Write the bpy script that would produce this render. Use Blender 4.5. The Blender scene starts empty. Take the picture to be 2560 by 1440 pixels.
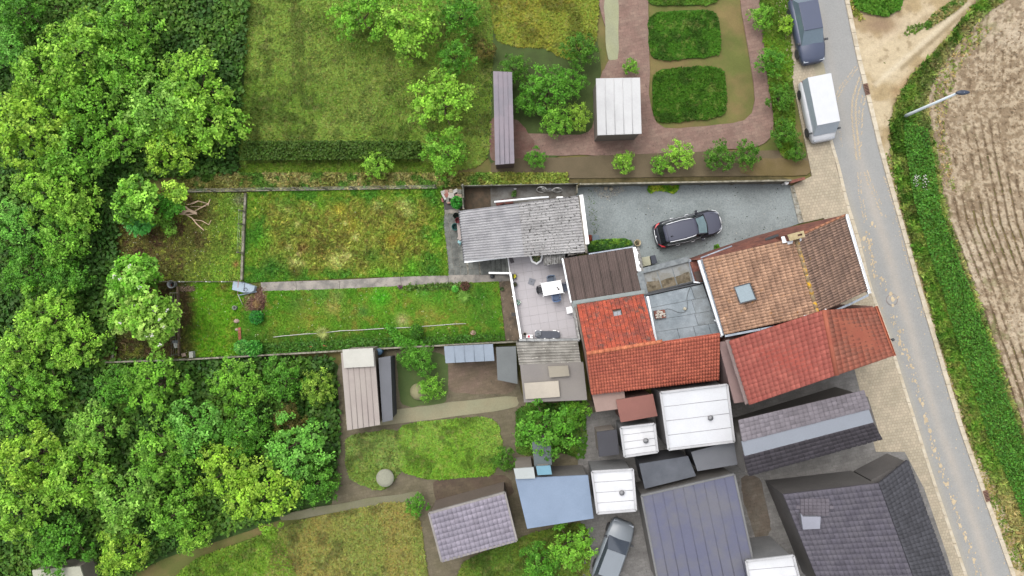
import bpy, math, random
import numpy as np
from mathutils import Vector, Matrix
random.seed(7); RNG = np.random.default_rng(7)
SC = bpy.context.scene
COL = SC.collection
# ------------------------------------------------------------------ camera, sky, sun, exposure
F, H = 1706.67, 47.4
cam = bpy.data.cameras.new('camera'); cam.sensor_width = 36; cam.lens = 24; cam.clip_end = 2000; cam.clip_start = 0.5
cob = bpy.data.objects.new('camera', cam); COL.objects.link(cob); cob.location = (0, 0, H); SC.camera = cob
SUN_EL, SUN_AZ = math.radians(62), math.radians(325)      # azimuth clockwise from north (+Y)
w = bpy.data.worlds.new('World'); SC.world = w; w.use_nodes = True
nt = w.node_tree; bg = nt.nodes['Background']
sky = nt.nodes.new('ShaderNodeTexSky'); sky.sky_type = 'NISHITA'; sky.sun_disc = False
sky.sun_elevation = SUN_EL; sky.sun_rotation = SUN_AZ; sky.dust_density = 4; sky.ozone_density = 1
hs = nt.nodes.new('ShaderNodeHueSaturation'); hs.inputs['Saturation'].default_value = 0.22
nt.links.new(sky.outputs[0], hs.inputs['Color']); nt.links.new(hs.outputs[0], bg.inputs['Color'])
bg.inputs['Strength'].default_value = 0.15
sl = bpy.data.lights.new('sun', 'SUN'); sl.energy = .6; sl.angle = math.radians(45); sl.color = (1, .96, .9)
so = bpy.data.objects.new('sun', sl); COL.objects.link(so)
sd = Vector((math.sin(SUN_AZ) * math.cos(SUN_EL), math.cos(SUN_AZ) * math.cos(SUN_EL), math.sin(SUN_EL)))
so.rotation_euler = sd.to_track_quat('Z', 'Y').to_euler(); so.location = (0, 0, 60)
SC.view_settings.view_transform = 'Standard'; SC.view_settings.look = 'None'
SC.view_settings.gamma = 1; SC.view_settings.use_curve_mapping = False
SC.view_settings.exposure = 1.13
SC.cycles.max_bounces = 6; SC.cycles.diffuse_bounces = 3; SC.cycles.transparent_max_bounces = 6

# ------------------------------------------------------------------ helpers
def W(px, py, z=0.0):
    k = (H - z) / F
    return Vector(((px - 1280) * k, (720 - py) * k, z))
KA = 0.50                                   # albedo of a surface that the photograph shows at full white
def A(c, k=1.0):
    r = []
    for v in c[:3]:
        v = v / 255.0
        v = v / 12.92 if v <= .04045 else ((v + .055) / 1.055) ** 2.4
        r.append(min(.9, v * KA * k))
    return tuple(r) + (1.0,)
def An(c, k=1.0):
    v = np.asarray(c, float) / 255.0
    v = np.where(v <= .04045, v / 12.92, ((v + .055) / 1.055) ** 2.4)
    return np.clip(v * KA * k, 0, .9)
_T = np.random.default_rng(3).random((256, 256))
def vn(x, y, s, seed=0):
    x = np.asarray(x, float) / s + seed * 17.31; y = np.asarray(y, float) / s + seed * 9.77
    xi = np.floor(x).astype(int); yi = np.floor(y).astype(int); fx = x - xi; fy = y - yi
    fx = fx * fx * (3 - 2 * fx); fy = fy * fy * (3 - 2 * fy)
    g = lambda a, b: _T[a % 256, b % 256]
    return (g(xi, yi) * (1 - fx) + g(xi + 1, yi) * fx) * (1 - fy) + (g(xi, yi + 1) * (1 - fx) + g(xi + 1, yi + 1) * fx) * fy
def fbm(x, y, s, seed=0, o=4):
    t = 0; a = 1; n = 0
    for i in range(o):
        t = t + a * vn(x, y, s / 2 ** i, seed + i); n += a; a *= .55
    return t / n
def ss(a, b, x):
    t = np.clip((x - a) / (b - a), 0, 1); return t * t * (3 - 2 * t)
def mixc(c1, c2, t):
    t = np.asarray(t)[:, None]; return np.asarray(c1, float) * (1 - t) + np.asarray(c2, float) * t
def inpoly(x, y, poly):
    x = np.asarray(x); y = np.asarray(y); ins = np.zeros(x.shape, bool); n = len(poly)
    for i in range(n):
        x1, y1 = poly[i]; x2, y2 = poly[(i + 1) % n]
        c = ((y1 > y) != (y2 > y)); 
        with np.errstate(divide='ignore', invalid='ignore'):
            xi = (x2 - x1) * (y - y1) / (y2 - y1 if y2 != y1 else 1e-9) + x1
        ins ^= c & (x < xi)
    return ins
def sample(poly, n):
    P = np.array(poly, float); lo = P.min(0); hi = P.max(0); out = np.zeros((0, 2))
    while len(out) < n:
        q = lo + RNG.random((max(1000, 2 * n), 2)) * (hi - lo); q = q[inpoly(q[:, 0], q[:, 1], poly)]
        out = np.vstack([out, q])
    return out[:n, 0], out[:n, 1]
def parea(poly):
    P = np.array(poly, float); x, y = P[:, 0], P[:, 1]
    return abs(np.dot(x, np.roll(y, -1)) - np.dot(y, np.roll(x, -1))) / 2 / 36 ** 2

# ---- materials
MATS = {}
def mat(name, col, rough=.85, var=.12, scale=3.0, bump=.0, bscale=30, col2=None, spots=None, metal=0, spec=.3,
        fine=.08, attr=False, objrand=0, coat=0, trans=0, brick=None, tint=False, band=None, mix=(.42, .62)):
    if name in MATS: return MATS[name]
    m = bpy.data.materials.new(name); m.use_nodes = True; t = m.node_tree; N = t.nodes; L = t.links
    b = N['Principled BSDF']; b.inputs['Roughness'].default_value = rough; b.inputs['Metallic'].default_value = metal
    b.inputs['Specular IOR Level'].default_value = spec; b.inputs['Coat Weight'].default_value = coat
    geo = N.new('ShaderNodeNewGeometry'); pos = geo.outputs['Position']
    def noise(s, d=4):
        n = N.new('ShaderNodeTexNoise'); n.inputs['Scale'].default_value = s; n.inputs['Detail'].default_value = d
        n.inputs['Roughness'].default_value = .62
        L.new(pos, n.inputs['Vector']); return n.outputs['Fac']
    def ramp(f, a, bb):
        r = N.new('ShaderNodeMapRange'); r.inputs['From Min'].default_value = a; r.inputs['From Max'].default_value = bb
        L.new(f, r.inputs['Value']); return r.outputs['Result']
    def mixn(f, c1, c2, mode='MIX'):
        x = N.new('ShaderNodeMix'); x.data_type = 'RGBA'; x.blend_type = mode
        for s, v in ((x.inputs[0], f), (x.inputs[6], c1), (x.inputs[7], c2)):
            if isinstance(v, bpy.types.NodeSocket): L.new(v, s)
            elif isinstance(v, (int, float)): s.default_value = v
            else: s.default_value = v
        return x.outputs[2]
    if attr:
        a = N.new('ShaderNodeAttribute'); a.attribute_name = 'Col'; cur = a.outputs['Color']
        if col: cur = mixn(1.0, cur, tuple(col), 'MULTIPLY')
    else: cur = mixn(0, tuple(col), tuple(col))
    if col2 is not None: cur = mixn(ramp(noise(scale), *mix), cur, tuple(col2))
    if tint:
        oi = N.new('ShaderNodeObjectInfo'); cur = mixn(1.0, cur, oi.outputs['Color'], 'MULTIPLY')
    for s in (spots or []):           # (colour, scale, lo, hi)
        cur = mixn(ramp(noise(s[1], 3), s[2], s[3]), cur, s[0])
    if brick:                          # (w, h, mortar colour, mortar size, angle deg)
        mp = N.new('ShaderNodeMapping'); mp.inputs['Rotation'].default_value[2] = math.radians(-brick[4])
        L.new(pos, mp.inputs['Vector']); br = N.new('ShaderNodeTexBrick')
        br.inputs['Scale'].default_value = 1; br.inputs['Brick Width'].default_value = brick[0]; br.inputs['Row Height'].default_value = brick[1]
        br.inputs['Mortar Size'].default_value = brick[3]; br.inputs['Mortar Smooth'].default_value = .3
        br.inputs['Color1'].default_value = (1, 1, 1, 1); br.inputs['Color2'].default_value = (.8, .8, .8, 1); br.inputs['Mortar'].default_value = brick[2]
        L.new(mp.outputs[0], br.inputs['Vector']); cur = mixn(1.0, cur, br.outputs['Color'], 'MULTIPLY')
    g = N.new('ShaderNodeHueSaturation'); L.new(cur, g.inputs['Color'])
    mr = N.new('ShaderNodeMapRange'); mr.inputs['From Min'].default_value = .25; mr.inputs['From Max'].default_value = .75
    mr.inputs['To Min'].default_value = 1 - var; mr.inputs['To Max'].default_value = 1 + var; L.new(noise(scale * .7 + .3, 5), mr.inputs['Value'])
    mf = N.new('ShaderNodeMapRange'); mf.inputs['From Min'].default_value = .3; mf.inputs['From Max'].default_value = .7
    mf.inputs['To Min'].default_value = 1 - fine; mf.inputs['To Max'].default_value = 1 + fine; L.new(noise(11, 6), mf.inputs['Value'])
    mu = N.new('ShaderNodeMath'); mu.operation = 'MULTIPLY'; L.new(mr.outputs[0], mu.inputs[0]); L.new(mf.outputs[0], mu.inputs[1]); val = mu.outputs[0]
    if objrand:
        oi = N.new('ShaderNodeObjectInfo'); mo = N.new('ShaderNodeMapRange'); mo.inputs['To Min'].default_value = 1 - objrand; mo.inputs['To Max'].default_value = 1 + objrand
        L.new(oi.outputs['Random'], mo.inputs['Value']); m2 = N.new('ShaderNodeMath'); m2.operation = 'MULTIPLY'; L.new(val, m2.inputs[0]); L.new(mo.outputs[0], m2.inputs[1]); val = m2.outputs[0]
    L.new(val, g.inputs['Value']); L.new(g.outputs[0], b.inputs['Base Color'])
    if bump:
        bn = N.new('ShaderNodeBump'); bn.inputs['Strength'].default_value = bump; bn.inputs['Distance'].default_value = .03
        L.new(noise(bscale, 5), bn.inputs['Height']); L.new(bn.outputs[0], b.inputs['Normal'])
    if trans:
        tr = N.new('ShaderNodeBsdfTranslucent'); L.new(g.outputs[0], tr.inputs['Color']); ms = N.new('ShaderNodeMixShader'); ms.inputs[0].default_value = trans
        out = N['Material Output']; L.new(b.outputs[0], ms.inputs[1]); L.new(tr.outputs[0], ms.inputs[2]); L.new(ms.outputs[0], out.inputs['Surface'])
    MATS[name] = m; return m

def C(c, k=1): return A(c, k)
WHITE = mat('white_paint', (.78, .78, .77, 1), .5, .05, 2, fine=.04)
CONC = mat('concrete', C((176, 170, 160)), .9, .2, 1.5, .4, 40, C((120, 112, 100)))
DKGREY = mat('dark_plastic', (.04, .042, .046, 1), .5)
LEAF = mat('leaf', None, .6, .05, attr=True, trans=.3, tint=True, fine=.03, spec=.25)
GRASS = mat('grass_blade', None, .75, .04, attr=True, trans=.2, fine=.05, spec=.15)
BARK = mat('bark', (.09, .065, .045, 1), .9, .2, 5, .5)
TWIG = mat('dry_twig', None, .85, .1, attr=True)
DULL = mat('coloured_dull', None, .85, .1, 2, .15, 40, attr=True)
FLAT = mat('dry_mud', None, .95, .08, 4, .3, 60, attr=True)

# ---- mesh builders
def setcol(me, Cv):
    a = me.color_attributes.new('Col', 'FLOAT_COLOR', 'POINT')
    c = np.ones((len(me.vertices), 4), np.float32); c[:, :3] = Cv; a.data.foreach_set('color', c.ravel())
def npmesh(name, V, Fc, Cv=None, smooth=False):
    V = np.asarray(V, np.float32); Fc = np.asarray(Fc, np.int32); k = Fc.shape[1]
    me = bpy.data.meshes.new(name); me.vertices.add(len(V)); me.vertices.foreach_set('co', V.ravel())
    me.loops.add(Fc.size); me.loops.foreach_set('vertex_index', Fc.ravel()); me.polygons.add(len(Fc))
    me.polygons.foreach_set('loop_start', np.arange(0, Fc.size, k, dtype=np.int32))
    me.polygons.foreach_set('use_smooth', np.full(len(Fc), smooth)); me.update(calc_edges=True)
    if Cv is not None: setcol(me, Cv)
    return me
def tag(o, label=None, cat=None, group=None, kind=None):
    if label: o['label'] = label
    if cat: o['category'] = cat
    if group: o['group'] = group
    if kind: o['kind'] = kind
    return o
def link(name, me, m, parent=None):
    o = bpy.data.objects.new(name, me); COL.objects.link(o)
    if m is not None and not me.materials:
        for x in (m if isinstance(m, (list, tuple)) else [m]): me.materials.append(x)
    if parent is not None: o.parent = parent
    return o
def wloc(o):
    l = Vector((0, 0, 0))
    while o is not None: l += o.location; o = o.parent
    return l
def thing(name, label, cat, loc, group=None, kind=None):
    o = bpy.data.objects.new(name, None); COL.objects.link(o); o.location = loc; o.empty_display_size = .2
    return tag(o, label, cat, group, kind)
def place(name, me, m, parent):
    """mesh in world coordinates -> child of parent"""
    o = link(name, me, m, parent)
    if parent is not None:
        l = wloc(parent); me.transform(Matrix.Translation(-l))
    return o
class MB:
    def __init__(s): s.v = []; s.f = []; s.c = []; s.sm = []; s.col = None
    def add(s, vs, fs, sm=False):
        b = len(s.v); s.v += [tuple(v) for v in vs]; s.f += [tuple(i + b for i in f) for f in fs]; s.sm += [sm] * len(fs)
        if s.col is not None: s.c += [s.col] * len(vs)
    def prism(s, poly, z0, z1, bottom=True):
        """poly: list of (x,y) ccw or cw"""
        a = sum(poly[i][0] * poly[(i + 1) % len(poly)][1] - poly[(i + 1) % len(poly)][0] * poly[i][1] for i in range(len(poly)))
        if a < 0: poly = poly[::-1]
        n = len(poly); z1 = z1 if isinstance(z1, (list, tuple)) else [z1] * n
        vs = [(p[0], p[1], z0) for p in poly] + [(p[0], p[1], z) for p, z in zip(poly, z1)]
        fs = [tuple(range(n, 2 * n))] + [(i, (i + 1) % n, n + (i + 1) % n, n + i) for i in range(n)]
        if bottom: fs.append(tuple(range(n))[::-1])
        s.add(vs, fs); return s
    def hull8(s, bot, top):
        vs = list(bot) + list(top); n = len(bot)
        s.add(vs, [tuple(range(n, 2 * n)), tuple(range(n))[::-1]] + [(i, (i + 1) % n, n + (i + 1) % n, n + i) for i in range(n)]); return s
    def slab(s, q, t):
        """quad q (ccw from above, 3D), thickness t downwards along the normal"""
        q = [Vector(p) for p in q]; n = (q[1] - q[0]).cross(q[3] - q[0]).normalized()
        if n.z < 0: q = q[::-1]; n = -n
        return s.hull8([p - n * t for p in q], q)
    def box(s, c, size, rz=0, R=None):
        x, y, z = [v / 2 for v in size]; M = R or Matrix.Rotation(rz, 3, 'Z'); c = Vector(c)
        P = [c + M @ Vector(p) for p in ((-x, -y, -z), (x, -y, -z), (x, y, -z), (-x, y, -z), (-x, -y, z), (x, -y, z), (x, y, z), (-x, y, z))]
        s.add(P, [(0, 3, 2, 1), (4, 5, 6, 7), (0, 1, 5, 4), (1, 2, 6, 5), (2, 3, 7, 6), (3, 0, 4, 7)]); return s
    def tube(s, path, r, n=6, cap=True, sm=True):
        P = [Vector(p) for p in path]; rr = r if isinstance(r, (list, tuple)) else [r] * len(P); vs = []; up = Vector((0, 0, 1))
        for i, p in enumerate(P):
            d = (P[min(i + 1, len(P) - 1)] - P[max(i - 1, 0)]).normalized()
            a = d.cross(up); a = d.cross(Vector((1, 0, 0))) if a.length < .1 else a; a.normalize(); b = a.cross(d)
            for k in range(n):
                t = 2 * math.pi * k / n; vs.append(p + (a * math.cos(t) + b * math.sin(t)) * rr[i])
        fs = [(i * n + k, i * n + (k + 1) % n, (i + 1) * n + (k + 1) % n, (i + 1) * n + k) for i in range(len(P) - 1) for k in range(n)]
        if cap: fs += [tuple(range(n))[::-1], tuple(range((len(P) - 1) * n, len(P) * n))]
        s.add(vs, fs, sm); return s
    def lathe(s, c, prof, n=20, cap=True):
        c = Vector(c); vs = [c + Vector((r * math.cos(2 * math.pi * k / n), r * math.sin(2 * math.pi * k / n), z)) for r, z in prof for k in range(n)]
        m = len(prof); fs = [(i * n + k, i * n + (k + 1) % n, (i + 1) * n + (k + 1) % n, (i + 1) * n + k) for i in range(m - 1) for k in range(n)]
        s.add(vs, fs, True)
        if cap: s.f.append(tuple(len(s.v) - n + k for k in range(n))); s.sm.append(False)
        return s
    def rock(s, c, r, sq=.6, seed=0):
        rd = random.Random(seed); c = Vector(c); vs = []; n = 7
        for j, (h, q) in enumerate(((-.6, .7), (-.1, 1), (.5, .8), (.9, .35))):
            for k in range(n):
                t = 2 * math.pi * (k + .3 * j) / n; rr = q * (.75 + .45 * rd.random())
                vs.append(c + Vector((r[0] * rr * math.cos(t), r[1] * rr * math.sin(t), r[2] * h)))
        fs = [(i * n + k, i * n + (k + 1) % n, (i + 1) * n + (k + 1) % n, (i + 1) * n + k) for i in range(3) for k in range(n)] + [tuple(range(3 * n, 4 * n))]
        s.add(vs, fs); return s
    def mesh(s, name):
        me = bpy.data.meshes.new(name); me.from_pydata(s.v, [], s.f); me.update()
        me.polygons.foreach_set('use_smooth', s.sm)
        if s.c: setcol(me, np.array(s.c)[:, :3])
        return me
    def build(s, name, m, parent=None, bevel=0):
        me = s.mesh(name); o = place(name, me, m, parent)
        if bevel:
            b = o.modifiers.new('b', 'BEVEL'); b.width = bevel; b.segments = 2; b.limit_method = 'ANGLE'
        return o
def pts(poly, z=0): return [tuple(W(x, y, z)[:2]) for x, y in poly]
def sheet(name, poly, z, m, label=None, z0=None, parent=None):
    mb = MB(); mb.prism(pts(poly, z), z - .05 if z0 is None else z0, z); o = mb.build(name, m, parent)
    if parent is None: tag(o, label, kind='structure')
    return o
# ---- leaves
def leaves(name, P, size, Cc, tilt=.7, elong=1.6, m=None, parent=None, up=None, rng=None):
    rng = rng or RNG; n = len(P); P = np.asarray(P, float)
    nr = rng.normal(size=(n, 3)) * tilt; nr += np.array([0, 0, 1.0]) if up is None else up
    nr /= np.linalg.norm(nr, axis=1)[:, None] + 1e-9
    t = np.cross(nr, rng.normal(size=(n, 3))); t /= np.linalg.norm(t, axis=1)[:, None] + 1e-9; b = np.cross(nr, t)
    s = np.asarray(size) * (np.ones(n)); s = s[:, None]
    V = np.stack([P - t * s * elong * .5, P + b * s * .5, P + t * s * elong * .5, P - b * s * .5], 1).reshape(-1, 3)
    Fc = np.arange(4 * n).reshape(n, 4); Cv = np.repeat(np.asarray(Cc), 4, axis=0)
    me = npmesh(name, V, Fc, Cv); return place(name, me, m or LEAF, parent)
def jit(c, n, lum=.18, hue=.08):
    l = 1 + RNG.normal(size=(n, 1)) * lum; h = 1 + RNG.normal(size=(n, 3)) * hue
    return np.clip(np.asarray(c) * l * h, .003, .9)
def turf(name, poly, dens, size, colfn, z=.03, hgt=.05, tilt=.9, kind='stuff', label=None, m=None, elong=2.2, lum=.14, K=1.75, holes=(), fuzz=0):
    n = int(parea(poly) * dens); x, y = sample(poly, n)
    if fuzz: x = x + RNG.normal(size=len(x)) * fuzz; y = y + RNG.normal(size=len(y)) * fuzz
    for h in holes:
        k = ~inpoly(x, y, h); x, y = x[k], y[k]
    n = len(x); tilt *= .62; c = jit(An(colfn(x, y), K), n, lum); zz = z + RNG.random(n) * hgt
    k = (H - zz) / F; P = np.stack([(x - 1280) * k, (720 - y) * k, zz], 1)
    o = leaves(name, P, size * (.6 + .8 * RNG.random(n)), c, tilt, elong, m or GRASS); tag(o, label, kind=kind); return o
print('A ok')
# ================================================================== GROUND, ROAD, FIELD
def strip_grid(rows, z, colfn=None, zfn=None, name='x', m=None, kind='structure'):
    """rows: list of lists of pixel points -> a lofted sheet"""
    V = []; nr = len(rows); nc = len(rows[0])
    R = np.array(rows, float); x = R[..., 0].ravel(); y = R[..., 1].ravel()
    zz = np.full(x.shape, z) + (zfn(x, y) if zfn else 0)
    k = (H - zz) / F; V = np.stack([(x - 1280) * k, (720 - y) * k, zz], 1)
    i = np.arange(nr * nc).reshape(nr, nc); Fc = np.stack([i[:-1, :-1], i[1:, :-1], i[1:, 1:], i[:-1, 1:]], -1).reshape(-1, 4)
    me = npmesh(name, V, Fc, colfn(x, y) if colfn else None, True)
    n = me.polygons[0].normal.z
    if n < 0: me.flip_normals()
    o = link(name, me, m); tag(o, kind=kind); return o
def interp(tab, y): return np.interp(y, [t[0] for t in tab], [t[1] for t in tab])
RL = [(-300, 1925), (0, 2004), (340, 2077), (420, 2100), (498, 2118), (585, 2145), (717, 2178), (771, 2197), (837, 2222), (1060, 2292), (1200, 2336), (1440, 2418), (1740, 2525)]
RR = [(-300, 2045), (0, 2114), (137, 2142), (211, 2160), (377, 2200), (472, 2226), (625, 2269), (717, 2294), (827, 2327), (985, 2374), (1077, 2402), (1218, 2452), (1440, 2531), (1740, 2640)]
VR = [(-300, 2800), (-100, 2640), (0, 2500), (60, 2430), (130, 2372), (200, 2330), (260, 2312), (340, 2330), (420, 2345), (500, 2354), (550, 2368), (640, 2400), (720, 2432), (780, 2452), (880, 2492), (960, 2515), (1040, 2542), (1100, 2562), (1200, 2596), (1440, 2690), (1740, 2810)]
VL = [(-300, 2800), (-100, 2560), (0, 2450), (60, 2400), (110, 2362), (160, 2308), (210, 2268), (270, 2236), (340, 2222), (400, 2228), (470, 2242), (560, 2264), (650, 2290), (760, 2322), (850, 2345), (930, 2374), (1010, 2400), (1100, 2424), (1180, 2470), (1240, 2498), (1320, 2528), (1440, 2570), (1740, 2680)]

g = MB(); g.add([(-400, -400, -.02), (400, -400, -.02), (400, 400, -.02), (-400, 400, -.02)], [(0, 1, 2, 3)])
tag(g.build('ground', mat('ground_far', C((112, 118, 60)), .95, .2, .3, .2, 8, C((138, 122, 78)))), kind='structure')

# road, with the pale dusty wheel band along it
ys = np.linspace(-300, 1740, 260); us = np.linspace(0, 1, 28)
rows = [[(interp(RL, y) * (1 - u) + interp(RR, y) * u, y) for u in us] for y in ys]
def roadcol(x, y):
    u = (x - interp(RL, y)) / (interp(RR, y) - interp(RL, y))
    c = mixc((174, 173, 170), (169, 170, 168), fbm(x, y, 90, 5))
    band = np.exp(-((u - .53 - .03 * np.sin(y / 90.)) / .13) ** 2) * ss(180, 560, y) + .4 * np.exp(-((u - .36) / .1) ** 2) * (1 - ss(250, 500, y))
    c = c + (np.array((195, 187, 176)) - c) * (band * (.55 + .45 * fbm(x, y, 40, 9)))[:, None]
    e = np.exp(-(u / .12) ** 2) * ss(380, 560, y); c = c + (np.array((196, 186, 165)) - c) * (.5 * e)[:, None]
    return An(c)
strip_grid(rows, .02, roadcol, None, 'road', mat('asphalt', None, .9, .05, 1.2, .25, 90, attr=True, fine=.1))
# soil strip between kerb and verge + sandy track entrance
soil = mat('sandy_soil', C((206, 186, 150)), .95, .16, 1.2, .6, 35, C((170, 146, 108)), fine=.16)
rows = [[(interp(RR, y) * (1 - u) + (interp(VL, y) + 22) * u, y) for u in np.linspace(0, 1, 60)] for y in np.linspace(-300, 1740, 900)]
def soilcol(x, y):
    c = mixc((216, 198, 164), (188, 166, 126), ss(.42, .66, fbm(x, y, 60, 21)))
    c = c + (np.array((150, 130, 100)) - c) * (ss(.6, .78, fbm(x, y, 14, 25)) * .5)[:, None]
    # wheel tracks of the dirt lane, running up to the right
    for (ax, ay, bx, by, wd, col, st) in ((2190, 210, 2420, 10, 8, (232, 218, 190), .7), (2255, 170, 2480, -30, 6, (140, 122, 92), .55), (2240, 230, 2400, 80, 12, (184, 150, 108), .5), (2165, 130, 2330, 20, 10, (226, 208, 176), .6)):
        t = np.clip(((x - ax) * (bx - ax) + (y - ay) * (by - ay)) / ((bx - ax) ** 2 + (by - ay) ** 2), 0, 1)
        d = np.hypot(x - ax - t * (bx - ax), y - ay - t * (by - ay)); c = c + (np.array(col) - c) * (st * np.exp(-(d / wd) ** 2))[:, None]
    g2 = np.exp(-((x - 2200) / 45) ** 2 - ((y - 62) / 22) ** 2); c = c + (np.array((158, 132, 108)) - c) * (.8 * g2)[:, None]
    return An(c)
def soilz(x, y): return (fbm(x, y, 22, 31) - .5) * .09 + (fbm(x, y, 5, 33) - .5) * .035
strip_grid(rows, .02, soilcol, soilz, 'dirt_track', mat('soil_vc', None, .95, .12, 5, .5, 40, attr=True, fine=.14))

# ploughed field: furrows and clods as relief
xs = np.arange(0, 520, 2.0); ys = np.arange(-160, 1640, 2.3)
rows = [[(interp(VR, y) - 14 + x, y) for x in xs] for y in ys]
fu = lambda x, y: (x - interp([(-300, 2330), (260, 2308), (560, 2368), (720, 2428), (880, 2486), (1040, 2540), (1740, 2800)], y) + 9 * (fbm(x, y, 160, 41) - .5))
def fieldz(x, y):
    u = fu(x, y); d_ = np.mod(u, 20.5) - 10.25; f = .8 - 2.6 * np.exp(-(d_ / 2.7) ** 2); am = .35 + .65 * ss(230, 420, y); am = am * (.3 + 1.3 * ss(.3, .65, fbm(x, y, 90, 44)))
    cl = fbm(x, y, 13, 47, 3); cl = np.abs(cl - .5) * 2
    c2 = fbm(x, y, 5, 51, 2)
    return .02 + am * .036 * f + .2 * (1 - cl) * .5 * (1.2 - .4 * am) + .12 * (c2 - .5) + .07 * (fbm(x, y, 40, 55) - .5)
def fieldcol(x, y):
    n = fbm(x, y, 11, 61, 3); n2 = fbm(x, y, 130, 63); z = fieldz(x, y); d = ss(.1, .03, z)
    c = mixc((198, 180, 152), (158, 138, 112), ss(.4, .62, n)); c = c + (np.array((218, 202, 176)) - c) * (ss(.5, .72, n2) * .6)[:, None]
    c = c + (np.array((112, 92, 70)) - c) * (d * .6)[:, None]  # shade of furrows and cracks painted in by depth
    grn = ss(.6, .75, fbm(x, y, 24, 66)) * np.exp(-np.clip(x - interp(VR, y) - 5, 0, None) / 40.) * .7
    c = c + (np.array((110, 120, 60)) - c) * grn[:, None]
    return An(c)
strip_grid(rows, 0.0, fieldcol, fieldz, 'ploughed_field', mat('ploughed_soil', None, .98, .1, 6, .6, 35, attr=True, fine=.15))
g = MB(); g.add([W(3050, -160, -.01), W(3050, 1640, -.01), W(9000, 3000, -.01), W(9000, -3000, -.01)], [(0, 1, 2, 3)])
tag(g.build('far_field', mat('far_soil', C((188, 164, 132)), .98, .2, .6, .5, 10, C((150, 124, 94)))), kind='structure')
# loose clods on the field surface
x, y = sample([(2330, 240), (2600, -20), (2620, 1460), (2570, 1100), (2440, 700), (2360, 480)], 4200); mb = MB()
zz = fieldz(x, y) + .01
for i in range(len(x)):
    c = mixc((206, 184, 154), (150, 126, 98), np.array([random.random()]))[0]; mb.col = tuple(An(c)); r = .02 + .055 * random.random() ** 2
    p = W(x[i], y[i], zz[i]); mb.rock(p, (r, r * .8, r * .7), seed=i)
tag(mb.build('soil_clods', FLAT), 'loose pale earth clods scattered over the ploughed field', kind='stuff')

# kerb stones of the field side: one long row of concrete gutter pieces
kc = mat('kerb_concrete', C((228, 216, 194)), .9, .1, 2, .3, 40, C((212, 198, 172)), objrand=.05)
kroot = thing('kerb', 'pale concrete kerb running along the field side of the road', 'kerb', W(2230, 500, 0))
yk = -60.0; i = 0
while yk < 1500:
    y2 = yk + 35.2; q = [(interp(RR, yk + .5) - 1, yk + .5), (interp(RR, y2 - .4) - 1, y2 - .4), (interp(RR, y2 - .4) + 10, y2 - .4), (interp(RR, yk + .5) + 10, yk + .5)]
    mb = MB(); mb.prism(pts(q, .1), -.05, .085 + .012 * random.random()); mb.build('kerbstone', kc, kroot); yk = y2
pv = thing('kerb', 'pale kerbstones edging the pavement beside the brown tiled house', 'kerb', W(2110, 480, 0))
yk = 232.0
while yk < 1440:
    y2 = yk + 35.2; q = [(interp(RL, yk + .5) + 1, yk + .5), (interp(RL, y2 - .4) + 1, y2 - .4), (interp(RL, y2 - .4) - 7, y2 - .4), (interp(RL, yk + .5) - 7, yk + .5)]
    mb = MB(); mb.prism(pts(q, .1), -.05, .115 + .012 * random.random()); mb.build('kerbstone', kc, pv); yk = y2

# pavement of beige pavers
pvm = mat('beige_pavers', C((204, 192, 168)), .9, .08, 1.0, .2, 60, C((210, 196, 172)), brick=(.2, .2, (.66, .62, .56, 1), .012, 8))
sheet('pavement', [(1930, -40), (interp(RL, -40) - 6, -40), (interp(RL, 120) - 6, 120), (interp(RL, 340) - 6, 340), (interp(RL, 498) - 6, 498), (interp(RL, 585) - 6, 585), (2171, 717), (2190, 771), (2215, 837), (2285, 1060), (2329, 1200), (2411, 1440), (2440, 1530), (2200, 1530), (2130, 1000), (2100, 860), (2100, 700), (2060, 545), (2010, 556), (1984, 462), (2030, 440), (1990, 240)], .11, pvm, z0=-.05)
for q in [[(1975, 466), (1990, 461), (1993, 480), (1979, 482)], [(1979, 483), (1993.5, 481), (1999, 510), (1986, 513)], [(1986, 514), (1999, 511), (2004, 534), (1992, 537)], [(1992, 538), (2004, 535), (2010, 556), (1997, 559)]]:
    sheet('threshold_slab', q, .10, mat('threshold', C((186, 184, 172)), .9, .2, 4, .3, 30, C((140, 134, 118)), objrand=.12))

# mud on the road: tyre prints and splats
mud = MB(); mc = (224, 202, 166)
def bar(px, py, L, wd, ang):
    mud.col = tuple(An(np.array(mc) * (.93 + .1 * random.random()))); c, s = math.cos(ang), math.sin(ang); z = .027 + .004 * random.random(); P = []
    n = 5
    for k in range(n):
        t = k / (n - 1) - .5; P.append((px + c * L * t + s * L * .18 * (t * t), py + s * L * t - c * L * .18 * t * t, wd * (1 - 3 * t * t) * (.6 + .6 * random.random()) / 2))
    vs = [W(x - s * q, y + c * q, z) for x, y, q in P] + [W(x + s * q, y - c * q, z) for x, y, q in P]
    for k in range(n - 1): pass
    b = len(vs) // 2
    mud.add(vs, [(k, k + 1, b + k + 1, b + k) for k in range(n - 1)])
def track(path, wd, step, keep, size=1):
    P = np.array(path, float); seg = np.hypot(*np.diff(P, axis=0).T); cum = np.r_[0, np.cumsum(seg)]
    for d in np.arange(0, cum[-1], step):
        x = np.interp(d, cum, P[:, 0]); y = np.interp(d, cum, P[:, 1]); x2 = np.interp(d + 2, cum, P[:, 0]); y2 = np.interp(d + 2, cum, P[:, 1])
        a = math.atan2(y2 - y, x2 - x); nx, ny = -math.sin(a), math.cos(a)
        for sgn in (-1, 1):
            if random.random() < keep: bar(x + nx * sgn * wd * .27 + random.gauss(0, .6), y + ny * sgn * wd * .27 + random.gauss(0, .6), wd * .5 * size * (.6 + .5 * random.random()), 1.9 * size, a + sgn * 2.45 + random.gauss(0, .15))
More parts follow.
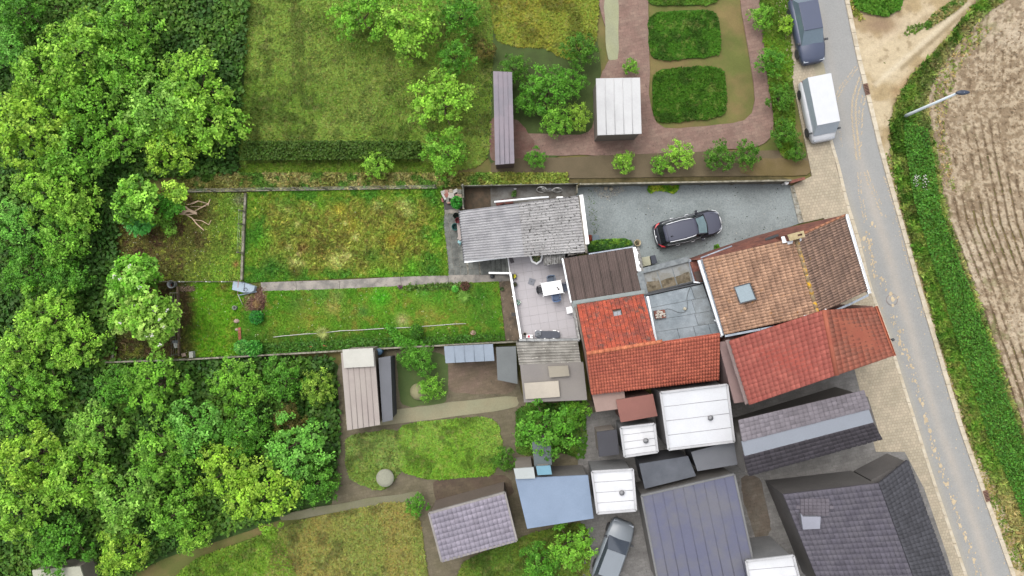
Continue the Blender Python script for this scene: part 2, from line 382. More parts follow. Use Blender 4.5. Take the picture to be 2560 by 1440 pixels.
track([(2142, 168), (2126, 190), (2108, 212), (2094, 238), (2082, 262), (2080, 280)], 13, 4.2, .85)
track([(2154, 192), (2144, 222), (2136, 250), (2134, 285), (2138, 330), (2143, 362), (2146, 400)], 17, 3.0, .95)
track([(2160, 240), (2152, 280), (2150, 330), (2148, 370)], 16, 3.2, .55)
track([(2165, 430), (2176, 462), (2190, 490), (2202, 520), (2212, 545)], 15, 4.0, .6)
track([(2148, 430), (2150, 480), (2158, 520), (2164, 560)], 12, 3.4, .55)
track([(2216, 445), (2226, 480), (2238, 520), (2250, 570), (2262, 620), (2272, 660)], 12, 3.6, .55)
for (px, py) in ((2100, 330), (2101, 345)): track([(px, py), (px + 3, py + 20)], 7, 4, .7, .7)
tag(mud.build('tyre_prints', FLAT), 'herringbone tyre prints of dried mud on the road', kind='stuff')
spl = MB()
def splat(px, py, r):
    n = 9; spl.col = tuple(An(np.array((222, 202, 168)) * (.92 + .12 * random.random()))); z = .026 + .008 * random.random(); a0 = random.random() * 6
    vs = [W(px, py, z + .012)] + [W(px + r * (.6 + .6 * random.random()) * math.cos(a0 + k * 6.283 / n) * .8, py + r * (.6 + .6 * random.random()) * math.sin(a0 + k * 6.283 / n) * 1.1, z) for k in range(n)]
    spl.add(vs, [(0, 1 + (k + 1) % n, 1 + k) for k in range(n)])
SP = [(2134, 580), (2148, 600), (2160, 596), (2172, 602), (2180, 640), (2186, 690), (2206, 700), (2226, 735), (2232, 747), (2232, 763), (2234, 792), (2250, 829), (2249, 858), (2261, 874), (2277, 914), (2288, 953), (2300, 998), (2307, 1010), (2315, 1051), (2325, 1078), (2337, 1126), (2352, 1165), (2369, 1210), (2385, 1255), (2400, 1313), (2414, 1345), (2435, 1400), (2450, 1450)]
D = np.array(SP, float); cum = np.r_[0, np.cumsum(np.hypot(*np.diff(D, axis=0).T))]
for d in np.arange(0, cum[-1], 1.35):
    x = np.interp(d, cum, D[:, 0]); y = np.interp(d, cum, D[:, 1]); sp = 8 if y < 1000 else 6
    if fbm(np.array([x]), np.array([y]), 26, 71)[0] > .4 - .1 * (y > 1050): splat(x + random.gauss(0, sp * .8), y + random.gauss(0, 3), .6 + 3.2 * random.random() ** 3)
for (x, y) in SP[1:]: splat(x, y, 4 + 2.5 * random.random())
for (x, y, r) in [(2126, 556, 3), (2134, 570, 2), (2164, 540, 2.5), (2180, 558, 5), (2176, 566, 2), (2188, 566, 3), (2158, 620, 2), (2166, 580, 4), (2173, 585, 3), (2178, 600, 4), (2206, 770, 3), (2310, 772, 5), (2304, 780, 3), (2246, 1070, 3), (2390, 1120, 2), (2444, 1226, 4), (2446, 1270, 3)]: splat(x, y, r)
for i in range(260):
    y = random.uniform(420, 1440); u = 1 - abs(random.gauss(0, .09)); splat(interp(RL, y) * (1 - u) + interp(RR, y) * u, y, .5 + 1.6 * random.random() ** 2)
for i in range(300):
    y = random.uniform(560, 1440); u = random.uniform(.05, .95); splat(interp(RL, y) * (1 - u) + interp(RR, y) * u, y, .35 + .6 * random.random() ** 2)
tag(spl.build('mud_splats', FLAT), 'splats of dried pale mud along the road edge', kind='stuff')

# drain grates in the gutter, manhole cover
iron = mat('cast_iron', C((146, 112, 96)), .8, .2, 8, .2, 50); dark = mat('dark_void', (.008, .008, .008, 1), 1)
for cx, cy, lab in ((2166.5, 223, 'rusty drain grate in the gutter beside the sandy track entrance'), (2466.5, 1240, 'rusty drain grate in the gutter near the lower right corner')):
    t = thing('drain_grate', lab, 'drain grate', W(cx, cy, .09), 'drain grates set in the gutter'); a = math.radians(-75) ; R = Matrix.Rotation(math.radians(14 if cy < 600 else 19), 3, 'Z')
    c = W(cx, cy, .1)
    mb = MB(); mb.box(c - Vector((0, 0, .012)), (.28, .74, .02), R=R); mb.build('pit', dark, t)
    mb = MB()
    for s in (-1, 1): mb.box(c + R @ Vector((s * .14, 0, .01)), (.035, .78, .04), R=R); mb.box(c + R @ Vector((0, s * .38, .01)), (.25, .035, .038), R=R)
    mb.build('frame', iron, t)
    for k in range(7): mb = MB(); mb.box(c + R @ Vector((0, -.315 + k * .105, .008)), (.25, .052, .03), R=R); mb.build('bar', iron, t)
t = thing('manhole_cover', 'round dusty manhole cover in the road beside the mud splats', 'manhole cover', W(2230, 750, .02))
mb = MB(); mb.lathe(W(2230, 750, .02), [(.36, 0), (.36, .006), (.3, .008)], 24); mb.build('lid', mat('dusty_iron', C((178, 176, 172)), .9, .1, 6), t)
mb = MB(); mb.lathe(W(2230, 750, .02), [(.4, 0), (.4, .007), (.385, .007)], 24, cap=False); mb.build('rim', iron, t)

# ------------------------------------------------------------------ verge
vp = [(float(interp(VL, y)) + (9 if y > 330 else 3), y) for y in range(-60, 1500, 40)] + [(float(interp(VR, y)) - 3, y) for y in range(1480, -61, -40)]
sheet('verge', vp, .05, mat('verge_soil', C((92, 104, 44)), .95, .2, 2, .5, 20, C((70, 84, 34))), z0=-.04)
def vergecol(x, y):
    u = (x - interp(VL, y)) / (interp(VR, y) - interp(VL, y)); n = fbm(x, y, 40, 81); n2 = fbm(x, y, 12, 83)
    c = mixc((80, 124, 36), (116, 148, 56), ss(.35, .65, n2)); c = c + (np.array((140, 140, 76)) - c) * (ss(.5, .68, fbm(x, y, 24, 86)) * .55)[:, None]; c = c * (1 - .25 * ss(.5, .66, fbm(x, y, 33, 87)))[:, None]; c = c + (np.array((96, 110, 62)) - c) * (ss(.3, .9, u) * .6 * ss(.35, .6, n))[:, None]
    c = c + (np.array((164, 156, 96)) - c) * (ss(.62, .8, n) * .4 + (.75 * ss(.8, 1.05, u) + .5 * ss(.12, 0, u)) * ss(.3, .6, n2))[:, None]
    c = c + (np.array((150, 140, 96)) - c) * (.75 * ss(300, 120, y) * ss(.35, .75, fbm(x, y, 30, 88)) * ss(.1, .5, u))[:, None]
    c = c + (np.array((176, 160, 104)) - c) * (.8 * ss(1150, 1260, y) * ss(.55, .2, u))[:, None]
    return c
turf('verge_grass', vp, 950, .16, vergecol, .05, .22, 1.5, fuzz=3.5, label='tall uneven grass and weeds on the verge between kerb and field', elong=3.0, lum=.22)
turf('verge_weeds', [(float(interp(VL, y)) + (float(interp(VR, y)) - float(interp(VL, y))) * .35, y) for y in range(300, 1500, 40)] + [(float(interp(VR, y)) - 6, y) for y in range(1480, 299, -40)], 500, .09, lambda x, y: mixc((64, 112, 36), (96, 150, 50), fbm(x, y, 14, 92)), .15, .4, 1.1, label='leafy green weeds standing in the verge', m=LEAF, elong=1.4, lum=.25)
# sparse grass creeping onto soil, patches in the track
turf('track_grass', [(2130, -20), (2262, -20), (2250, 22), (2215, 40), (2175, 32), (2142, 20)], 800, .13, lambda x, y: mixc((64, 118, 30), (104, 142, 52), fbm(x, y, 20, 95)), .05, .18, 1.4, label='clump of green grass at the top of the dirt track')
turf('track_grass', [(2310, 62), (2335, 32), (2370, 8), (2410, -16), (2420, 0), (2380, 34), (2345, 56), (2318, 74)], 500, .11, lambda x, y: mixc((84, 120, 46), (150, 142, 90), ss(.4, .6, fbm(x, y, 9, 96))), .04, .08, 1.4, label='strip of weeds between the two wheel tracks')
turf('track_grass', [(2255, 92), (2270, 64), (2305, 56), (2316, 64), (2290, 84)], 160, .1, lambda x, y: mixc((84, 120, 46), (110, 130, 60), fbm(x, y, 9, 97)), .04, .08, 1.4, label='scattered weed tufts on the pale track')
turf('edge_grass', [(float(interp(RR, y)) + 12, y) for y in range(380, 1460, 40)] + [(float(interp(VL, y)) + 8, y) for y in range(1440, 379, -40)], 160, .09, lambda x, y: mixc((150, 140, 80), (100, 124, 50), ss(.4, .6, fbm(x, y, 12, 98))), .03, .06, 1.5, label='thin straggly grass along the sandy kerb edge')
turf('edge_grass', [(2124, 0), (2138, 0), (2150, 30), (2162, 48), (2150, 52), (2134, 40)], 350, .09, lambda x, y: mixc((176, 160, 90), (130, 140, 60), ss(.4, .6, fbm(x, y, 12, 99))), .04, .06, 1.5, label='yellowed grass between kerb and track')
turf('field_weeds', [(2330, 190), (2440, 60), (2480, 70), (2400, 170), (2360, 300), (2390, 480), (2360, 470), (2340, 330)], 110, .09, lambda x, y: mixc((120, 136, 62), (170, 150, 100), ss(.4, .6, fbm(x, y, 9, 96))), .08, .06, 1.4, label='thin weeds on the near edge of the field')
# umbel flowers in the verge
fl = MB(); 
for i in range(46):
    px, py = random.gauss(2292, 4) + random.choice((0, 0, 22)), random.gauss(446, 6) + random.choice((0, 0, 18)); fl.lathe(W(px, py, .55 + .15 * random.random()), [(.0, .0), (.028 + .02 * random.random(), .012), (.0, .02)], 6, cap=False)
tag(fl.build('white_flowers', mat('white_petal', C((240, 238, 225)), .8)), 'tiny white wild flowers standing in the verge', kind='stuff')

# ------------------------------------------------------------------ street lamp
base = W(2258, 292, .05); t = thing('street_lamp', 'tall grey street lamp with dark head standing in the verge', 'street lamp', base)
zt = 5.85; steel = mat('galvanised', C((206, 216, 222), 1.5), .45, .04, 3); hd = W(2396, 232, zt)
mb = MB(); mb.tube([base, (base.x, base.y, .9), (base.x, base.y, zt)], [.12, .105, .07], 12); mb.build('pole', steel, t)
mb = MB(); mb.tube([(base.x, base.y, .02), (base.x, base.y, .09)], [.16, .15], 12); mb.build('base_collar', steel, t)
top = Vector((base.x, base.y, zt)); e = Vector((1, .02, 0)).normalized(); s = Vector((-.02, 1, 0))
mb = MB(); n = 14; vs = []
for j, (zz, k) in enumerate(((0, .8), (.03, 1), (.09, .95), (.13, .6))):
    for i in range(n):
        a = 2 * math.pi * i / n; x = math.cos(a); y = math.sin(a); wd = .155 * (1 - .35 * max(0, x) ** 2); vs.append(top + e * (.27 + .43 * x * (1 if k > .7 else .9)) * 1 + s * (y * wd * k) + Vector((0, 0, zz)))
mb.add(vs, [(j * n + i, j * n + (i + 1) % n, (j + 1) * n + (i + 1) % n, (j + 1) * n + i) for j in range(3) for i in range(n)] + [tuple(range(3 * n, 4 * n)), tuple(range(n))[::-1]], True)
hm = mat('lamp_grey', C((70, 80, 98)), .45, .05, 3); ho = mb.build('lamp_head', hm, t)
mb = MB(); mb.box(top + e * .3 + Vector((0, 0, .135)), (.3, .17, .03)); mb.build('cover', hm, ho)
mb = MB(); mb.box(top + e * .3 + Vector((0, 0, .153)), (.05, .012, .012)); mb.build('clip', steel, ho)
mb = MB(); mb.box(top + e * .2 + Vector((0, 0, -.012)), (.42, .17, .02)); mb.build('diffuser', mat('lamp_glass', (.5, .5, .48, 1), .2), ho)
# ================================================================== GARDENS (sharp middle strip)
dirt = mat('garden_dirt', C((112, 100, 66)), .95, .2, 2, .6, 25, C((88, 82, 50)), fine=.16)
gg = mat('lawn_base', C((130, 140, 60)), .95, .2, 1.2, .6, 22, C((100, 124, 46)), fine=.16)
GA = [(282, 470), (450, 478), (608, 484), (606, 702), (400, 706), (280, 720)]          # orchard plot, upper left
GB = [(280, 720), (400, 707), (604, 704), (604, 726), (600, 888), (280, 900)]          # plot with fence below it
GC = [(618, 478), (1106, 470), (1110, 535), (1108, 560), (1118, 640), (1121, 688), (900, 693), (640, 705), (610, 706)]
GD = [(604, 716), (655, 728), (860, 722), (1246, 704), (1252, 760), (1262, 850), (900, 872), (690, 884), (600, 890)]
for n, p, m in (('garden_soil', GA, dirt), ('garden_soil', GB, dirt), ('lawn', GC, gg), ('lawn', GD, gg)): sheet(n, p, .03, m, z0=-.05)
def gaus(x, y, L, c):
    for (px, py, r, col, s) in L:
        w = s * np.exp(-((x - px) ** 2 + (y - py) ** 2) / r ** 2); c = c + (np.array(col, float) - c) * w[:, None]
    return c
Y, DG, BG, PL, BR = (184, 174, 66), (54, 112, 34), (96, 166, 40), (204, 204, 130), (104, 84, 44)
def colC(x, y):
    n = fbm(x, y, 60, 101); n2 = fbm(x, y, 14, 105); n3 = fbm(x, y, 7, 107)
    d = np.minimum(np.minimum(x - 622, 1108 - x) / 75., np.minimum(y - 480, 700 - y) / 40.)
    c = mixc((108, 146, 42), (130, 142, 56), ss(.1, .9, d + .6 * (n - .5)))
    c = c + (np.array((104, 96, 48)) - c) * (ss(.5, .7, n2) * ss(0, 1.0, d) * .65)[:, None]
    c = c + (np.array((176, 172, 82)) - c) * (ss(.52, .7, n3) * .5)[:, None]
    c = c + (np.array((80, 130, 40)) - c) * (ss(.5, .65, fbm(x, y, 34, 109)) * (1 - .75 * ss(.3, 1, d)))[:, None]
    c = gaus(x, y, [(680, 672, 30, DG, .85), (930, 640, 20, DG, .5), (955, 690, 26, BG, .7), (1030, 665, 24, BG, .8), (1080, 675, 26, DG, .8), (1085, 500, 20, DG, .7), (1090, 600, 20, BG, .6), (800, 510, 16, BG, .6), (945, 515, 14, PL, .5), (850, 520, 18, Y, .8), (880, 560, 22, Y, .5),
              (864, 558, 6, PL, .9), (889, 594, 8, PL, 1), (745, 560, 8, PL, .8), (720, 618, 7, PL, .9), (746, 635, 6, PL, .9), (735, 655, 12, PL, .7), (755, 658, 9, PL, .7), (785, 512, 6, PL, .7), (720, 525, 9, PL, .5), (700, 516, 9, (150, 176, 80), .8), (1010, 510, 16, PL, .6), (1020, 530, 14, PL, .5), (840, 650, 22, PL, .6), (870, 640, 12, PL, .6), (640, 560, 14, DG, .6), (660, 600, 22, BG, .5),
              (800, 625, 18, BR, .6), (760, 620, 14, (130, 92, 60), .6), (860, 590, 16, BR, .4), (1000, 560, 18, BR, .4), (980, 600, 20, (180, 140, 50), .5), (740, 680, 16, BR, .6), (1000, 585, 14, Y, .5), (710, 610, 10, BR, .5)], c)
    return c
def colD(x, y):
    n = fbm(x, y, 70, 121); n2 = fbm(x, y, 14, 125)
    c = mixc((88, 142, 36), (122, 158, 50), ss(.3, .7, n)); c = c + (np.array((150, 140, 62)) - c) * (ss(.5, .68, n2) * .6)[:, None]
    c = c + (np.array((60, 102, 34)) - c) * (ss(810, 850, y + .05 * (900 - x) * 0) * .55)[:, None]
    c = gaus(x, y, [(952, 745, 30, (88, 172, 42), .95), (1060, 728, 22, (84, 156, 56), .7), (1105, 738, 24, (84, 152, 44), .7), (800, 733, 24, (92, 146, 62), .6), (845, 738, 18, (130, 156, 84), .7), (830, 768, 22, (176, 168, 96), .75), (745, 760, 26, (70, 124, 50), .6), (907, 778, 14, (80, 140, 72), .6),
              (760, 790, 36, (150, 152, 66), .5), (880, 790, 30, (150, 150, 70), .5), (1005, 800, 16, (200, 186, 140), .8), (1070, 790, 26, (156, 156, 76), .6), (1200, 735, 34, (64, 122, 40), .7), (1215, 790, 30, (72, 126, 44), .6), (1150, 770, 24, (130, 150, 66), .5), (640, 800, 40, (80, 134, 44), .5), (700, 800, 30, (120, 150, 48), .5)], c)
    return c
def colA(x, y):
    n = fbm(x, y, 40, 131); n2 = fbm(x, y, 9, 135); t = ss(430, 590, x + 40 * (n - .5)) + .35 * ss(620, 690, y) * ss(380, 480, x)
    c = mixc((112, 108, 58), (120, 154, 54), np.clip(t * 1.0, 0, 1)); c = c + (np.array((96, 78, 54)) - c) * (ss(.5, .7, fbm(x, y, 22, 137)) * (1 - .8 * np.clip(t, 0, 1)))[:, None]
    c = c + (np.array((158, 176, 70)) - c) * (ss(.6, .72, n2) * .8)[:, None]
    c = gaus(x, y, [(600, 500, 18, (126, 122, 110), .7), (590, 660, 8, (176, 124, 84), .8), (500, 540, 26, (96, 84, 50), .7), (480, 620, 30, (90, 96, 46), .4)], c); return c
def colB(x, y):
    n2 = fbm(x, y, 9, 145); t = ss(455, 500, x)
    c = mixc((88, 90, 48), (104, 158, 36), t); c = c + (np.array((150, 164, 60)) - c) * (ss(.56, .72, n2) * .6)[:, None]
    c = c + (np.array((84, 70, 46)) - c) * (ss(.5, .66, fbm(x, y, 20, 147)) * (1 - .8 * t))[:, None]
    c = gaus(x, y, [(560, 718, 12, (120, 92, 56), .7), (540, 770, 30, (112, 166, 44), .6), (470, 790, 14, (96, 84, 50), .5), (470, 870, 20, (110, 100, 56), .5)], c); return c
turf('lawn_grass', GC, 2000, .065, colC, .04, .06, 1.2, label='dry patchy rough grass of the upper middle garden', lum=.2)
turf('lawn_tufts', [(630, 486), (1100, 478), (1112, 684), (640, 696)], 160, .1, colC, .07, .08, 1.3, label='coarse taller tufts in the dry rough grass', elong=2.6, lum=.22)
turf('lawn_grass', GD, 1700, .07, colD, .04, .05, 1.2, label='green lawn of the lower middle garden below the path', lum=.15, holes=[[(604, 716), (655, 728), (665, 740), (662, 775), (612, 778)]])
turf('orchard_grass', GA, 1000, .085, colA, .04, .05, 1.2, label='thin grass and bare soil under the upper left trees', lum=.3)
turf('plot_grass', GB, 1100, .085, colB, .04, .05, 1.2, label='green grass of the small fenced plot at lower left', lum=.18)
turf('bank_plants', [(640, 858), (900, 850), (1250, 838), (1262, 848), (900, 868), (690, 880), (604, 888), (606, 866)], 420, .1, lambda x, y: mixc((56, 96, 34), (92, 140, 48), fbm(x, y, 10, 151)), .05, .16, 1.2, label='dense weeds along the foot of the lower boundary wall', lum=.25, fuzz=3, m=LEAF, elong=1.5)
turf('bank_plants', [(960, 812), (985, 820), (1010, 850), (1060, 852), (1040, 862), (990, 862), (985, 845)], 1100, .1, lambda x, y: mixc((96, 160, 44), (70, 130, 36), fbm(x, y, 10, 152)), .15, .25, 1.1, label='bright creeping weeds below the white hose', lum=.2, fuzz=3, m=LEAF, elong=1.4)
turf('bank_plants', [(1010, 716), (1080, 712), (1160, 708), (1180, 712), (1170, 722), (1080, 722), (1012, 724)], 600, .1, lambda x, y: mixc((70, 112, 40), (110, 130, 60), fbm(x, y, 10, 153)), .05, .2, 1.2, label='low plants spilling over the lower edge of the path', lum=.3, fuzz=3, m=LEAF, elong=1.5)
# daisies
fd = MB()
for poly, n in ((GC, 60), (GD, 130), (GA, 160), (GB, 110)):
    x, y = sample(poly, n)
    for i in range(n): r = .016 + .014 * random.random(); p = W(x[i], y[i], .11); fd.add([p + Vector((r * math.cos(a), r * math.sin(a), 0)) for a in (0, 1.26, 2.5, 3.77, 5.03)], [(0, 1, 2, 3, 4)])
tag(fd.build('daisies', mat('daisy', C((235, 235, 205)), .8)), 'tiny white daisies dotted through the garden grass', kind='stuff')

# strip of rough ground north of the fences
SN = [(455, 432), (1450, 432), (1950, 440), (1985, 452), (1960, 455), (1450, 458), (1160, 462), (1100, 470), (460, 478)]
sheet('rough_strip', SN, .02, dirt, z0=-.05)
def colN(x, y):
    n = fbm(x, y, 26, 161); c = mixc((116, 116, 58), (150, 146, 88), ss(.35, .6, n)); c = c + (np.array((76, 116, 40)) - c) * (ss(.5, .6, fbm(x, y, 30, 163)) * .9)[:, None]
    c = c + (np.array((150, 160, 70)) - c) * (ss(1180, 1260, x) * .7)[:, None]
    return c
turf('strip_weeds', [(455, 432), (1420, 432), (1420, 459), (1160, 462), (1100, 469), (460, 477)], 800, .1, colN, .04, .22, 1.3, label='dry and green weeds growing along the outside of the fence', lum=.28)

# ------------------------------------------------------------------ paving
slabm = mat('grey_slab', C((136, 138, 132)), .9, .14, 2.2, .3, 50, C((108, 110, 106)), spots=[(C((200, 200, 192)), 9, .66, .76), (C((84, 86, 82)), 5, .62, .75)], objrand=.14)
pathm = mat('path_concrete', C((178, 170, 160)), .92, .14, 1.4, .3, 45, C((140, 136, 130)), spots=[(C((214, 208, 200)), 14, .68, .76), (C((112, 104, 98)), 3.5, .6, .78)], objrand=.07)
def quadgrid(cs, nu, nv, gap):
    """corners TL,TR,BR,BL in pixels; yields inner quads"""
    TL, TR, BR, BL = [np.array(c, float) for c in cs]
    f = lambda u, v: (TL * (1 - u) + TR * u) * (1 - v) + (BL * (1 - u) + BR * u) * v
    for j in range(nv):
        for i in range(nu):
            g1 = gap / np.linalg.norm(TR - TL); g2 = gap / np.linalg.norm(BL - TL)
            yield i, j, [f(i / nu + g1, j / nv + g2), f((i + 1) / nu - g1, j / nv + g2), f((i + 1) / nu - g1, (j + 1) / nv - g2), f(i / nu + g1, (j + 1) / nv - g2)]
bed = mat('joint_sand', C((176, 172, 160)), .95, .2, 8, .3, 40, C((120, 116, 104)))
pb = thing('slab_patio', 'weathered grey slab patio at the left end of the corrugated shed', 'patio', W(1140, 610, .05))
mb = MB(); mb.prism(pts([(1105, 535), (1148, 532), (1164, 650), (1196, 652), (1196, 688), (1121, 690), (1108, 560)]), -.03, .035); mb.build('bed', bed, pb)
for a in (((1105, 536), (1119, 535), (1137, 689), (1121, 690), 10, 1), ((1119, 535), (1136, 534), (1152, 688), (1137, 689), 7, 1), ((1136, 545), (1148, 543), (1170, 687), (1152, 688), 8, 1)):
    for i, j, q in quadgrid(a[:4], a[5], a[4], .45): mb = MB(); mb.prism(pts(q), .0, .055 + .008 * random.random()); mb.build('slab', slabm, pb)
for a in (((1170, 655), (1196, 653), (1199, 687), (1172, 688), 2, 2),):
    for i, j, q in quadgrid(a[:4], a[5], a[4], .45): mb = MB(); mb.prism(pts(q), .0, .055 + .008 * random.random()); mb.build('slab', slabm, pb)
mb = MB(); mb.prism(pts([(1108, 508), (1146, 500), (1150, 531), (1112, 534)]), .0, .05); tag(mb.build('slab_patio_corner', pathm), kind='structure')
sheet('slab_base', [(1150, 640), (1285, 636), (1290, 704), (1160, 706)], .032, bed, z0=-.05)
# steps up to the terrace
st = thing('garden_steps', 'grey slab steps rising from the patio to the white terrace', 'steps', W(1235, 668, 0))
for k, (x0, x1, z) in enumerate(((1199, 1226, .2), (1226, 1238, .36), (1238, 1252, .52), (1252, 1262, .70), (1262, 1272, .86))):
    q = [(x0 + 0.5, 650 - (x0 - 1199) * .1), (x1, 650 - (x1 - 1199) * .1), (x1 + 3, 686 - (x1 - 1199) * .03), (x0 + 3.5, 687 - (x0 - 1199) * .03)]
    mb = MB(); mb.prism(pts(q, z), 0, z); mb.build('step', slabm, st, .01)
# path
pa = thing('garden_path', 'long pale concrete path between the two middle lawns', 'path', W(950, 705, 0))
top = [(652, 706), (740, 703), (848, 700), (1001, 692), (1120, 688), (1190, 687), (1272, 683)]; bot = [(655, 728), (742, 726), (850, 722), (1004, 715), (1122, 710), (1190, 706), (1274, 702)]
for i in range(len(top) - 1): mb = MB(); mb.prism(pts([(top[i][0] + .5, top[i][1]), (top[i + 1][0] - .3, top[i + 1][1]), (bot[i + 1][0] - .3, bot[i + 1][1]), (bot[i][0] + .5, bot[i][1])]), -.02, .075 + .006 * (i % 2)); mb.build('slab', pathm, pa)
sheet('side_yard', [(1248, 704), (1278, 702), (1306, 850), (1264, 852)], .07, mat('brown_concrete', C((128, 112, 94)), .9, .2, 1.6, .3, 40, C((92, 82, 70)), spots=[(C((164, 150, 130)), 4, .6, .7)]), z0=-.05)
t = thing('gully_grate', 'small dark square gully grate in the brown concrete strip', 'drain grate', W(1284, 786, .07))
mb = MB(); mb.box(W(1284, 786, .078), (.3, .26, .02)); mb.build('plate', mat('gully', C((84, 82, 80)), .8), t)
for k in range(4): mb = MB(); mb.box(W(1284, 786, .09) + Vector((0, -.09 + .06 * k, 0)), (.26, .02, .012)); mb.build('bar', DKGREY, t)

# driveway and yard
dm = mat('driveway_cobbles', C((160, 169, 169)), .9, .1, .5, .5, 55, C((146, 154, 154)), spots=[(C((194, 198, 196)), 22, .68, .8), (C((122, 128, 124)), 26, .68, .8), (C((156, 158, 146)), 2.2, .66, .8)], fine=.22)
sheet('driveway', [(1440, 466), (1955, 459), (1977, 464), (2000, 558), (1745, 645), (1720, 665), (1590, 690), (1470, 640), (1440, 520)], .03, dm, z0=-.05)
yd = mat('yard_asphalt', C((124, 123, 119), 1.2), .95, .15, 1.2, .4, 50, C((100, 95, 88), 1.2), spots=[(C((160, 162, 156)), 20, .68, .76)])
sheet('yard', [(1160, 466), (1441, 462), (1441, 520), (1300, 560), (1160, 560)], .03, yd, z0=-.05)
sheet('yard_soil', [(1158, 467), (1226, 466), (1228, 540), (1158, 545)], .045, mat('yard_soil', C((104, 88, 72)), .95, .2, 2, .5, 30, C((84, 76, 62))), z0=0)
x, y = sample([(1480, 470), (1560, 468), (1565, 480), (1520, 500), (1500, 498)], 380); gm = MB()
for i in range(380): gm.col = tuple(An(np.array((210, 200, 182)) * (.7 + .4 * random.random()))); r = .012 + .02 * random.random(); gm.rock(W(x[i], y[i] - abs(random.gauss(0, 4)), .035), (r, r, r * .6), seed=i)
tag(gm.build('gravel', DULL), 'spill of pale gravel on the driveway by the fence', kind='stuff')
x, y = sample([(1470, 470), (1950, 464), (1995, 552), (1740, 640), (1620, 640), (1600, 600), (1470, 590)], 260); gm = MB()
for i in range(260): gm.col = tuple(An(random.choice(((190, 190, 184), (64, 74, 50), (70, 66, 58))))); r = .012 + .028 * random.random() ** 2; gm.rock(W(x[i], y[i], .035), (r * 1.2, r, r * .4), seed=i)
tag(gm.build('litter', DULL), 'specks of dead leaves and grit scattered over the driveway', kind='stuff')
turf('moss', [(1470, 470), (1480, 470), (1500, 560), (1486, 590), (1474, 560)], 60, .05, lambda x, y: mixc((80, 96, 58), (90, 100, 70), x * 0), .035, .01, .5, label='faint moss specks in the driveway joints')
for p, lab, c1 in (([(1622, 462), (1696, 461), (1694, 476), (1684, 484), (1660, 476), (1640, 476), (1628, 482), (1620, 478)], 'patch of yellow green grass at the driveway fence', (176, 186, 62)), ([(1786, 614), (1796, 612), (1799, 624), (1788, 626)], 'small green weed clump on the driveway beside the house', (80, 116, 50)), ([(1282, 478), (1290, 478), (1288, 490), (1280, 490)], 'weed tuft in the dark yard', (86, 116, 60))):
    turf('grass_patch', p, 1500, .1, lambda x, y: mixc((96, 142, 34), c1, ss(.35, .6, fbm(x, y, 12, 171))), .04, .14, 1.4, label=lab, lum=.2)

# ------------------------------------------------------------------ fences
fconc = mat('fence_concrete', C((170, 164, 148)), .92, .2, 2.5, .4, 40, C((124, 120, 100)), objrand=.1)
fgrey = mat('weathered_panel', C((150, 150, 138)), .92, .2, 2.5, .4, 40, C((112, 112, 96)), objrand=.08)
def post(px, py, h, root, r=.05, m=fconc):
    mb = MB(); p = W(px, py, 0); mb.add([(p.x + a * k, p.y + b * k, z) for z, k in ((0, r), (h, r * .8)) for a, b in ((-1, -1), (1, -1), (1, 1), (-1, 1))], [(0, 1, 5, 4), (1, 2, 6, 5), (2, 3, 7, 6), (3, 0, 4, 7), (4, 5, 6, 7)]); return mb.build('post', m, root)
def rail(name, a, b, z, r, root, m, n=4): mb = MB(); mb.tube([W(a[0], a[1], 0) + Vector((0, 0, z)), W(b[0], b[1], 0) + Vector((0, 0, z))], r, n); return mb.build(name, m, root)
wire = mat('wire', (.32, .33, .3, 1), .6, metal=.3)
# long post and board fence north of the gardens
f1 = thing('post_fence', 'long concrete post fence with wires along the top of the rough lawn', 'fence', W(860, 478, 0))
px = [455, 540, 600, 681, 748, 820, 888, 957, 1022, 1092]; fy = lambda x: 481 - (x - 455) * .016
for x in px: post(x, fy(x), 1.5, f1, .045)
for i in range(len(px) - 1):
    mb = MB(); q = [(px[i] + 1, fy(px[i]) - 1), (px[i + 1] - 1, fy(px[i + 1]) - 1), (px[i + 1] - 1, fy(px[i + 1]) + .8), (px[i] + 1, fy(px[i]) + .8)]; mb.prism(pts(q), 0, .25); mb.build('gravel_board', fconc, f1)
    for z in (.65, 1.05, 1.46): rail('wire', (px[i], fy(px[i])), (px[i + 1], fy(px[i + 1])), z, .014 if z > 1.4 else .008, f1, fconc if z > 1.4 else wire)
# concrete wall fence north of yard and driveway
f2 = thing('panel_fence', 'low weathered concrete panel fence along the top of the driveway', 'fence', W(1700, 463, 0))
px = [1447, 1527, 1603, 1678, 1753, 1828, 1904, 1958]; fy = lambda x: 467 - (x - 1447) * .018
for x in px: post(x, fy(x), 1.3, f2, .075)
for i in range(len(px) - 1):
    mb = MB(); q = [(px[i] + 2, fy(px[i]) - .8), (px[i + 1] - 2, fy(px[i + 1]) - .8), (px[i + 1] - 2, fy(px[i + 1]) + .8), (px[i] + 2, fy(px[i]) + .8)]
    for k in range(3): mb = MB(); mb.prism(pts(q), .02 + .4 * k, .40 + .4 * k); mb.build('panel', fgrey, f2)
    mb = MB(); mb.prism(pts([(q[0][0], q[0][1] - 1.1), (q[1][0], q[1][1] - 1.1), (q[2][0], q[2][1] + 1.1), (q[3][0], q[3][1] + 1.1)]), 1.205, 1.25); mb.build('coping', fconc, f2)
f3 = thing('yard_fence', 'dark low concrete fence along the top of the small asphalt yard', 'fence', W(1300, 466, 0))
px = [1157, 1230, 1302, 1374, 1445]; fy = lambda x: 469 - (x - 1157) * .02
for x in px[:-1]: post(x, fy(x), 1.0, f3, .07, fgrey)
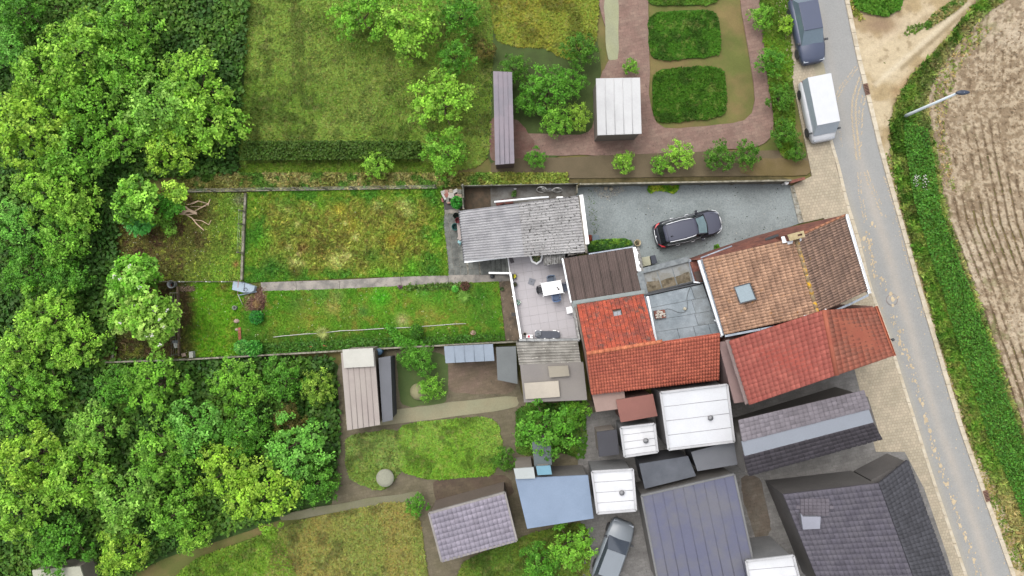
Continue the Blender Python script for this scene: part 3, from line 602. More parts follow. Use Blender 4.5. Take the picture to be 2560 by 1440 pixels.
for i in range(len(px) - 1):
    q = [(px[i] + 2, fy(px[i]) - 1), (px[i + 1] - 2, fy(px[i + 1]) - 1), (px[i + 1] - 2, fy(px[i + 1]) + 1), (px[i] + 2, fy(px[i]) + 1)]
    for k in range(2): mb = MB(); mb.prism(pts(q), .02 + .42 * k, .42 + .42 * k); mb.build('panel', fgrey, f3)
f4 = thing('divider_fence', 'upright concrete fence dividing the rubble corner from the yard', 'fence', W(1161, 498, 0))
for y in (469, 499, 526): post(1160 + (y - 469) * .03, y, 1.35, f4, .06)
for a, b in ((471, 497), (501, 524)):
    for k in range(3): mb = MB(); mb.prism(pts([(1159, a), (1161, a), (1162, b), (1160, b)]), .02 + .42 * k, .42 + .42 * k); mb.build('panel', fgrey, f4)
f5 = thing('yard_gate', 'narrow weathered gate closing the right end of the asphalt yard', 'gate', W(1439, 476, 0))
for k in range(4): mb = MB(); mb.prism(pts([(1438, 468 + k * 5.2), (1440, 468 + k * 5.2), (1440.6, 472.6 + k * 5.2), (1438.6, 472.6 + k * 5.2)]), .05, 1.1); mb.build('board', fconc, f5)
# cross fence between the two upper gardens: boards on the ground plus tall posts and mesh wires
f6 = thing('cross_fence', 'concrete base fence with leaning wire posts left of the rough lawn', 'fence', W(612, 590, 0))
fx = lambda y: 617 - (y - 482) * .045
for i in range(7):
    y0 = 484 + i * 31; y1 = y0 + 30; mb = MB(); mb.prism(pts([(fx(y0) - 2.6, y0), (fx(y0) + 2.6, y0), (fx(y1) + 2.6, y1), (fx(y1) - 2.6, y1)]), 0, .3 + .02 * (i % 2)); mb.build('gravel_board', fconc, f6)
ys_ = [497, 530, 563, 600, 633, 668]
for y in (530, 563, 633): post(fx(y), y, 1.25, f6, .04, CONC)
for z in (.6, .95, 1.22):
    for a, b in ((530, 563), (563, 633)): rail('wire', (fx(a), a), (fx(b), b), z, .007, f6, wire)
# fence between the two left gardens
f7 = thing('wire_fence', 'low wire fence with white topped posts between the two left gardens', 'fence', W(500, 705, 0))
px = [398, 432, 462, 505, 528, 566, 612]; fy = lambda x: 704 + .002 * (x - 398)
for x in px: post(x, fy(x), .8, f7, .035, WHITE if x in (462, 528, 566) else fconc)
for i in range(len(px) - 1):
    for z in (.3, .55, .78): rail('wire', (px[i], fy(px[i])), (px[i + 1], fy(px[i + 1])), z, .016 if z > .7 else .008, f7, fconc if z > .7 else wire)
    mb = MB(); mb.prism(pts([(px[i], 703.4), (px[i + 1] - .5, 703.4), (px[i + 1] - .5, 705), (px[i], 705)]), 0, .16); mb.build('gravel_board', fconc, f7)
f8 = thing('plot_fence', 'brown concrete base fence with posts beside the blossoming tree', 'fence', W(450, 800, 0))
fx = lambda y: 448 + (y - 718) * .02
for i in range(6):
    y0 = 716 + i * 29; y1 = y0 + 28; mb = MB(); mb.prism(pts([(fx(y0) - 2.2, y0), (fx(y0) + 2.2, y0), (fx(y1) + 2.2, y1), (fx(y1) - 2.2, y1)]), 0, .3); mb.build('gravel_board', mat('brown_board', C((136, 118, 96)), .9, .2, 3, .3, 40, C((104, 90, 72)), objrand=.1), f8)
for y in (732, 828, 884): post(fx(y), y, 1.3, f8, .035, fconc)
for z in (.7, 1.0, 1.28): rail('wire', (fx(732), 732), (fx(884), 884), z, .006, f8, wire)
# boundary wall at the bottom
f9 = thing('boundary_wall', 'long low concrete panel wall along the bottom of the middle gardens', 'wall', W(800, 880, 0))
px = [278, 350, 425, 480, 560, 640, 700, 775, 850, 925, 1000, 1075, 1150, 1225, 1300]; fy = lambda x: np.interp(x, [278, 480, 700, 1000, 1300], [903, 896, 884, 867, 852])
for i in range(len(px) - 1):
    q = [(px[i] + .4, fy(px[i]) - 1), (px[i + 1] - .4, fy(px[i + 1]) - 1), (px[i + 1] - .4, fy(px[i + 1]) + 1), (px[i] + .4, fy(px[i]) + 1)]
    for k in range(2): mb = MB(); mb.prism(pts(q), .02 + .35 * k, .35 + .35 * k); mb.build('panel', fgrey, f9)
    mb = MB(); mb.prism(pts([(q[0][0], q[0][1] - .8), (q[1][0], q[1][1] - .8), (q[2][0], q[2][1] + .8), (q[3][0], q[3][1] + .8)]), .703, .74); mb.build('coping', fconc, f9)
# edging pieces at far left
e1 = thing('edging_row', 'row of pale concrete edging blocks at the far left end of the plot', 'edging', W(280, 870, 0))
for y, l, c in ((842, 16, 0), (860, 18, 1), (880, 16, 0), (896, 12, 1)): mb = MB(); mb.prism(pts([(286 - (y - 842) * .1, y), (292 - (y - 842) * .1, y), (290 - (y - 842) * .1, y + l), (284 - (y - 842) * .1, y + l)]), 0, .16 + .04 * c); mb.build('block', CONC, e1)
t = thing('plant_frame', 'small square raised bed of weathered planks in the left plot', 'raised bed', W(303, 865, .05))  # open frame of planks for plants
for a, b in (((295, 856), (314, 859)), ((314, 859), (314, 876)), ((314, 876), (295, 873))): mb = MB(); mb.tube([W(a[0], a[1], .1), W(b[0], b[1], .1)], .035, 4); mb.build('plank', mat('old_wood', C((160, 140, 96)), .9, .2, 4, .3, 30), t)
# ================================================================== BUILDINGS (sharp)
def lerp(a, b, t): return a + (b - a) * t
def bil(cs, u, v):
    TL, TR, BR, BL = cs; return lerp(lerp(TL, TR, u), lerp(BL, BR, u), v)
def corner3(cs): return [W(*c) for c in cs]
def wall_poly(name, poly_px_z, h, m, parent, z0=0, inset=.0):
    P = [W(x, y, z) for x, y, z in poly_px_z]; c = sum(P, Vector()) / len(P)
    q = [(p.x + (c.x - p.x) * inset / max(.1, (c - p).length), p.y + (c.y - p.y) * inset / max(.1, (c - p).length)) for p in P]
    mb = MB(); mb.prism(q, z0, h if isinstance(h, (list, tuple)) else h); return mb.build(name, m, parent)
# --- tile mesh, unit size 1 x 1 (x across the slope, y down slope), waves + thick lower lip
def tile_mesh(name, waves, amp, lip, nseg=4):
    V = []; n = waves * nseg
    for j, (y, z) in enumerate(((0.04, 0.0), (1.10, lip), (1.10, lip - .5 * lip - .004))):
        for i in range(n + 1):
            ph = i / nseg * 2 * math.pi; V.append((i / n - .5, y - .5, z + amp * (.5 - .5 * math.cos(ph)) * (1 if j < 2 else .6)))
    Fc = [(r * (n + 1) + i, (r + 1) * (n + 1) + i, (r + 1) * (n + 1) + i + 1, r * (n + 1) + i + 1) for r in range(2) for i in range(n)]
    return np.array(V), np.array(Fc)
def lay_tiles(root, cs, nu, nv, tv, m, mj, limit, skip=None, name='tile', lift=.03, gap=.08):
    """cs: TL,TR (eave->...) world corners: u across the slope, v down slope (v=1 at the eave)"""
    V, Fc = tv; sx0 = (bil(cs, .5 + .5 / nu, .5) - bil(cs, .5 - .5 / nu, .5)).length * (1 - gap); sy0 = (bil(cs, .5, .5 + .5 / nv) - bil(cs, .5, .5 - .5 / nv)).length; V = V * np.array([sx0, sy0, 1]); me = npmesh(name, V, Fc, None, True); me.materials.append(m); cnt = 0; JV = []; JF = []; JC = []; k = 0
    l = wloc(root)
    order = [(j, i) for j in range(nv) for i in range(nu)]
    for j, i in order:
        u, v = (i + .5) / nu, (j + .5) / nv
        if skip and skip(u, v): continue
        p = bil(cs, u, v); ex = bil(cs, (i + 1) / nu, v) - bil(cs, i / nu, v); ey = bil(cs, u, (j + 1) / nv) - bil(cs, u, j / nv)
        nz = ex.cross(ey); nz = -nz if nz.z < 0 else nz; nz.normalize(); sx = ex.length * (1 - gap); sy = ey.length
        sx /= sx0; sy /= sy0; X = ex.normalized(); Yv = ey.normalized(); jx = random.gauss(0, .003); jy = random.gauss(0, .006)
        p = p + nz * (lift + random.gauss(0, .004)) + Yv * jy + X * jx
        M = Matrix(((X.x * sx, Yv.x * sy, nz.x, p.x), (X.y * sx, Yv.y * sy, nz.y, p.y), (X.z * sx, Yv.z * sy, nz.z, p.z), (0, 0, 0, 1)))
        if cnt < limit:
            o = link(name, me, None, root); o.matrix_local = Matrix.Translation(-l) @ M; cnt += 1
        else:
            Mn = np.array(M); W4 = np.c_[V, np.ones(len(V))] @ Mn.T; JV.append(W4[:, :3]); JF.append(Fc + k * len(V)); JC.append(np.full((len(V), 3), random.uniform(.82, 1.16))); k += 1
    if k:
        o = place('tiles', npmesh('tiles', np.vstack(JV), np.vstack(JF), np.vstack(JC), True), mj, root); o['kind'] = 'stuff'
    return cnt
lich = (C((196, 140, 60)), 5, .66, .78)
brn = dict(rough=.9, var=.09, scale=1.1, bump=.4, bscale=50, col2=C((160, 126, 104), 1.25), fine=.2)
sp = [(C((206, 146, 86), 1.1), 3.2, .62, .76), (C((236, 224, 206), 1.3), 26, .68, .74), (C((120, 96, 84), 1.0), 12, .6, .7)]
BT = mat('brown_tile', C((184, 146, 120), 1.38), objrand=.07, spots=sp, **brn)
brn2 = dict(brn); brn2['col2'] = C((144, 118, 104), 1.3)  # east slope gets darker tile colours, its shade put into them
BTJ = mat('brown_tile_shaded_joined', C((164, 134, 116), 1.35), attr=True, spots=[(C((176, 140, 78)), 3.2, .64, .78), (C((224, 212, 196), 1.3), 28, .7, .76)], **brn2)
BTE = mat('brown_tile_east_shaded', C((164, 134, 116), 1.35), objrand=.12, spots=[(C((176, 140, 78)), 3.2, .64, .78), (C((224, 212, 196), 1.3), 28, .7, .76)], **brn2)
brick = mat('red_brick', C((160, 104, 88)), .92, .14, 2, .4, 40, C((126, 82, 74)), brick=(.21, .07, (.75, .72, .7, 1), .01, 0), fine=.2)
render_w = mat('pale_render', C((210, 200, 184)), .9, .08, 2, .15, 40)
zinc = mat('zinc', C((196, 206, 218)), .5, .08, 3, .05, 30, C((168, 178, 192)), metal=.15)
zincd = mat('dull_zinc', C((148, 154, 156)), .6, .12, 3, .05, 30, C((122, 128, 130)), metal=.1)
whitep = mat('white_gutter', (.62, .64, .66, 1), .45, .06, 3)
# ---------------------------------------- brown tiled house
EW, ER, EE = 4.2, 7.0, 4.2
hs_ = thing('house', 'brown tiled gable house with square skylight beside the road', 'house', W(1950, 690, 0))
TLw, TRr, BRr, BLw = W(1758, 648, EW), W(1989, 594, ER), W(2044, 786, ER), W(1813, 836, EW)
TRe, BRe = W(2108, 541, EE), W(2166, 728, EE)
cw = Vector((0, 0, -.12))
def inset2(P, d):
    c = sum(P, Vector()) / len(P); return [p + (c - p).normalized() * d for p in P]
w4 = inset2([Vector((p.x, p.y, 0)) for p in (TLw, BLw, BRe, TRe)], .3)
mb = MB(); q = [(p.x, p.y) for p in w4]
rn, rs = lerp(Vector((TRr.x, TRr.y, 0)), Vector((BRr.x, BRr.y, 0)), .05), lerp(Vector((TRr.x, TRr.y, 0)), Vector((BRr.x, BRr.y, 0)), .95)
V = [(x, y, 0) for x, y in q] + [(x, y, 4.05) for x, y in q] + [(rn.x, rn.y, 6.6), (rs.x, rs.y, 6.6)]
mb.add(V, [(0, 3, 2, 1), (0, 1, 5, 4), (1, 2, 6, 5), (2, 3, 7, 6), (3, 0, 4, 7), (4, 8, 7), (5, 6, 9), (4, 5, 9, 8), (6, 7, 8, 9)]); wl = mb.build('wall', brick, hs_)
under = mat('roof_felt', C((96, 78, 66)), .95, .1)
for nm, cs in (('west_roof', (TLw, TRr, BRr, BLw)), ('east_roof', (TRr, TRe, BRe, BRr))):
    mb = MB(); mb.slab([c + Vector((0, 0, -.03)) for c in cs], .1); mb.build('roof_deck', under, hs_)
tv1 = tile_mesh('tile', 2, .012, .032); tv2 = tile_mesh('tile', 2, .05, .016)
SK = [W(1834, 717, 5.2), W(1875, 706, 5.5), W(1892, 749, 5.5), W(1850, 760, 5.2)]
def skip1(u, v):      # hole for skylight
    p = bil((TRr, BRr, BLw, TLw), u, v); return inpoly(np.array([p.x]), np.array([p.y]), [(a.x + (18.0 and (sum(q.x for q in SK) / 4 - a.x) * .14), a.y + (sum(q.y for q in SK) / 4 - a.y) * .14) for a in SK])[0]
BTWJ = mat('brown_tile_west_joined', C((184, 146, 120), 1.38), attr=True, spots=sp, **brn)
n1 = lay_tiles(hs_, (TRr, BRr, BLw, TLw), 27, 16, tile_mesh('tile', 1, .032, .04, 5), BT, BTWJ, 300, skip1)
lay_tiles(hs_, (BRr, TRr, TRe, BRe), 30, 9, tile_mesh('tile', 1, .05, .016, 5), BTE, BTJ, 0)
# ridge tiles
rt = mat('ridge_tile', C((186, 156, 124)), .9, .2, 3, .3, 40, C((150, 132, 100)), spots=[(C((226, 172, 40)), 2.4, .5, .62), (C((220, 214, 200)), 12, .62, .72)])
R0, R1 = lerp(TRr, BRr, .03) + Vector((0, 0, .02)), lerp(TRr, BRr, 1.0) + Vector((0, 0, .02))
for i in range(11):
    a, b = lerp(R0, R1, i / 11), lerp(R0, R1, (i + 1.06) / 11); mb = MB(); mb.tube([a, b], [.115, .128], 10); mb.build('ridge_tile', rt, hs_)
# skylight
sk = MB(); up = Vector((-.35, 0, .94)).normalized()
P = [p + up * .02 for p in SK]; PT = [p + up * .16 for p in SK]
fr = mat('dark_frame', C((86, 88, 92)), .5, .05)
c = sum(PT, Vector()) / 4; inn = [lerp(p, c, .12) for p in PT]; 
for i in range(4):
    j = (i + 1) % 4; sk.hull8([P[i], P[j], lerp(P[j], c, .12), lerp(P[i], c, .12)], [PT[i], PT[j], inn[j], inn[i]])
so_ = sk.build('skylight', fr, hs_)
gl = MB(); gl.slab([p - up * .02 for p in inn][::1], .03)
glass = mat('pale_glass', C((176, 192, 200), .9), .35, .03, 1, spec=.15); gl.build('pane', glass, so_)
# chimney
ch = thing('x', None, None, (0, 0, 0)); bpy.data.objects.remove(ch)
cz = 7.5; CP = [W(1970, 587, cz), W(2008, 577, cz), W(2012, 592, cz), W(1976, 602, cz)]
buff = mat('buff_brick', C((206, 188, 146)), .9, .12, 4, .3, 40, C((178, 160, 122)))
co = MB(); co.prism([(p.x, p.y) for p in CP], 5.6, cz - .08); chim = co.build('chimney', brick, hs_)
cc = sum(CP, Vector()) / 4
mb = MB(); big = [cc + (p - cc) * 1.06 for p in CP]; hole = [cc + (Vector((.2, .05, 0))) + (p - cc) * .3 for p in CP]
bb = [(p.x, p.y, cz - .08) for p in big]; tt = [(p.x, p.y, cz) for p in big]; hh = [(p.x, p.y, cz) for p in hole]; hb = [(p.x, p.y, cz - .3) for p in hole]
mb.add(bb + tt + hh, [(i, (i + 1) % 4, 4 + (i + 1) % 4, 4 + i) for i in range(4)] + [(4 + i, 4 + (i + 1) % 4, 8 + (i + 1) % 4, 8 + i) for i in range(4)]); mb.build('cap', buff, chim)
mb = MB(); mb.add(hh + hb, [(i, 4 + i, 4 + (i + 1) % 4, (i + 1) % 4) for i in range(4)] + [(4, 5, 6, 7)]); mb.build('flue', dark, chim)
for q4 in (((1953, 592), (1964, 590), (1968, 606), (1957, 608)), ((1968, 603), (1982, 600), (1984, 608), (1970, 611)), ((1996, 599), (2003, 595), (2004, 601), (1997, 605))):
    mb = MB(); mb.slab([W(x, y, 6.95) for x, y in q4], .03); mb.build('flashing', whitep, chim)
# verge/gable edge north: brick parapet band stepping down from the roof
band = [(1738, 656, 3.9), (1830, 624, 4.0), (1940, 591, 5.3), (1990, 578, 6.0), (2052, 560, 5.0), (2110, 540, 4.15)]
outer = [(1735, 650, 3.7), (1828, 615, 3.7), (1936, 580, 3.7), (2008, 560, 3.7), (2060, 549, 3.7), (2108, 538, 3.9)]
inner = [(1758, 649, 4.1), (1842, 628, 5.1), (1940, 605, 6.3), (1990, 593, 6.95), (2052, 566, 5.4), (2108, 542, 4.1)]
vb = MB()
for i in range(5):
    a, b, c2, d2 = W(*outer[i]), W(*outer[i + 1]), W(*inner[i + 1]), W(*inner[i])
    vb.add([a, b, c2, d2, a - Vector((0, 0, 3.7)), b - Vector((0, 0, 3.7))], [(0, 3, 2, 1), (0, 1, 5, 4)])
vb.build('gable', brick, hs_)
for a, b in (((1752, 645, 3.85), (1830, 615, 3.9)),):
    mb = MB(); mb.tube([W(*a), W(*b)], .05, 6); mb.build('pipe', zinc, hs_)
mb = MB(); mb.slab([W(1912, 596, 5.0), W(1945, 585, 5.2), W(1947, 590, 5.4), W(1914, 601, 5.2)], .05); mb.build('vent_slot', DKGREY, hs_)
# orange verge tiles along the north east slope
for i in range(9):
    a, b = lerp(TRr, TRe, i / 9 + .06), lerp(TRr, TRe, (i + 1.05) / 9 + .04); mb = MB(); mb.tube([a + Vector((0, .03, .03)), b + Vector((0, .03, .03))], .075, 8); mb.build('verge_tile', mat('orange_tile', C((184, 128, 98)), .9, .15, 3, .3, 40, objrand=.1), hs_)
# gutters
def gutter(root, a, b, w_, m, h=.08, name='gutter'):
    a, b = W(*a), W(*b); d = (b - a).normalized(); s = d.cross(Vector((0, 0, 1))).normalized(); mb = MB()
    prof = [(-w_, h), (-w_, -h), (w_, -h), (w_, h), (w_ * .78, h), (w_ * .78, -h * .5), (-w_ * .78, -h * .5), (-w_ * .78, h)]
    n = len(prof); vs = [p + s * x + Vector((0, 0, z)) for p in (a, b) for x, z in prof]
    mb.add(vs, [(i, (i + 1) % n, n + (i + 1) % n, n + i) for i in range(n)] + [tuple(range(n))[::-1], tuple(range(n, 2 * n))]); return mb.build(name, m, root)
gutter(hs_, (1747, 651, 4.0), (1806, 839, 4.0), .085, whitep)
gutter(hs_, (1754, 648, 4.12), (1811, 837, 4.12), .05, zinc)
gutter(hs_, (2115, 536, 4.05), (2173, 734, 4.05), .1, whitep); 
mb = MB(); mb.slab([W(2108, 540, 4.1), W(2112, 540, 4.1), W(2169, 731, 4.1), W(2165, 731, 4.1)], .04); mb.build('gutter_shade_strip', DKGREY, hs_)  # dark strip stands in for the shade inside the gutter
mb = MB(); mb.slab([W(2099, 543, 4.2), W(2116, 536, 4.2), W(2117, 539, 4.2), W(2100, 546, 4.2)], .05); mb.build('verge_board', whitep, hs_)
for i, (a, b, z0, z1) in enumerate((((1812, 838), (1900, 821), 4.25, 5.3), ((1901, 821), (1975, 807), 5.32, 6.2), ((2062, 785), (2120, 760), 6.5, 5.2), ((2121, 760), (2171, 735), 5.18, 4.25))):
    mb = MB(); mb.slab([W(a[0], a[1], z0), W(b[0], b[1], z1), W(b[0] + 1, b[1] + 5, z1), W(a[0] + 1, a[1] + 5, z0)], .05); mb.build('flashing', zinc, hs_)
for a, b, z in (((2010, 789), (2040, 783), 6.9), ((2050, 779), (2066, 772), 6.9)): mb = MB(); mb.slab([W(a[0], a[1], z), W(b[0], b[1], z), W(b[0] + 1, b[1] + 5, z), W(a[0] + 2, a[1] + 7, z)], .08); mb.build('ridge_flashing', whitep, hs_)
# front doors/windows on the road side wall (below the eaves)
e0, e1 = w4[3], w4[2]; dv = (e1 - e0); nrm = Vector((-dv.y, dv.x, 0)).normalized(); nrm = -nrm if nrm.x < 0 else nrm
for t0, zc, ww, hh_ in ((.2, 1.5, .9, 1.3), (.8, 1.5, .9, 1.3), (.5, 1.05, .9, 2.1)):
    p = e0 + dv * t0 + nrm * .02; R = Matrix.Rotation(math.atan2(dv.y, dv.x), 3, 'Z'); mb = MB(); mb.box(p + Vector((0, 0, zc)), (ww, .08, hh_), R=R)
    o = mb.build('door' if hh_ > 2 else 'window', whitep, hs_)
    if hh_ < 2: mb = MB(); mb.box(p + nrm * .03 + Vector((0, 0, zc)), (ww * .82, .06, hh_ * .82), R=R); mb.build('pane', mat('window_glass', (.03, .035, .04, 1), .08), o)
# small brick stack west of the gutter
rb = thing('brick_annex', 'narrow red brick wall stub with dark vent hatch between the flat roofs and brown house', 'wall', W(1738, 678, 0))
mb = MB(); mb.prism(pts([(1726, 655), (1744, 652), (1757, 704), (1741, 706)], 3.2), 0, 3.2); mb.build('brickwork', brick, rb)
mb = MB(); mb.slab([W(1735, 680, 3.26), W(1748, 677, 3.26), W(1756, 702, 3.26), W(1742, 704, 3.26)], .08); mb.build('hatch', mat('dull_brown', C((92, 78, 72)), .8, .1), rb)

# ---------------------------------------- light grey flat roof
fr_ = thing('flat_roof_extension', 'light grey felt flat roof with coiled cable between red and brown roofs', 'extension', W(1710, 780, 0))
Z = 3.2; FR = [(1621, 740), (1757, 710), (1803, 838), (1643, 859)]
FRp = pts(FR, Z)
wall_poly('wall', [(x, y, Z) for x, y in FR], Z - .12, render_w, fr_, inset=.1)
felt = mat('grey_felt', C((168, 177, 183)), .85, .1, .9, .2, 30, C((140, 150, 156)), spots=[(C((120, 126, 124)), 14, .70, .8), (C((184, 192, 198)), 1.4, .6, .8)], fine=.1)
feltd = mat('grey_felt_dirty', C((162, 170, 175)), .9, .1, 1.2, .2, 30, C((138, 144, 146)), spots=[(C((100, 102, 92)), 16, .62, .72), (C((190, 184, 164)), 18, .68, .74)], fine=.12)
TLf, TRf, BRf, BLf = [np.array(p, float) for p in FR]
def fq(u0, v0, u1, v1, g=.003): 
    f = lambda u, v: tuple((TLf * (1 - u) + TRf * u) * (1 - v) + (BLf * (1 - u) + BRf * u) * v)
    return [f(u0 + g, v0 + g), f(u1 - g, v0 + g), f(u1 - g, v1 - g), f(u0 + g, v1 - g)]
k = 0
for (v0, v1, us_) in ((0, .25, (0, .78, 1)), (.25, .52, (0, .72, 1)), (.52, .76, (0, .7, 1)), (.76, 1, (0, .36, .62, .86, 1))):
    for u0, u1 in zip(us_[:-1], us_[1:]):
        mb = MB(); mb.prism(pts(fq(u0, v0, u1, v1), Z), Z - .12, Z + .004 * (k % 3)); mb.build('felt_sheet', feltd if (u0 > .6 and v0 < .7) else felt, fr_); k += 1
def edge(root, a, b, z, w_, h, m, name='edging'):
    a, b = W(a[0], a[1], z), W(b[0], b[1], z); d = (b - a).normalized(); s = d.cross(Vector((0, 0, 1))) * w_
    mb = MB(); mb.prism([tuple((a + s)[:2]), tuple((b + s)[:2]), tuple((b - s)[:2]), tuple((a - s)[:2])], z - h, z); return mb.build(name, m, root)
edge(fr_, (1619, 741), (1642, 861), Z + .16, .07, .3, whitep); edge(fr_, (1640, 861), (1806, 840), Z + .14, .06, .3, whitep); edge(fr_, (1612, 738), (1758, 706), Z + .1, .045, .2, DKGREY)
gutter(fr_, (1614, 738, 3.1), (1637, 857, 3.1), .11, zinc)
cb = MB(); cab = [(1727, 716), (1721, 728), (1717, 745), (1719, 760), (1718, 771), (1712, 780), (1702, 782), (1692, 780), (1680, 774), (1668, 772), (1661, 775)]
cb.tube([W(x, y, Z + .04) for x, y in cab], .016, 5); tag(cb.build('cable', mat('grey_cable', C((112, 118, 120)), .7)), 'thin grey cable curling across the light grey flat roof', 'cable')
mb = MB(); mb.lathe(W(1712, 772, Z + .01), [(.11, 0), (.1, .06), (.06, .12), (.05, .18)], 12); tag(mb.build('roof_vent', mat('vent_cream', C((216, 208, 184)), .8)), 'small cream vent cowl on the light grey flat roof', 'vent')
stb = thing('chimney_stub', 'low chimney stub filled with rubble on the light grey flat roof', 'chimney', W(1650, 786, Z))
mb = MB(); mb.prism(pts([(1635, 778), (1662, 774), (1666, 794), (1639, 798)], Z + .3), Z, Z + .28); mb.build('brickwork', brick, stb)
for i in range(40):
    x, y = random.uniform(1641, 1663), random.uniform(778, 794); mb = MB() if i % 8 == 0 else mb; mb.rock(W(x, y, Z + .32), (.07, .06, .05), seed=i)
    if i % 8 == 7: mb.build('rubble', mat('rubble', C((214, 204, 192)), .9, .3, 6, .5, 30, objrand=.1), stb)
for a, b, lab in (((1734, 705), (1750, 707), 'white pipe end at the top right corner of the grey flat roof'), ((1786, 800), (1794, 806), 'white pipe end at the right edge of the grey flat roof')):
    mb = MB(); mb.tube([W(a[0], a[1], 3.4), W(b[0], b[1], 3.4)], .05, 8); tag(mb.build('pipe', whitep), lab, 'pipe')

# ---------------------------------------- dirty recessed flat roof
dr = thing('dirty_flat_roof', 'small stained flat roof with raised grey edge above the driveway', 'extension', W(1665, 695, 0))
Z = 2.9; DRp = [(1597, 680), (1722, 648), (1736, 704), (1612, 735)]
wall_poly('wall', [(x, y, Z) for x, y in DRp], Z - .45, mat('grey_render', C((150, 150, 146)), .9), dr, inset=.08)
stain = mat('stained_felt', C((158, 160, 158)), .7, .1, 1.2, .1, 20, C((146, 144, 136)), spots=[(C((134, 126, 110)), 1.6, .58, .72)], mix=(.45, .55))
puddle = mat('dried_puddle', C((134, 122, 102)), .6, .2, 1.5, .1, 20, C((106, 94, 70)), spots=[(C((84, 72, 50)), 2.2, .5, .62), (C((150, 132, 108)), 5, .62, .7)])
mb = MB(); mb.prism(pts(DRp, Z - .15), Z - .45, Z - .14); mb.build('deck', stain, dr)
for i, q in enumerate([[(1616, 704), (1650, 700), (1656, 722), (1617, 732)], [(1644, 704), (1688, 690), (1693, 712), (1646, 724)], [(1680, 696), (1722, 678), (1727, 703), (1684, 714)]]):
    P_ = pts(q, Z - .13); cx = sum(p[0] for p in P_) / 4; cy = sum(p[1] for p in P_) / 4; R_ = []
    for k in range(28):
        t = k / 28 * 4; a = int(t); f = t - a; x = P_[a][0] * (1 - f) + P_[(a + 1) % 4][0] * f; y = P_[a][1] * (1 - f) + P_[(a + 1) % 4][1] * f; r = .93 + .12 * random.random(); R_.append((cx + (x - cx) * r, cy + (y - cy) * r))
    mb = MB(); mb.prism(R_, Z - .145, Z - .132 + i * .001); mb.build('dirt_patch', puddle, dr)
for a, b, w_, m in (((1595, 680), (1723, 647), .17, zincd), ((1600, 681), (1613, 735), .2, zincd), ((1724, 648), (1736, 703), .07, zinc), ((1611, 735), (1738, 704), .05, DKGREY)): edge(dr, a, b, Z + .05 + .01 * w_, w_, .4, m, 'coping')
for x in (1628, 1662, 1695): edge(dr, (x, 672 - (x - 1628) * .26), (x + 1, 676 - (x - 1628) * .26), Z + .062, .01, .02, DKGREY, 'joint')
for u in (.36, .66):
    a = (1597 + 125 * u, 680 - 32 * u + 10); b = (1612 + 124 * u, 735 - 31 * u); edge(dr, a, b, Z - .12, .03, .05, zincd, 'seam')
# ---------------------------------------- brown panel roof
bp = thing('panel_roof_outbuilding', 'flat outbuilding roofed with brown ribbed panels right of the terrace', 'outbuilding', W(1505, 690, 0))
Z = 2.9; BP = [(1408, 646), (1581, 619), (1604, 727), (1429, 755)]
wall_poly('wall', [(x, y, Z) for x, y in BP], Z - .1, render_w, bp, inset=.12)
pm = mat('brown_panel', C((112, 96, 90)), .75, .08, 1.0, .1, 40, C((100, 86, 80)), objrand=.05)
B4 = [W(x, y, Z) for x, y in BP]; us_ = [0, .07, .215, .36, .505, .65, .79, .93, 1.0]; us_ = [0, .075, .21, .345, .48, .615, .75, .885, 1.0]
for r_, (v0, v1) in enumerate(((0, .46), (.445, 1))):
    for u0, u1 in zip(us_[:-1], us_[1:]):
        n = max(2, round((u1 - u0) / .031)); V = []
        for v, zz in ((v0, .02 * (1 - r_)), (v1, .02 * (1 - r_) - .005)):
            for i in range(4 * n + 1):
                u = u0 + .002 + (u1 - u0 - .004) * i / (4 * n); p = bil(B4, u, v); V.append((p.x, p.y, p.z + zz + (.035 if i % 4 in (1, 2) else 0)))
        k = 4 * n + 1; me = npmesh('panel', V, [(i, k + i, k + i + 1, i + 1) for i in range(4 * n)]); 
        o = place('panel', me, pm, bp)
        for (a, b) in ((u0, u0 + .006),): mb = MB(); mb.slab([bil(B4, a, v0) + Vector((0, 0, .06)), bil(B4, b, v0) + Vector((0, 0, .06)), bil(B4, b, v1) + Vector((0, 0, .05)), bil(B4, a, v1) + Vector((0, 0, .05))], .05); mb.build('lap', mat('lap_dark', C((66, 56, 52)), .8), bp)
edge(bp, (1406, 646), (1428, 756), Z + .05, .05, .2, whitep, 'fascia'); edge(bp, (1472, 635), (1583, 617), Z + .03, .04, .12, zinc, 'edge_trim')
edge(bp, (1432, 757), (1612, 729), Z + .12, .12, .3, mat('grey_coping', C((158, 166, 164)), .85, .1, 3, objrand=.05), 'coping')
edge(bp, (1436, 762), (1612, 734), Z + .06, .07, .3, mat('buff_coping', C((172, 164, 142)), .85, .1, 3), 'coping')
edge(bp, (1434, 757), (1437, 768), Z + .1, .14, .3, MATS['grey_coping'], 'coping')
# painted stone parapet at the right end
pp = thing('parapet_wall', 'peeling white painted stone wall at the right end of the brown panel roof', 'wall', W(1594, 650, 0))
for i in range(7):
    y0, y1 = 618 + i * 8.6, 618 + (i + 1) * 8.6 - .5; x0 = 1583 + i * 1.6; mb = MB(); mb.prism(pts([(x0 + 6 + random.random() * 3, y0), (x0 + 15, y0), (x0 + 17, y1), (x0 + 8 + random.random() * 3, y1)], 2.95), 0, 2.95 + .02 * random.random()); mb.build('stone', mat('grey_stone', C((166, 164, 158)), .9, .2, 4, .5, 30, C((132, 130, 126)), objrand=.12), pp)
    mb = MB(); mb.prism(pts([(x0 - 1, y0), (x0 + 6 + random.random() * 4, y0), (x0 + 8 + random.random() * 4, y1), (x0 + .5, y1)], 3.0), 2.6, 3.0); mb.build('paint_flake', WHITE, pp)
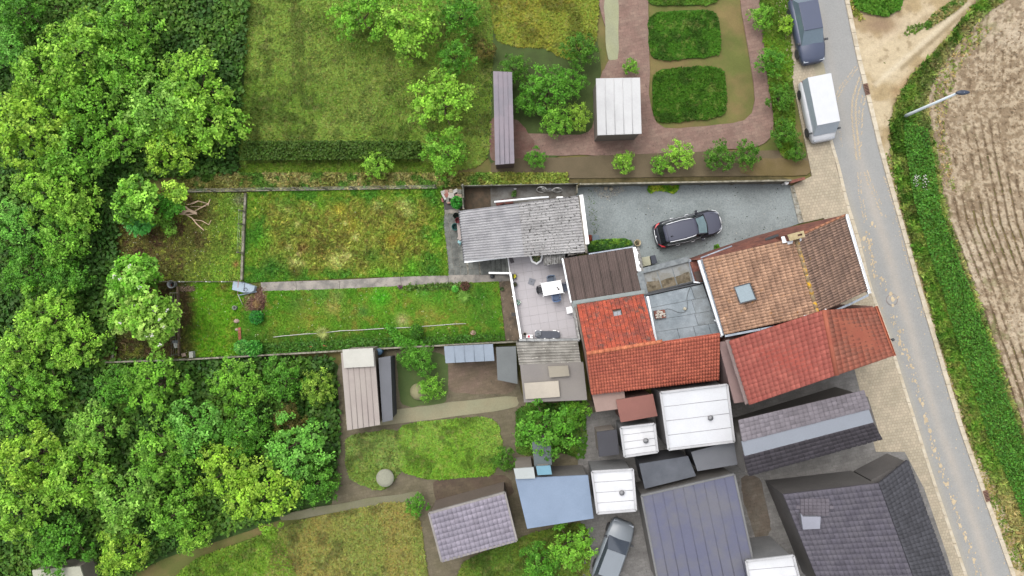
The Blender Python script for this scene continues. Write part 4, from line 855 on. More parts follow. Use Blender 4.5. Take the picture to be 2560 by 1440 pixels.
# ---------------------------------------- red tiled roof (north slope, ridge, south slope)
rh = thing('red_roof_house', 'low house with bright red pantiled roof and small roof window', 'house', W(1540, 820, 0))
Ee, Rr = 3.1, 4.5
a, b, c3, d3 = W(1442, 764, Ee), W(1609, 737, Ee), W(1640, 856, Rr), W(1466, 884, Rr)
tsp = [(C((128, 88, 78), 1.0), 1.8, .54, .68), (C((226, 132, 90), 1.05), 4, .62, .72), (C((240, 220, 200)), 26, .75, .8)]
RT_ = mat('red_tile', C((196, 94, 70), .98), .85, .16, 1.6, .3, 40, C((164, 88, 74), .95), spots=tsp, objrand=.15, fine=.2)
RTJ = mat('red_tile_joined', C((200, 112, 88), 1.5), .85, .12, 1.6, .3, 40, C((186, 102, 82), 1.5), attr=True, fine=.15)
mb = MB(); mb.slab([p - Vector((0, 0, .04)) for p in (a, d3, c3, b)], .1); mb.build('roof_deck', under, rh)
swp = [(1601, 778), (1632, 772)]
RW = [W(1532, 779, 3.35), W(1551, 775, 3.35), W(1553, 788, 3.45), W(1534, 792, 3.45)]
def skip2(u, v):
    p = bil((c3, d3, a, b), u, v); return inpoly(np.array([p.x]), np.array([p.y]), [(q.x, q.y) for q in RW])[0]
tv3 = tile_mesh('tile', 2, .028, .055)
lay_tiles(rh, (c3, d3, a, b), 16, 14, tv3, RT_, RTJ, 300, skip2)
# south slope down towards the blurred part
s0, s1, s2, s3 = d3, W(1800, 834, Rr), W(1798, 948, 3.1), W(1478, 985, 3.1)
mb = MB(); mb.slab([p - Vector((0, 0, .03)) for p in (s0, s3, s2, s1)], .1); mb.build('roof_deck', mat('red_felt', C((190, 100, 78)), .9), rh)
lay_tiles(rh, (s0, s1, s2, s3), 46, 13, tile_mesh('tile', 1, .04, .035), RTJ, RTJ, 0, lambda u, v: bil((s0, s1, s2, s3), u, v).x > W(1806, 0, 4).x)
mb = MB(); q = inset2([Vector((p.x, p.y, 0)) for p in (a, b, s2, s3)], .25); zt_ = [2.95, 2.95, 2.95, 2.95]; mb.prism([(p.x, p.y) for p in q], 0, 2.9); mb.build('wall', mat('brown_wall', C((150, 122, 108)), .9, .1, 2), rh)
mb = MB(); mb.add([tuple(p - Vector((0, 0, .14))) for p in (a, d3, s3)] + [(p.x, p.y, 2.9) for p in (a, d3, s3)], [(0, 1, 2), (0, 3, 4, 1), (1, 4, 5, 2)]); mb.build('gable', mat('brown_wall', None), rh)
rid = mat('red_ridge', C((226, 140, 100)), .85, .12, 3, .3, 40, C((206, 118, 86)), objrand=.12)
for i in range(13):
    p, q = lerp(d3, c3, i / 12), lerp(d3, c3, (i + 1.05) / 12); mb = MB(); mb.tube([p + Vector((0, 0, .05)), q + Vector((0, 0, .05))], [.12, .135], 10); mb.build('ridge_tile', rid, rh)
edge(rh, (1439, 766), (1466, 892), 3.35, .05, .3, mat('verge_grey', C((150, 138, 128)), .9), 'verge_board')
ow = MB(); PT = [p + Vector((0, 0, .14)) for p in RW]
for i in range(4):
    j = (i + 1) % 4; c = sum(PT, Vector()) / 4; ow.hull8([RW[i], RW[j], lerp(RW[j], c, .12), lerp(RW[i], c, .12)], [PT[i], PT[j], lerp(PT[j], c, .12), lerp(PT[i], c, .12)])
ow.hull8([lerp(RW[0], RW[1], .47), lerp(RW[0], RW[1], .53), lerp(RW[3], RW[2], .53), lerp(RW[3], RW[2], .47)], [lerp(PT[0], PT[1], .47), lerp(PT[0], PT[1], .53), lerp(PT[3], PT[2], .53), lerp(PT[3], PT[2], .47)])
oo = ow.build('roof_window', zincd, rh)
mb = MB(); mb.slab([lerp(p, c, .12) - Vector((0, 0, .04)) for p in PT], .02); mb.build('pane', mat('dim_glass', C((118, 124, 138)), .15, .05, spec=.6), oo)
# ---------------------------------------- corrugated shed
sh = thing('corrugated_shed', 'long shed with mossy grey corrugated roof between lawn and driveway', 'shed', W(1305, 575, 0))
SH = [W(1147, 528, 2.5), W(1445, 489, 3.0), W(1463, 630, 3.0), W(1160, 653, 2.5)]
mb = MB(); q = inset2([Vector((p.x, p.y, 0)) for p in SH], .3); mb.prism([(p.x, p.y) for p in q], 0, 2.3); mb.build('wall', mat('shed_wall', C((176, 166, 156)), .9, .1, 2), sh)
cm = dict(rough=.9, var=.07, scale=1.1, bump=.2, bscale=40, fine=.1)
cor1 = mat('corrugated', C((190, 189, 191)), col2=C((166, 165, 168)), objrand=.06, spots=[(C((210, 210, 210)), 10, .64, .72), (C((92, 92, 90)), 16, .7, .76)], **cm)
cor2 = mat('corrugated_mossy', C((194, 192, 191)), col2=C((170, 168, 167)), objrand=.06, spots=[(C((212, 210, 208)), 8, .62, .72), (C((62, 60, 54)), 7.5, .58, .63)], **cm)
NR = 20
def corr_sheet(root, cs, u0, u1, v0, v1, nr, amp, m, lift, along_u=True, name='sheet'):
    nw = int(round(nr * (v1 - v0))) * 6; V = []
    for u in (u0, u1):
        for i in range(nw + 1):
            v = v0 + (v1 - v0) * i / nw; p = bil(cs, u, v) if along_u else bil(cs, v, u); V.append((p.x, p.y, p.z + lift + amp * math.cos(2 * math.pi * v * nr)))
    k = nw + 1; me = npmesh(name, V, [(i, i + 1, k + i + 1, k + i) for i in range(nw)], None, True)
    if me.polygons[0].normal.z < 0: me.flip_normals()
    o = place(name, me, m, root); return o
vs_ = [0, .2, .4, .6, .8, 1.0]; us_ = [0, .25, .5, .76, 1.0]
for i in range(4):
    for j in range(5): corr_sheet(sh, SH, us_[i] - (.012 if i else 0), us_[i + 1], vs_[j], vs_[j + 1], NR, .042, cor1 if i < 2 else cor2, .05 + .014 * (3 - i) + .003 * (j % 2))
edge(sh, (1147, 528), (1160, 655), 2.62, .03, .2, DKGREY, 'verge_strip')
edge(sh, (1161, 655), (1264, 643), 2.6, .06, .22, whitep, 'gutter')
for i in range(8):
    y0, y1 = 489 + i * 18, 489 + (i + 1) * 18 - .8; x0 = 1446 + i * 2.25; mb = MB(); mb.prism(pts([(x0, y0), (x0 + 5, y0), (x0 + 7.2, y1), (x0 + 2.2, y1)], 3.12), 2.4, 3.1 + .02 * random.random()); mb.build('coping_stone', CONC, sh)
edge(sh, (1453, 487), (1469, 610), 3.2, .11, .35, WHITE, 'fascia')
cs_ = [W(1355, 621, 2.75), W(1415, 614, 2.75), W(1411, 657, 2.6), W(1360, 664, 2.6)]
sr = thing('lean_to_roof', 'small stained corrugated lean to roof between planter and brown panel roof', 'lean-to', W(1385, 640, 0))
corr_sheet(sr, cs_, 0, 1, 0, .5, 9, .034, mat('lean_sheet', C((176, 174, 172)), .9, .2, 2, .3, 30, C((120, 118, 114)), spots=[(C((70, 68, 62)), 9, .56, .62)]), 0, False); corr_sheet(sr, cs_, 0, 1, .49, 1, 9, .034, MATS['lean_sheet'], .006, False)
mb = MB(); q = inset2([Vector((p.x, p.y, 0)) for p in cs_], .15); mb.prism([(p.x, p.y) for p in q], .9, 2.5); mb.build('wall', mat('lean_wall', C((150, 146, 140)), .9), sr)
ms = thing('mossy_slab_roof', 'small mossy concrete slab roof beside the brown panel roof', 'roof', W(1440, 622, 0))
mb = MB(); mb.prism(pts([(1417, 616), (1461, 609), (1464, 632), (1420, 640)], 2.7), .9, 2.7); mb.build('slab', mat('mossy_slab', C((196, 190, 184)), .9, .2, 6, .6, 25, C((150, 142, 134)), spots=[(C((64, 54, 44)), 8, .52, .57)]), ms)
# ---------------------------------------- terrace
te = thing('terrace', 'raised terrace paved with large light grey square tiles', 'terrace', W(1350, 750, 0))
Z = .9; TP = [(1266, 630), (1440, 608), (1448, 700), (1436, 756), (1450, 850), (1303, 852)]
mb = MB(); mb.prism(pts(TP, Z - .03), 0, Z - .03); mb.build('base', mat('terrace_joint', C((164, 160, 160)), .9), te)
tl = mat('terrace_tile', C((206, 201, 204)), .7, .04, .6, .05, 40, C((204, 198, 200)), objrand=.022, fine=.03)
org = W(1290, 706, Z); th = math.radians(8.7); ex = Vector((math.cos(th), math.sin(th), 0)); ey = Vector((-math.sin(th), math.cos(th), 0)); S_ = .60
TPW = pts(TP, Z)
def clip(poly, cl):
    out = poly; n = len(cl); ar = sum(cl[i][0] * cl[(i + 1) % n][1] - cl[(i + 1) % n][0] * cl[i][1] for i in range(n)); cl = cl if ar > 0 else cl[::-1]
    for i in range(n):
        ax, ay = cl[i]; bx, by = cl[(i + 1) % n]; inp = out; out = []
        if not inp: break
        f = lambda p: (bx - ax) * (p[1] - ay) - (by - ay) * (p[0] - ax)
        for j in range(len(inp)):
            p, q = inp[j], inp[(j + 1) % len(inp)]; fp, fq_ = f(p), f(q)
            if fp >= 0: out.append(p)
            if (fp >= 0) != (fq_ >= 0): t = fp / (fp - fq_); out.append((p[0] + (q[0] - p[0]) * t, p[1] + (q[1] - p[1]) * t))
    return out
HULL = pts([(1266, 630), (1440, 608), (1448, 700), (1450, 850), (1303, 852)], Z)
for i in range(-3, 10):
    for j in range(-9, 6):
        sh_ = .0
        q = [org + ex * (S_ * (i + a) + sh_) + ey * S_ * (j + b) for a, b in ((.008, .008), (.992, .008), (.992, .992), (.008, .992))]
        c = clip([(p.x, p.y) for p in q], HULL)
        if len(c) > 2 and abs(sum(c[k][0] * c[(k + 1) % len(c)][1] - c[(k + 1) % len(c)][0] * c[k][1] for k in range(len(c)))) > .02: mb = MB(); mb.prism(c, Z - .04, Z + .002 * random.random()); mb.build('tile', tl, te)
tw = thing('terrace_parapet', 'slim white painted parapet along the left edge of the terrace', 'parapet', W(1288, 760, 0))
edge(tw, (1276, 684), (1303, 850), 1.45, .07, .6, WHITE, 'wall'); edge(tw, (1222, 682), (1278, 683), 1.45, .06, .12, WHITE, 'rail')
mb = MB(); mb.tube([W(1224, 683, 0), W(1224, 683, 0) + Vector((0, 0, 1.4))], .035, 6); mb.build('post', WHITE, tw)
mb = MB(); mb.prism(pts([(1268, 640), (1274, 684), (1276, 684), (1270, 640)], .98), 0, .98); mb.build('kerb', WHITE, tw)
for k in range(3): edge(tw, (1281 + k, 742 - 18 * k), (1281 + k, 740 - 18 * k), 1.2, .03, .1, WHITE, 'bracket')
t2 = thing('terrace_edge_wall', 'crumbling whitewashed wall top between terrace and red roofed house', 'wall', W(1440, 800, 0))
for i in range(12):
    y0, y1 = 757 + i * 7.7, 757 + (i + 1) * 7.7 - .4; f = lambda y: 1433 + (y - 757) * .165; j0 = random.uniform(-.8, .8); mb = MB(); mb.prism(pts([(f(y0) + j0 - 1.7, y0), (f(y0) + j0 + 2.2, y0), (f(y1) + 2.2 + j0, y1), (f(y1) - 1.7 + j0, y1)], 2.2), .9, 2.2 + .03 * random.random()); mb.build('block', mat('whitewash', C((226, 224, 220)), .9, .12, 5, .4, 30, C((190, 186, 180)), objrand=.05), t2)
t3 = thing('terrace_end_wall', 'pale rough wall along the lower edge of the terrace', 'wall', W(1375, 850, 0))
for i in range(8): mb = MB(); mb.prism(pts([(1298 + i * 19, 848), (1298 + i * 19 + 18.4, 847.6), (1298 + i * 19 + 18.4, 853), (1298 + i * 19, 853)], 1.7), .0, 1.7 + .02 * (i % 2)); mb.build('coping', mat('pale_coping', C((204, 206, 206)), .9, .12, 5, .4, 30, C((176, 178, 178)), objrand=.06), t3)
# neighbour's corrugated roof below the terrace
nr_ = thing('corrugated_canopy', 'weathered corrugated canopy roof just below the terrace', 'canopy', W(1370, 900, 0))
N4 = [W(1290, 855, 2.0), W(1444, 851, 2.2), W(1452, 905, 2.2), W(1298, 912, 2.0)]
cor3 = mat('canopy_sheet', C((176, 172, 164)), .9, .16, 1.5, .3, 30, C((140, 136, 128)), objrand=.07, spots=[(C((214, 210, 200)), 6, .6, .7)])
for i in range(3):
    for j in range(2): corr_sheet(nr_, N4, i / 3, (i + 1) / 3 + (.01 if i < 2 else 0), j / 2, (j + 1) / 2, 8, .045, cor3, .02 * (2 - i))
mb = MB(); q = inset2([Vector((p.x, p.y, 0)) for p in N4], .1); mb.prism([(p.x, p.y) for p in q], 0, 1.8); mb.build('wall', mat('dark_wall', C((90, 86, 84)), .9), nr_)
# ================================================================== PARKED CAR
def parked_car():
    c0 = W(1721, 571, .8); root = thing('parked_car', 'glossy black family car parked on the grey driveway', 'car', (c0.x, c0.y, .03)); ang = math.radians(14.3)
    R = Matrix.Rotation(ang, 3, 'Z'); O = Vector((c0.x, c0.y, .03)); T = lambda x, y, z: O + R @ Vector((x, y, z))
    paint = mat('black_paint', (.02, .021, .027, 1), .3, .03, 2, fine=.02, spec=.35); topm = mat('black_roof_paint', (.055, .058, .08, 1), .5, .03, 2, fine=.03, spec=.25); trim = mat('black_trim', (.012, .012, .013, 1), .45)  # roof and bonnet colour lightened to carry the sky's sheen
    chrome = mat('chrome_trim', (.6, .61, .63, 1), .35, .02); dg = mat('tinted_glass', (.012, .014, .016, 1), .15, .02, spec=.4); ws = mat('windscreen_sky_tint', (.13, .19, .21, 1), .2, .12, 3, spec=.5)  # pale windscreen base colour carries the sky reflection
    # body: stations along x  (rear -2.3 .. front 2.3)
    ST = [(-2.30, .62, .80, .62), (-2.26, .74, .92, .84), (-2.05, .85, 1.02, .92), (-1.4, .89, 1.02, .95), (-.4, .90, 1.0, .95), (.6, .90, .99, .94), (1.05, .89, .98, .92), (1.5, .87, .95, .86), (1.9, .81, .88, .78), (2.15, .70, .80, .70), (2.28, .52, .66, .6), (2.32, .36, .5, .5)]
    V = []; prof = lambda w_, zc, zs: [(0, zc), (.35 * w_, zc - .004), (.7 * w_, zc * .98 + .02 * zs), (.9 * w_, zs), (w_, zs - .14), (w_ * 1.0, .5), (w_ * .97, .3), (w_ * .85, .2)]
    for x, w_, zc, zs in ST:
        p = prof(w_, zc, min(zs, zc)); V += [T(x, -y, z) for y, z in p[::-1]] + [T(x, y, z) for y, z in p[1:]]
    n = 15; Fc = [(i * n + k, (i + 1) * n + k, (i + 1) * n + k + 1, i * n + k + 1) for i in range(len(ST) - 1) for k in range(n - 1)]
    mb = MB(); mb.add(V, Fc, True); mb.f += [tuple(range(n)), tuple(range((len(ST) - 1) * n, len(ST) * n))[::-1], ] ; mb.sm += [False, False]
    body = mb.build('body', paint, root)
    HP = [(1.16, .74, .985), (1.5, .76, .968), (1.9, .68, .90), (2.12, .5, .83), (2.2, .25, .79)]; V = []
    for x, w_, z in HP: V += [T(x, w_ * s, z + .022 - .03 * abs(s) ** 2) for s in (-1, -.5, 0, .5, 1)]
    mb = MB(); mb.add(V, [(i * 5 + k, (i + 1) * 5 + k, (i + 1) * 5 + k + 1, i * 5 + k + 1) for i in range(4) for k in range(4)], True); mb.build('bonnet', topm, root)
    # greenhouse (glass frustum) + roof
    LO = [(-2.12, .66), (-2.0, .76), (-.5, .83), (.55, .80), (1.10, .66), (1.20, .0)]; UP = [(-1.72, .52), (-1.6, .60), (-.6, .64), (.05, .62), (.36, .52), (.42, .0)]
    lo = LO + [(x, -y) for x, y in LO[::-1][1:]]; up = UP + [(x, -y) for x, y in UP[::-1][1:]]
    mb = MB(); m_ = len(lo); mb.add([T(x, y, .96) for x, y in lo] + [T(x, y, 1.56) for x, y in up], [(i, (i + 1) % m_, m_ + (i + 1) % m_, m_ + i) for i in range(m_)][::-1]); mb.build('side_windows', dg, root)
    q = [(1.16, -.60, .985), (1.24, 0, .985), (1.16, .60, .985), (.40, .50, 1.575), (.46, 0, 1.60), (.40, -.50, 1.575)]
    mb = MB(); mb.add([T(*p) for p in q], [(0, 1, 4, 5), (1, 2, 3, 4)], True); mb.build('windscreen', ws, root)
    mb = MB(); mb.add([T(*p) for p in [(1.14, -.02 - .54, .998), (1.15, -.34, .998), (.80, -.36, 1.28), (.78, -.54, 1.26)]], [(0, 1, 2, 3)]); mb.build('painted_reflection', dg, root)  # dark quad laid over the glass as a painted reflection
    # roof
    RP = [(-1.86, .50, 1.50), (-1.7, .585, 1.57), (-.9, .635, 1.63), (-.2, .63, 1.64), (.2, .58, 1.62), (.42, .50, 1.585)]; V = []
    for x, w_, z in RP: V += [T(x, w_ * s, z - .03 * abs(s) ** 3) for s in (-1, -.85, -.4, 0, .4, .85, 1)]
    mb = MB(); mb.add(V, [(i * 7 + k, (i + 1) * 7 + k, (i + 1) * 7 + k + 1, i * 7 + k + 1) for i in range(5) for k in range(6)], True); rf = mb.build('roof', topm, root); s_ = rf.modifiers.new('s', 'SOLIDIFY'); s_.thickness = .05
    mb = MB(); mb.tube([T(-1.66, -.57, 1.585), T(-1.68, 0, 1.612), T(-1.66, .57, 1.585)], .007, 4); mb.build('roof_seam', trim, rf)
    mb = MB(); mb.add([T(-1.32, -.25, 1.64), T(-1.5, -.21, 1.63), T(-1.5, -.29, 1.63), T(-1.48, -.25, 1.72)], [(0, 1, 3), (0, 3, 2), (1, 2, 3)]); mb.build('fin_aerial', trim, rf)
    mb = MB(); V = [T(-2.08, -.62, 1.08), T(-2.12, 0, 1.1), T(-2.08, .62, 1.08), T(-1.86, .52, 1.5), T(-1.9, 0, 1.53), T(-1.86, -.52, 1.5)]; mb.add(V, [(0, 5, 4, 1), (1, 4, 3, 2)], True); mb.build('rear_window', dg, root)
    for s in (-1, 1):
        mb = MB(); mb.tube([T(-1.62, .60 * s, 1.60), T(-1.5, .61 * s, 1.67), T(-.6, .645 * s, 1.70), (T(.05, .60 * s, 1.68)), T(.18, .56 * s, 1.63)], .022, 6); mb.build('roof_rail', chrome, root)
        mb = MB(); mb.tube([T(-1.85, .70 * s, 1.1), T(-1.6, .79 * s, 1.0), T(-.5, .86 * s, .975), T(.6, .83 * s, .965)], .011, 4); mb.build('window_trim', chrome, root)
        mb = MB(); mb.tube([T(1.14, .64 * s, .99), T(.75, .60 * s, 1.3), T(.34, .54 * s, 1.58)], .05, 6); mb.build('pillar', paint, root)
        mb = MB(); vs = [(.62, .86), (.78, .90), (.82, 1.04), (.70, 1.08), (.62, 1.04)]; mb.prism([tuple(T(x, y * s, 0)[:2]) for x, y in vs], .98, 1.12); mr = mb.build('mirror', paint, root, .02)
        mb = MB(); mb.box(T(.8, .97 * s, 1.04), (.02, .1, .08), R=R); mb.build('indicator', chrome, mr)
        for x in (-1.1, -.05): mb = MB(); mb.tube([T(x, .90 * s, .84), T(x + .05, .945 * s, .85), T(x + .2, .94 * s, .85), T(x + .24, .90 * s, .84)], .02, 5); mb.build('door_handle', chrome, root)
        mb = MB(); P = [(-2.30, .50, .83), (-2.1, .80, .93), (-1.86, .875, .95), (-1.9, .80, 1.01), (-2.1, .66, 1.0), (-2.285, .52, .9)]; mb.hull8([T(x, y * s, z - .06) for x, y, z in P], [T(x, y * s, z + .015) for x, y, z in P]); mb.build('tail_light', mat('red_lens', (.35, .008, .012, 1), .2, .1, coat=.5), root)
        mb = MB(); P = [(1.95, .66, .83), (2.16, .58, .78), (2.27, .45, .69), (2.2, .44, .74), (2.05, .52, .82)]; mb.hull8([T(x, y * s, z - .05) for x, y, z in P], [T(x, y * s, z + .02) for x, y, z in P]); mb.build('headlight', mat('clear_lens', (.25, .27, .3, 1), .1), root)
        mb = MB(); mb.tube([T(1.82, .82 * s, .80), T(2.1, .70 * s, .74), T(2.25, .54 * s, .67), T(2.31, .36 * s, .6)], .02, 5); mb.build('chrome_strip', chrome, root)
        for x in (-1.35, 1.4):
            mb = MB(); c = T(x, .80 * s, .34); a = R @ Vector((0, 1, 0)); u = R @ Vector((1, 0, 0)); vs = []; N_ = 20
            for d, r in ((-.11, .31), (-.09, .34), (.09, .34), (.11, .31)):
                for k in range(N_): t = 2 * math.pi * k / N_; vs.append(c + a * d * s + u * r * math.cos(t) + Vector((0, 0, r * math.sin(t))))
            mb.add(vs, [(i * N_ + k, i * N_ + (k + 1) % N_, (i + 1) * N_ + (k + 1) % N_, (i + 1) * N_ + k) for i in range(3) for k in range(N_)] + [tuple(range(N_)), tuple(range(3 * N_, 4 * N_))]); wh = mb.build('wheel', trim, root)
            mb = MB(); vs = [c + a * .115 * s + u * .21 * math.cos(t) + Vector((0, 0, .21 * math.sin(t))) for t in [2 * math.pi * k / 10 for k in range(10)]]; mb.add(vs + [c + a * .09 * s], [(k, (k + 1) % 10, 10) for k in range(10)]); mb.build('rim', chrome, wh)
    mb = MB(); mb.tube([T(2.3, -.28, .585), T(2.335, 0, .60), T(2.3, .28, .585)], .028, 6); mb.build('grille_strip', chrome, root)
    mb = MB(); mb.tube([T(-2.27, -.55, .80), T(-2.335, -.2, .80), T(-2.335, .2, .80), T(-2.27, .55, .80)], .022, 5); mb.build('boot_strip', chrome, root)
    mb = MB(); mb.box(T(-2.3, 0, .9), (.04, .09, .05), R=R); mb.build('badge', chrome, root)
    mb = MB(); mb.tube([T(1.13, -.7, 1.0), T(1.22, 0, 1.0), T(1.13, .7, 1.0)], .045, 6); mb.build('wiper_cowl', trim, root)
    for s in (-1, 1): mb = MB(); mb.tube([T(1.3, .72 * s, .965), T(1.75, .6 * s, .925), T(2.05, .45 * s, .85)], .012, 4); mb.build('bonnet_seam', trim, root)
parked_car()

# ================================================================== TERRACE FURNITURE
Z = .905; a9 = math.radians(9)
tb = thing('garden_table', 'white rectangular garden table on the terrace', 'table', W(1381, 720, Z)); 
zt = Z + .74; tw_ = mat('white_table', (.66, .66, .66, 1), .5, .04, 8, spots=[(C((210, 206, 204)), 12, .66, .74)])
q = [W(1352, 708, zt), W(1402, 700, zt), (W(1409, 732, zt)), W(1359, 740, zt)]
mb = MB(); mb.slab(q, .045); mb.build('tabletop', tw_, tb, .008); ct = sum(q, Vector()) / 4
for p in q:
    l = ct + (p - ct) * .9; mb = MB(); mb.tube([(l.x, l.y, Z), (l.x, l.y, zt - .04)], [.03, .022], 8); mb.build('leg', tw_, tb)
    e = ct + (p - ct) * 1.05; mb = MB(); mb.box((e.x, e.y, zt - .03), (.05, .05, .04)); mb.build('corner_clip', tw_, tb)
for x, y, r, lab in ((1393, 719, .045, 'smaller dark pot on the white table'), (1396.3, 723, .06, 'larger dark ashtray on the white table')):
    mb = MB(); mb.lathe(W(x, y, zt + .002), [(r * .8, 0), (r, .02), (r, .07), (r * .75, .07), (r * .7, .02)], 14); tag(mb.build('table_pot', mat('brown_pot', C((96, 84, 80)), .6)), lab, 'pot')
def chair(px, py, rot, col, lab):
    c = W(px, py, Z); root = thing('garden_chair', lab, 'chair', c, 'plastic garden chairs round the white table'); R = Matrix.Rotation(rot, 3, 'Z'); T = lambda x, y, z: c + R @ Vector((x, y, z))
    m = mat('chair_' + str(col), C(col), .5, .06, 3); md = mat('chair_seat' + str(col), C(tuple(v * .82 for v in col)), .55, .06, 3)
    mb = MB(); mb.slab([T(-.22, -.22, .44), T(.22, -.22, .44), T(.2, .2, .42), T(-.2, .2, .42)], .03); mb.build('seat', md, root, .01)
    V = []; N_ = 7
    for z, r, o in ((.44, 0, 0), (.62, .02, .03), (.84, .05, .09)):
        for k in range(N_): t = (k / (N_ - 1) - .5) * 2; V.append(T(t * (.23 + r * .5), -.2 - o - .06 * (1 - t * t), z - (.07 * t * t if z > .8 else 0)))
    mb = MB(); mb.add(V, [(i * N_ + k, i * N_ + k + 1, (i + 1) * N_ + k + 1, (i + 1) * N_ + k) for i in range(2) for k in range(N_ - 1)], True); b = mb.build('backrest', m, root); s_ = b.modifiers.new('s', 'SOLIDIFY'); s_.thickness = .03
    for s in (-1, 1):
        mb = MB(); mb.tube([T(s * .25, -.26, .78), T(s * .27, -.1, .66), T(s * .27, .12, .65), T(s * .25, .2, .62)], .028, 6); mb.build('armrest', m, root)
        for y in (-.2, .2): mb = MB(); mb.tube([T(s * .24, y * 1.1, 0), T(s * .21, y, .44)], [.02, .028], 6); mb.build('leg', m, root)
        mb = MB(); mb.tube([T(s * .21, .2, .44), T(s * .25, .2, .63)], .02, 6); mb.build('arm_post', m, root)
chair(1377, 700, a9 + math.pi, (134, 150, 172), 'grey blue garden chair on the upper side of the white table')
chair(1389, 742, a9, (102, 126, 166), 'blue garden chair on the lower side of the white table')
chair(1352, 724, a9 - math.pi / 2, (84, 84, 90), 'dark grey garden chair at the left end of the white table')
chair(1411, 717, a9 + math.pi / 2, (92, 104, 128), 'slate garden chair half hidden at the right end of the table')
# parasol base, mat, stool, pots, lounger
pbm = mat('base_grey', C((150, 152, 160)), .8, .06, 4)
t = thing('parasol_base', 'square grey parasol base on the open terrace', 'parasol base', W(1329, 704, Z)); R = Matrix.Rotation(math.radians(-18), 3, 'Z')
mb = MB(); mb.box(W(1329, 704, Z + .035), (.42, .42, .06), R=R); mb.build('plate', pbm, t, .01); mb = MB(); mb.lathe(W(1329, 704, Z + .065), [(.035, 0), (.035, .04), (.02, .04), (.02, 0)], 10, False); mb.build('socket', DKGREY, t)
mb = MB(); mb.prism(pts([(1271, 641), (1279, 638), (1286, 656), (1277, 659)], Z), Z, Z + .02); tag(mb.build('doormat', mat('doormat', C((112, 106, 110)), .95, .15, 20, .5, 60)), 'dark grey doormat at the top of the steps', 'doormat')
t = thing('plastic_stool', 'square white plastic stool beside the crumbling wall', 'stool', W(1424, 775, Z)); q = [W(1415, 769, Z + .42), W(1429, 765, Z + .42), W(1434, 781, Z + .42), W(1418, 785, Z + .42)]
mb = MB(); mb.slab(q, .03); mb.build('seat', tw_, t, .01); c = sum(q, Vector()) / 4
for p in q: l = c + (p - c) * .95; mb = MB(); mb.tube([(l.x, l.y, Z), (c.x + (p.x - c.x) * .8, c.y + (p.y - c.y) * .8, Z + .4)], .02, 6); mb.build('leg', tw_, t)
lg = thing('sun_lounger', 'dark grey sun lounger with white hinges along the lower terrace wall', 'sun lounger', W(1368, 834, Z)); slate = mat('slate_fabric', C((98, 102, 112)), .85, .06, 8)
V = [W(x, y, Z + .32) for x, y in ((1344, 827), (1393, 828), (1400, 831), (1400, 843), (1393, 846), (1344, 846), (1338, 842), (1337, 831))]
mb = MB(); mb.prism([(p.x, p.y) for p in V], Z + .28, Z + .32); mb.build('bed', slate, lg, .01)
for x, y in ((1352, 826), (1384, 826), (1388, 826), (1362, 846), (1384, 846), (1396, 829), (1340, 827)): mb = MB(); mb.box(W(x, y, Z + .325), (.11, .04, .03), R=Matrix.Rotation(-.6 if x > 1390 else 0, 3, 'Z')); mb.build('hinge', WHITE, lg)
for x in (1345, 1368, 1391):
    for y in (828, 844): p = W(x, y, Z); mb = MB(); mb.tube([p, p + Vector((0, 0, .28))], .018, 6); mb.build('leg', CONC, lg)
t = thing('parasol_base', 'round grey plastic parasol base standing on the left end of the lounger', 'parasol base', W(1345, 834, Z + .32)); c = W(1345, 834, Z + .33)
mb = MB(); n = 8; vs = [(c.x + .235 * math.cos(k * math.pi / 4 + .5), c.y + .235 * math.sin(k * math.pi / 4 + .5)) for k in range(8)]; mb.prism(vs, c.z, c.z + .07); mb.build('shell', mat('shell_grey', C((136, 140, 146)), .7, .06, 4), t, .03); mb = MB(); mb.lathe(c + Vector((0, 0, .07)), [(.045, 0), (.045, .04), (.03, .04)], 10); mb.build('socket', DKGREY, t)
mb = MB(); mb.box(c + Vector((.03, -.14, .072)), (.24, .05, .015), R=Matrix.Rotation(.3, 3, 'Z')); mb.build('handle_slot', DKGREY, t)
t = thing('cool_box', 'small white box with a red lid panel beside the lounger', 'box', W(1324, 841, Z)); R = Matrix.Rotation(-.05, 3, 'Z')
mb = MB(); mb.box(W(1324, 841, Z + .12), (.46, .24, .2), R=R); mb.build('body', tw_, t, .03); mb = MB(); mb.box(W(1322, 841, Z + .23) , (.16, .15, .02), R=R); mb.build('lid_panel', mat('pink_red', C((226, 84, 104)), .5), t); mb = MB(); mb.lathe(W(1330, 841, Z + .225), [(.035, 0), (.03, .02)], 10); mb.build('knob', DKGREY, t)
t = thing('plant_pot', 'empty dark pot with pale rim near the lower left terrace corner', 'pot', W(1312, 835, Z)); mb = MB(); mb.lathe(W(1312, 835, Z), [(.08, 0), (.13, .2), (.13, .22), (.1, .22), (.09, .12)], 14); mb.build('pot', mat('pot_pale', C((170, 160, 148)), .8), t); mb = MB(); mb.lathe(W(1312, 835, Z + .15), [(.095, 0), (.0, .01)], 12, False); mb.build('soil', dark, t)
def plantball(root, px, py, z, r, n, cols, size=.05, name='foliage', tilt=1.2, flat=.6):
    d = RNG.normal(size=(n, 3)); d /= np.linalg.norm(d, axis=1)[:, None]; rr = r * (.55 + .45 * RNG.random(n))[:, None]; P = d * rr * np.array([1, 1, flat]); c = W(px, py, z); P += np.array(c); P[:, 2] = np.maximum(P[:, 2], c.z - r * .3)
    cc = An(np.array(cols, float)[RNG.integers(0, len(cols), n)], 1.9); return leaves(name, P, size * (.6 + .8 * RNG.random(n)), jit(cc, n, .2), tilt, 1.7, LEAF, root)
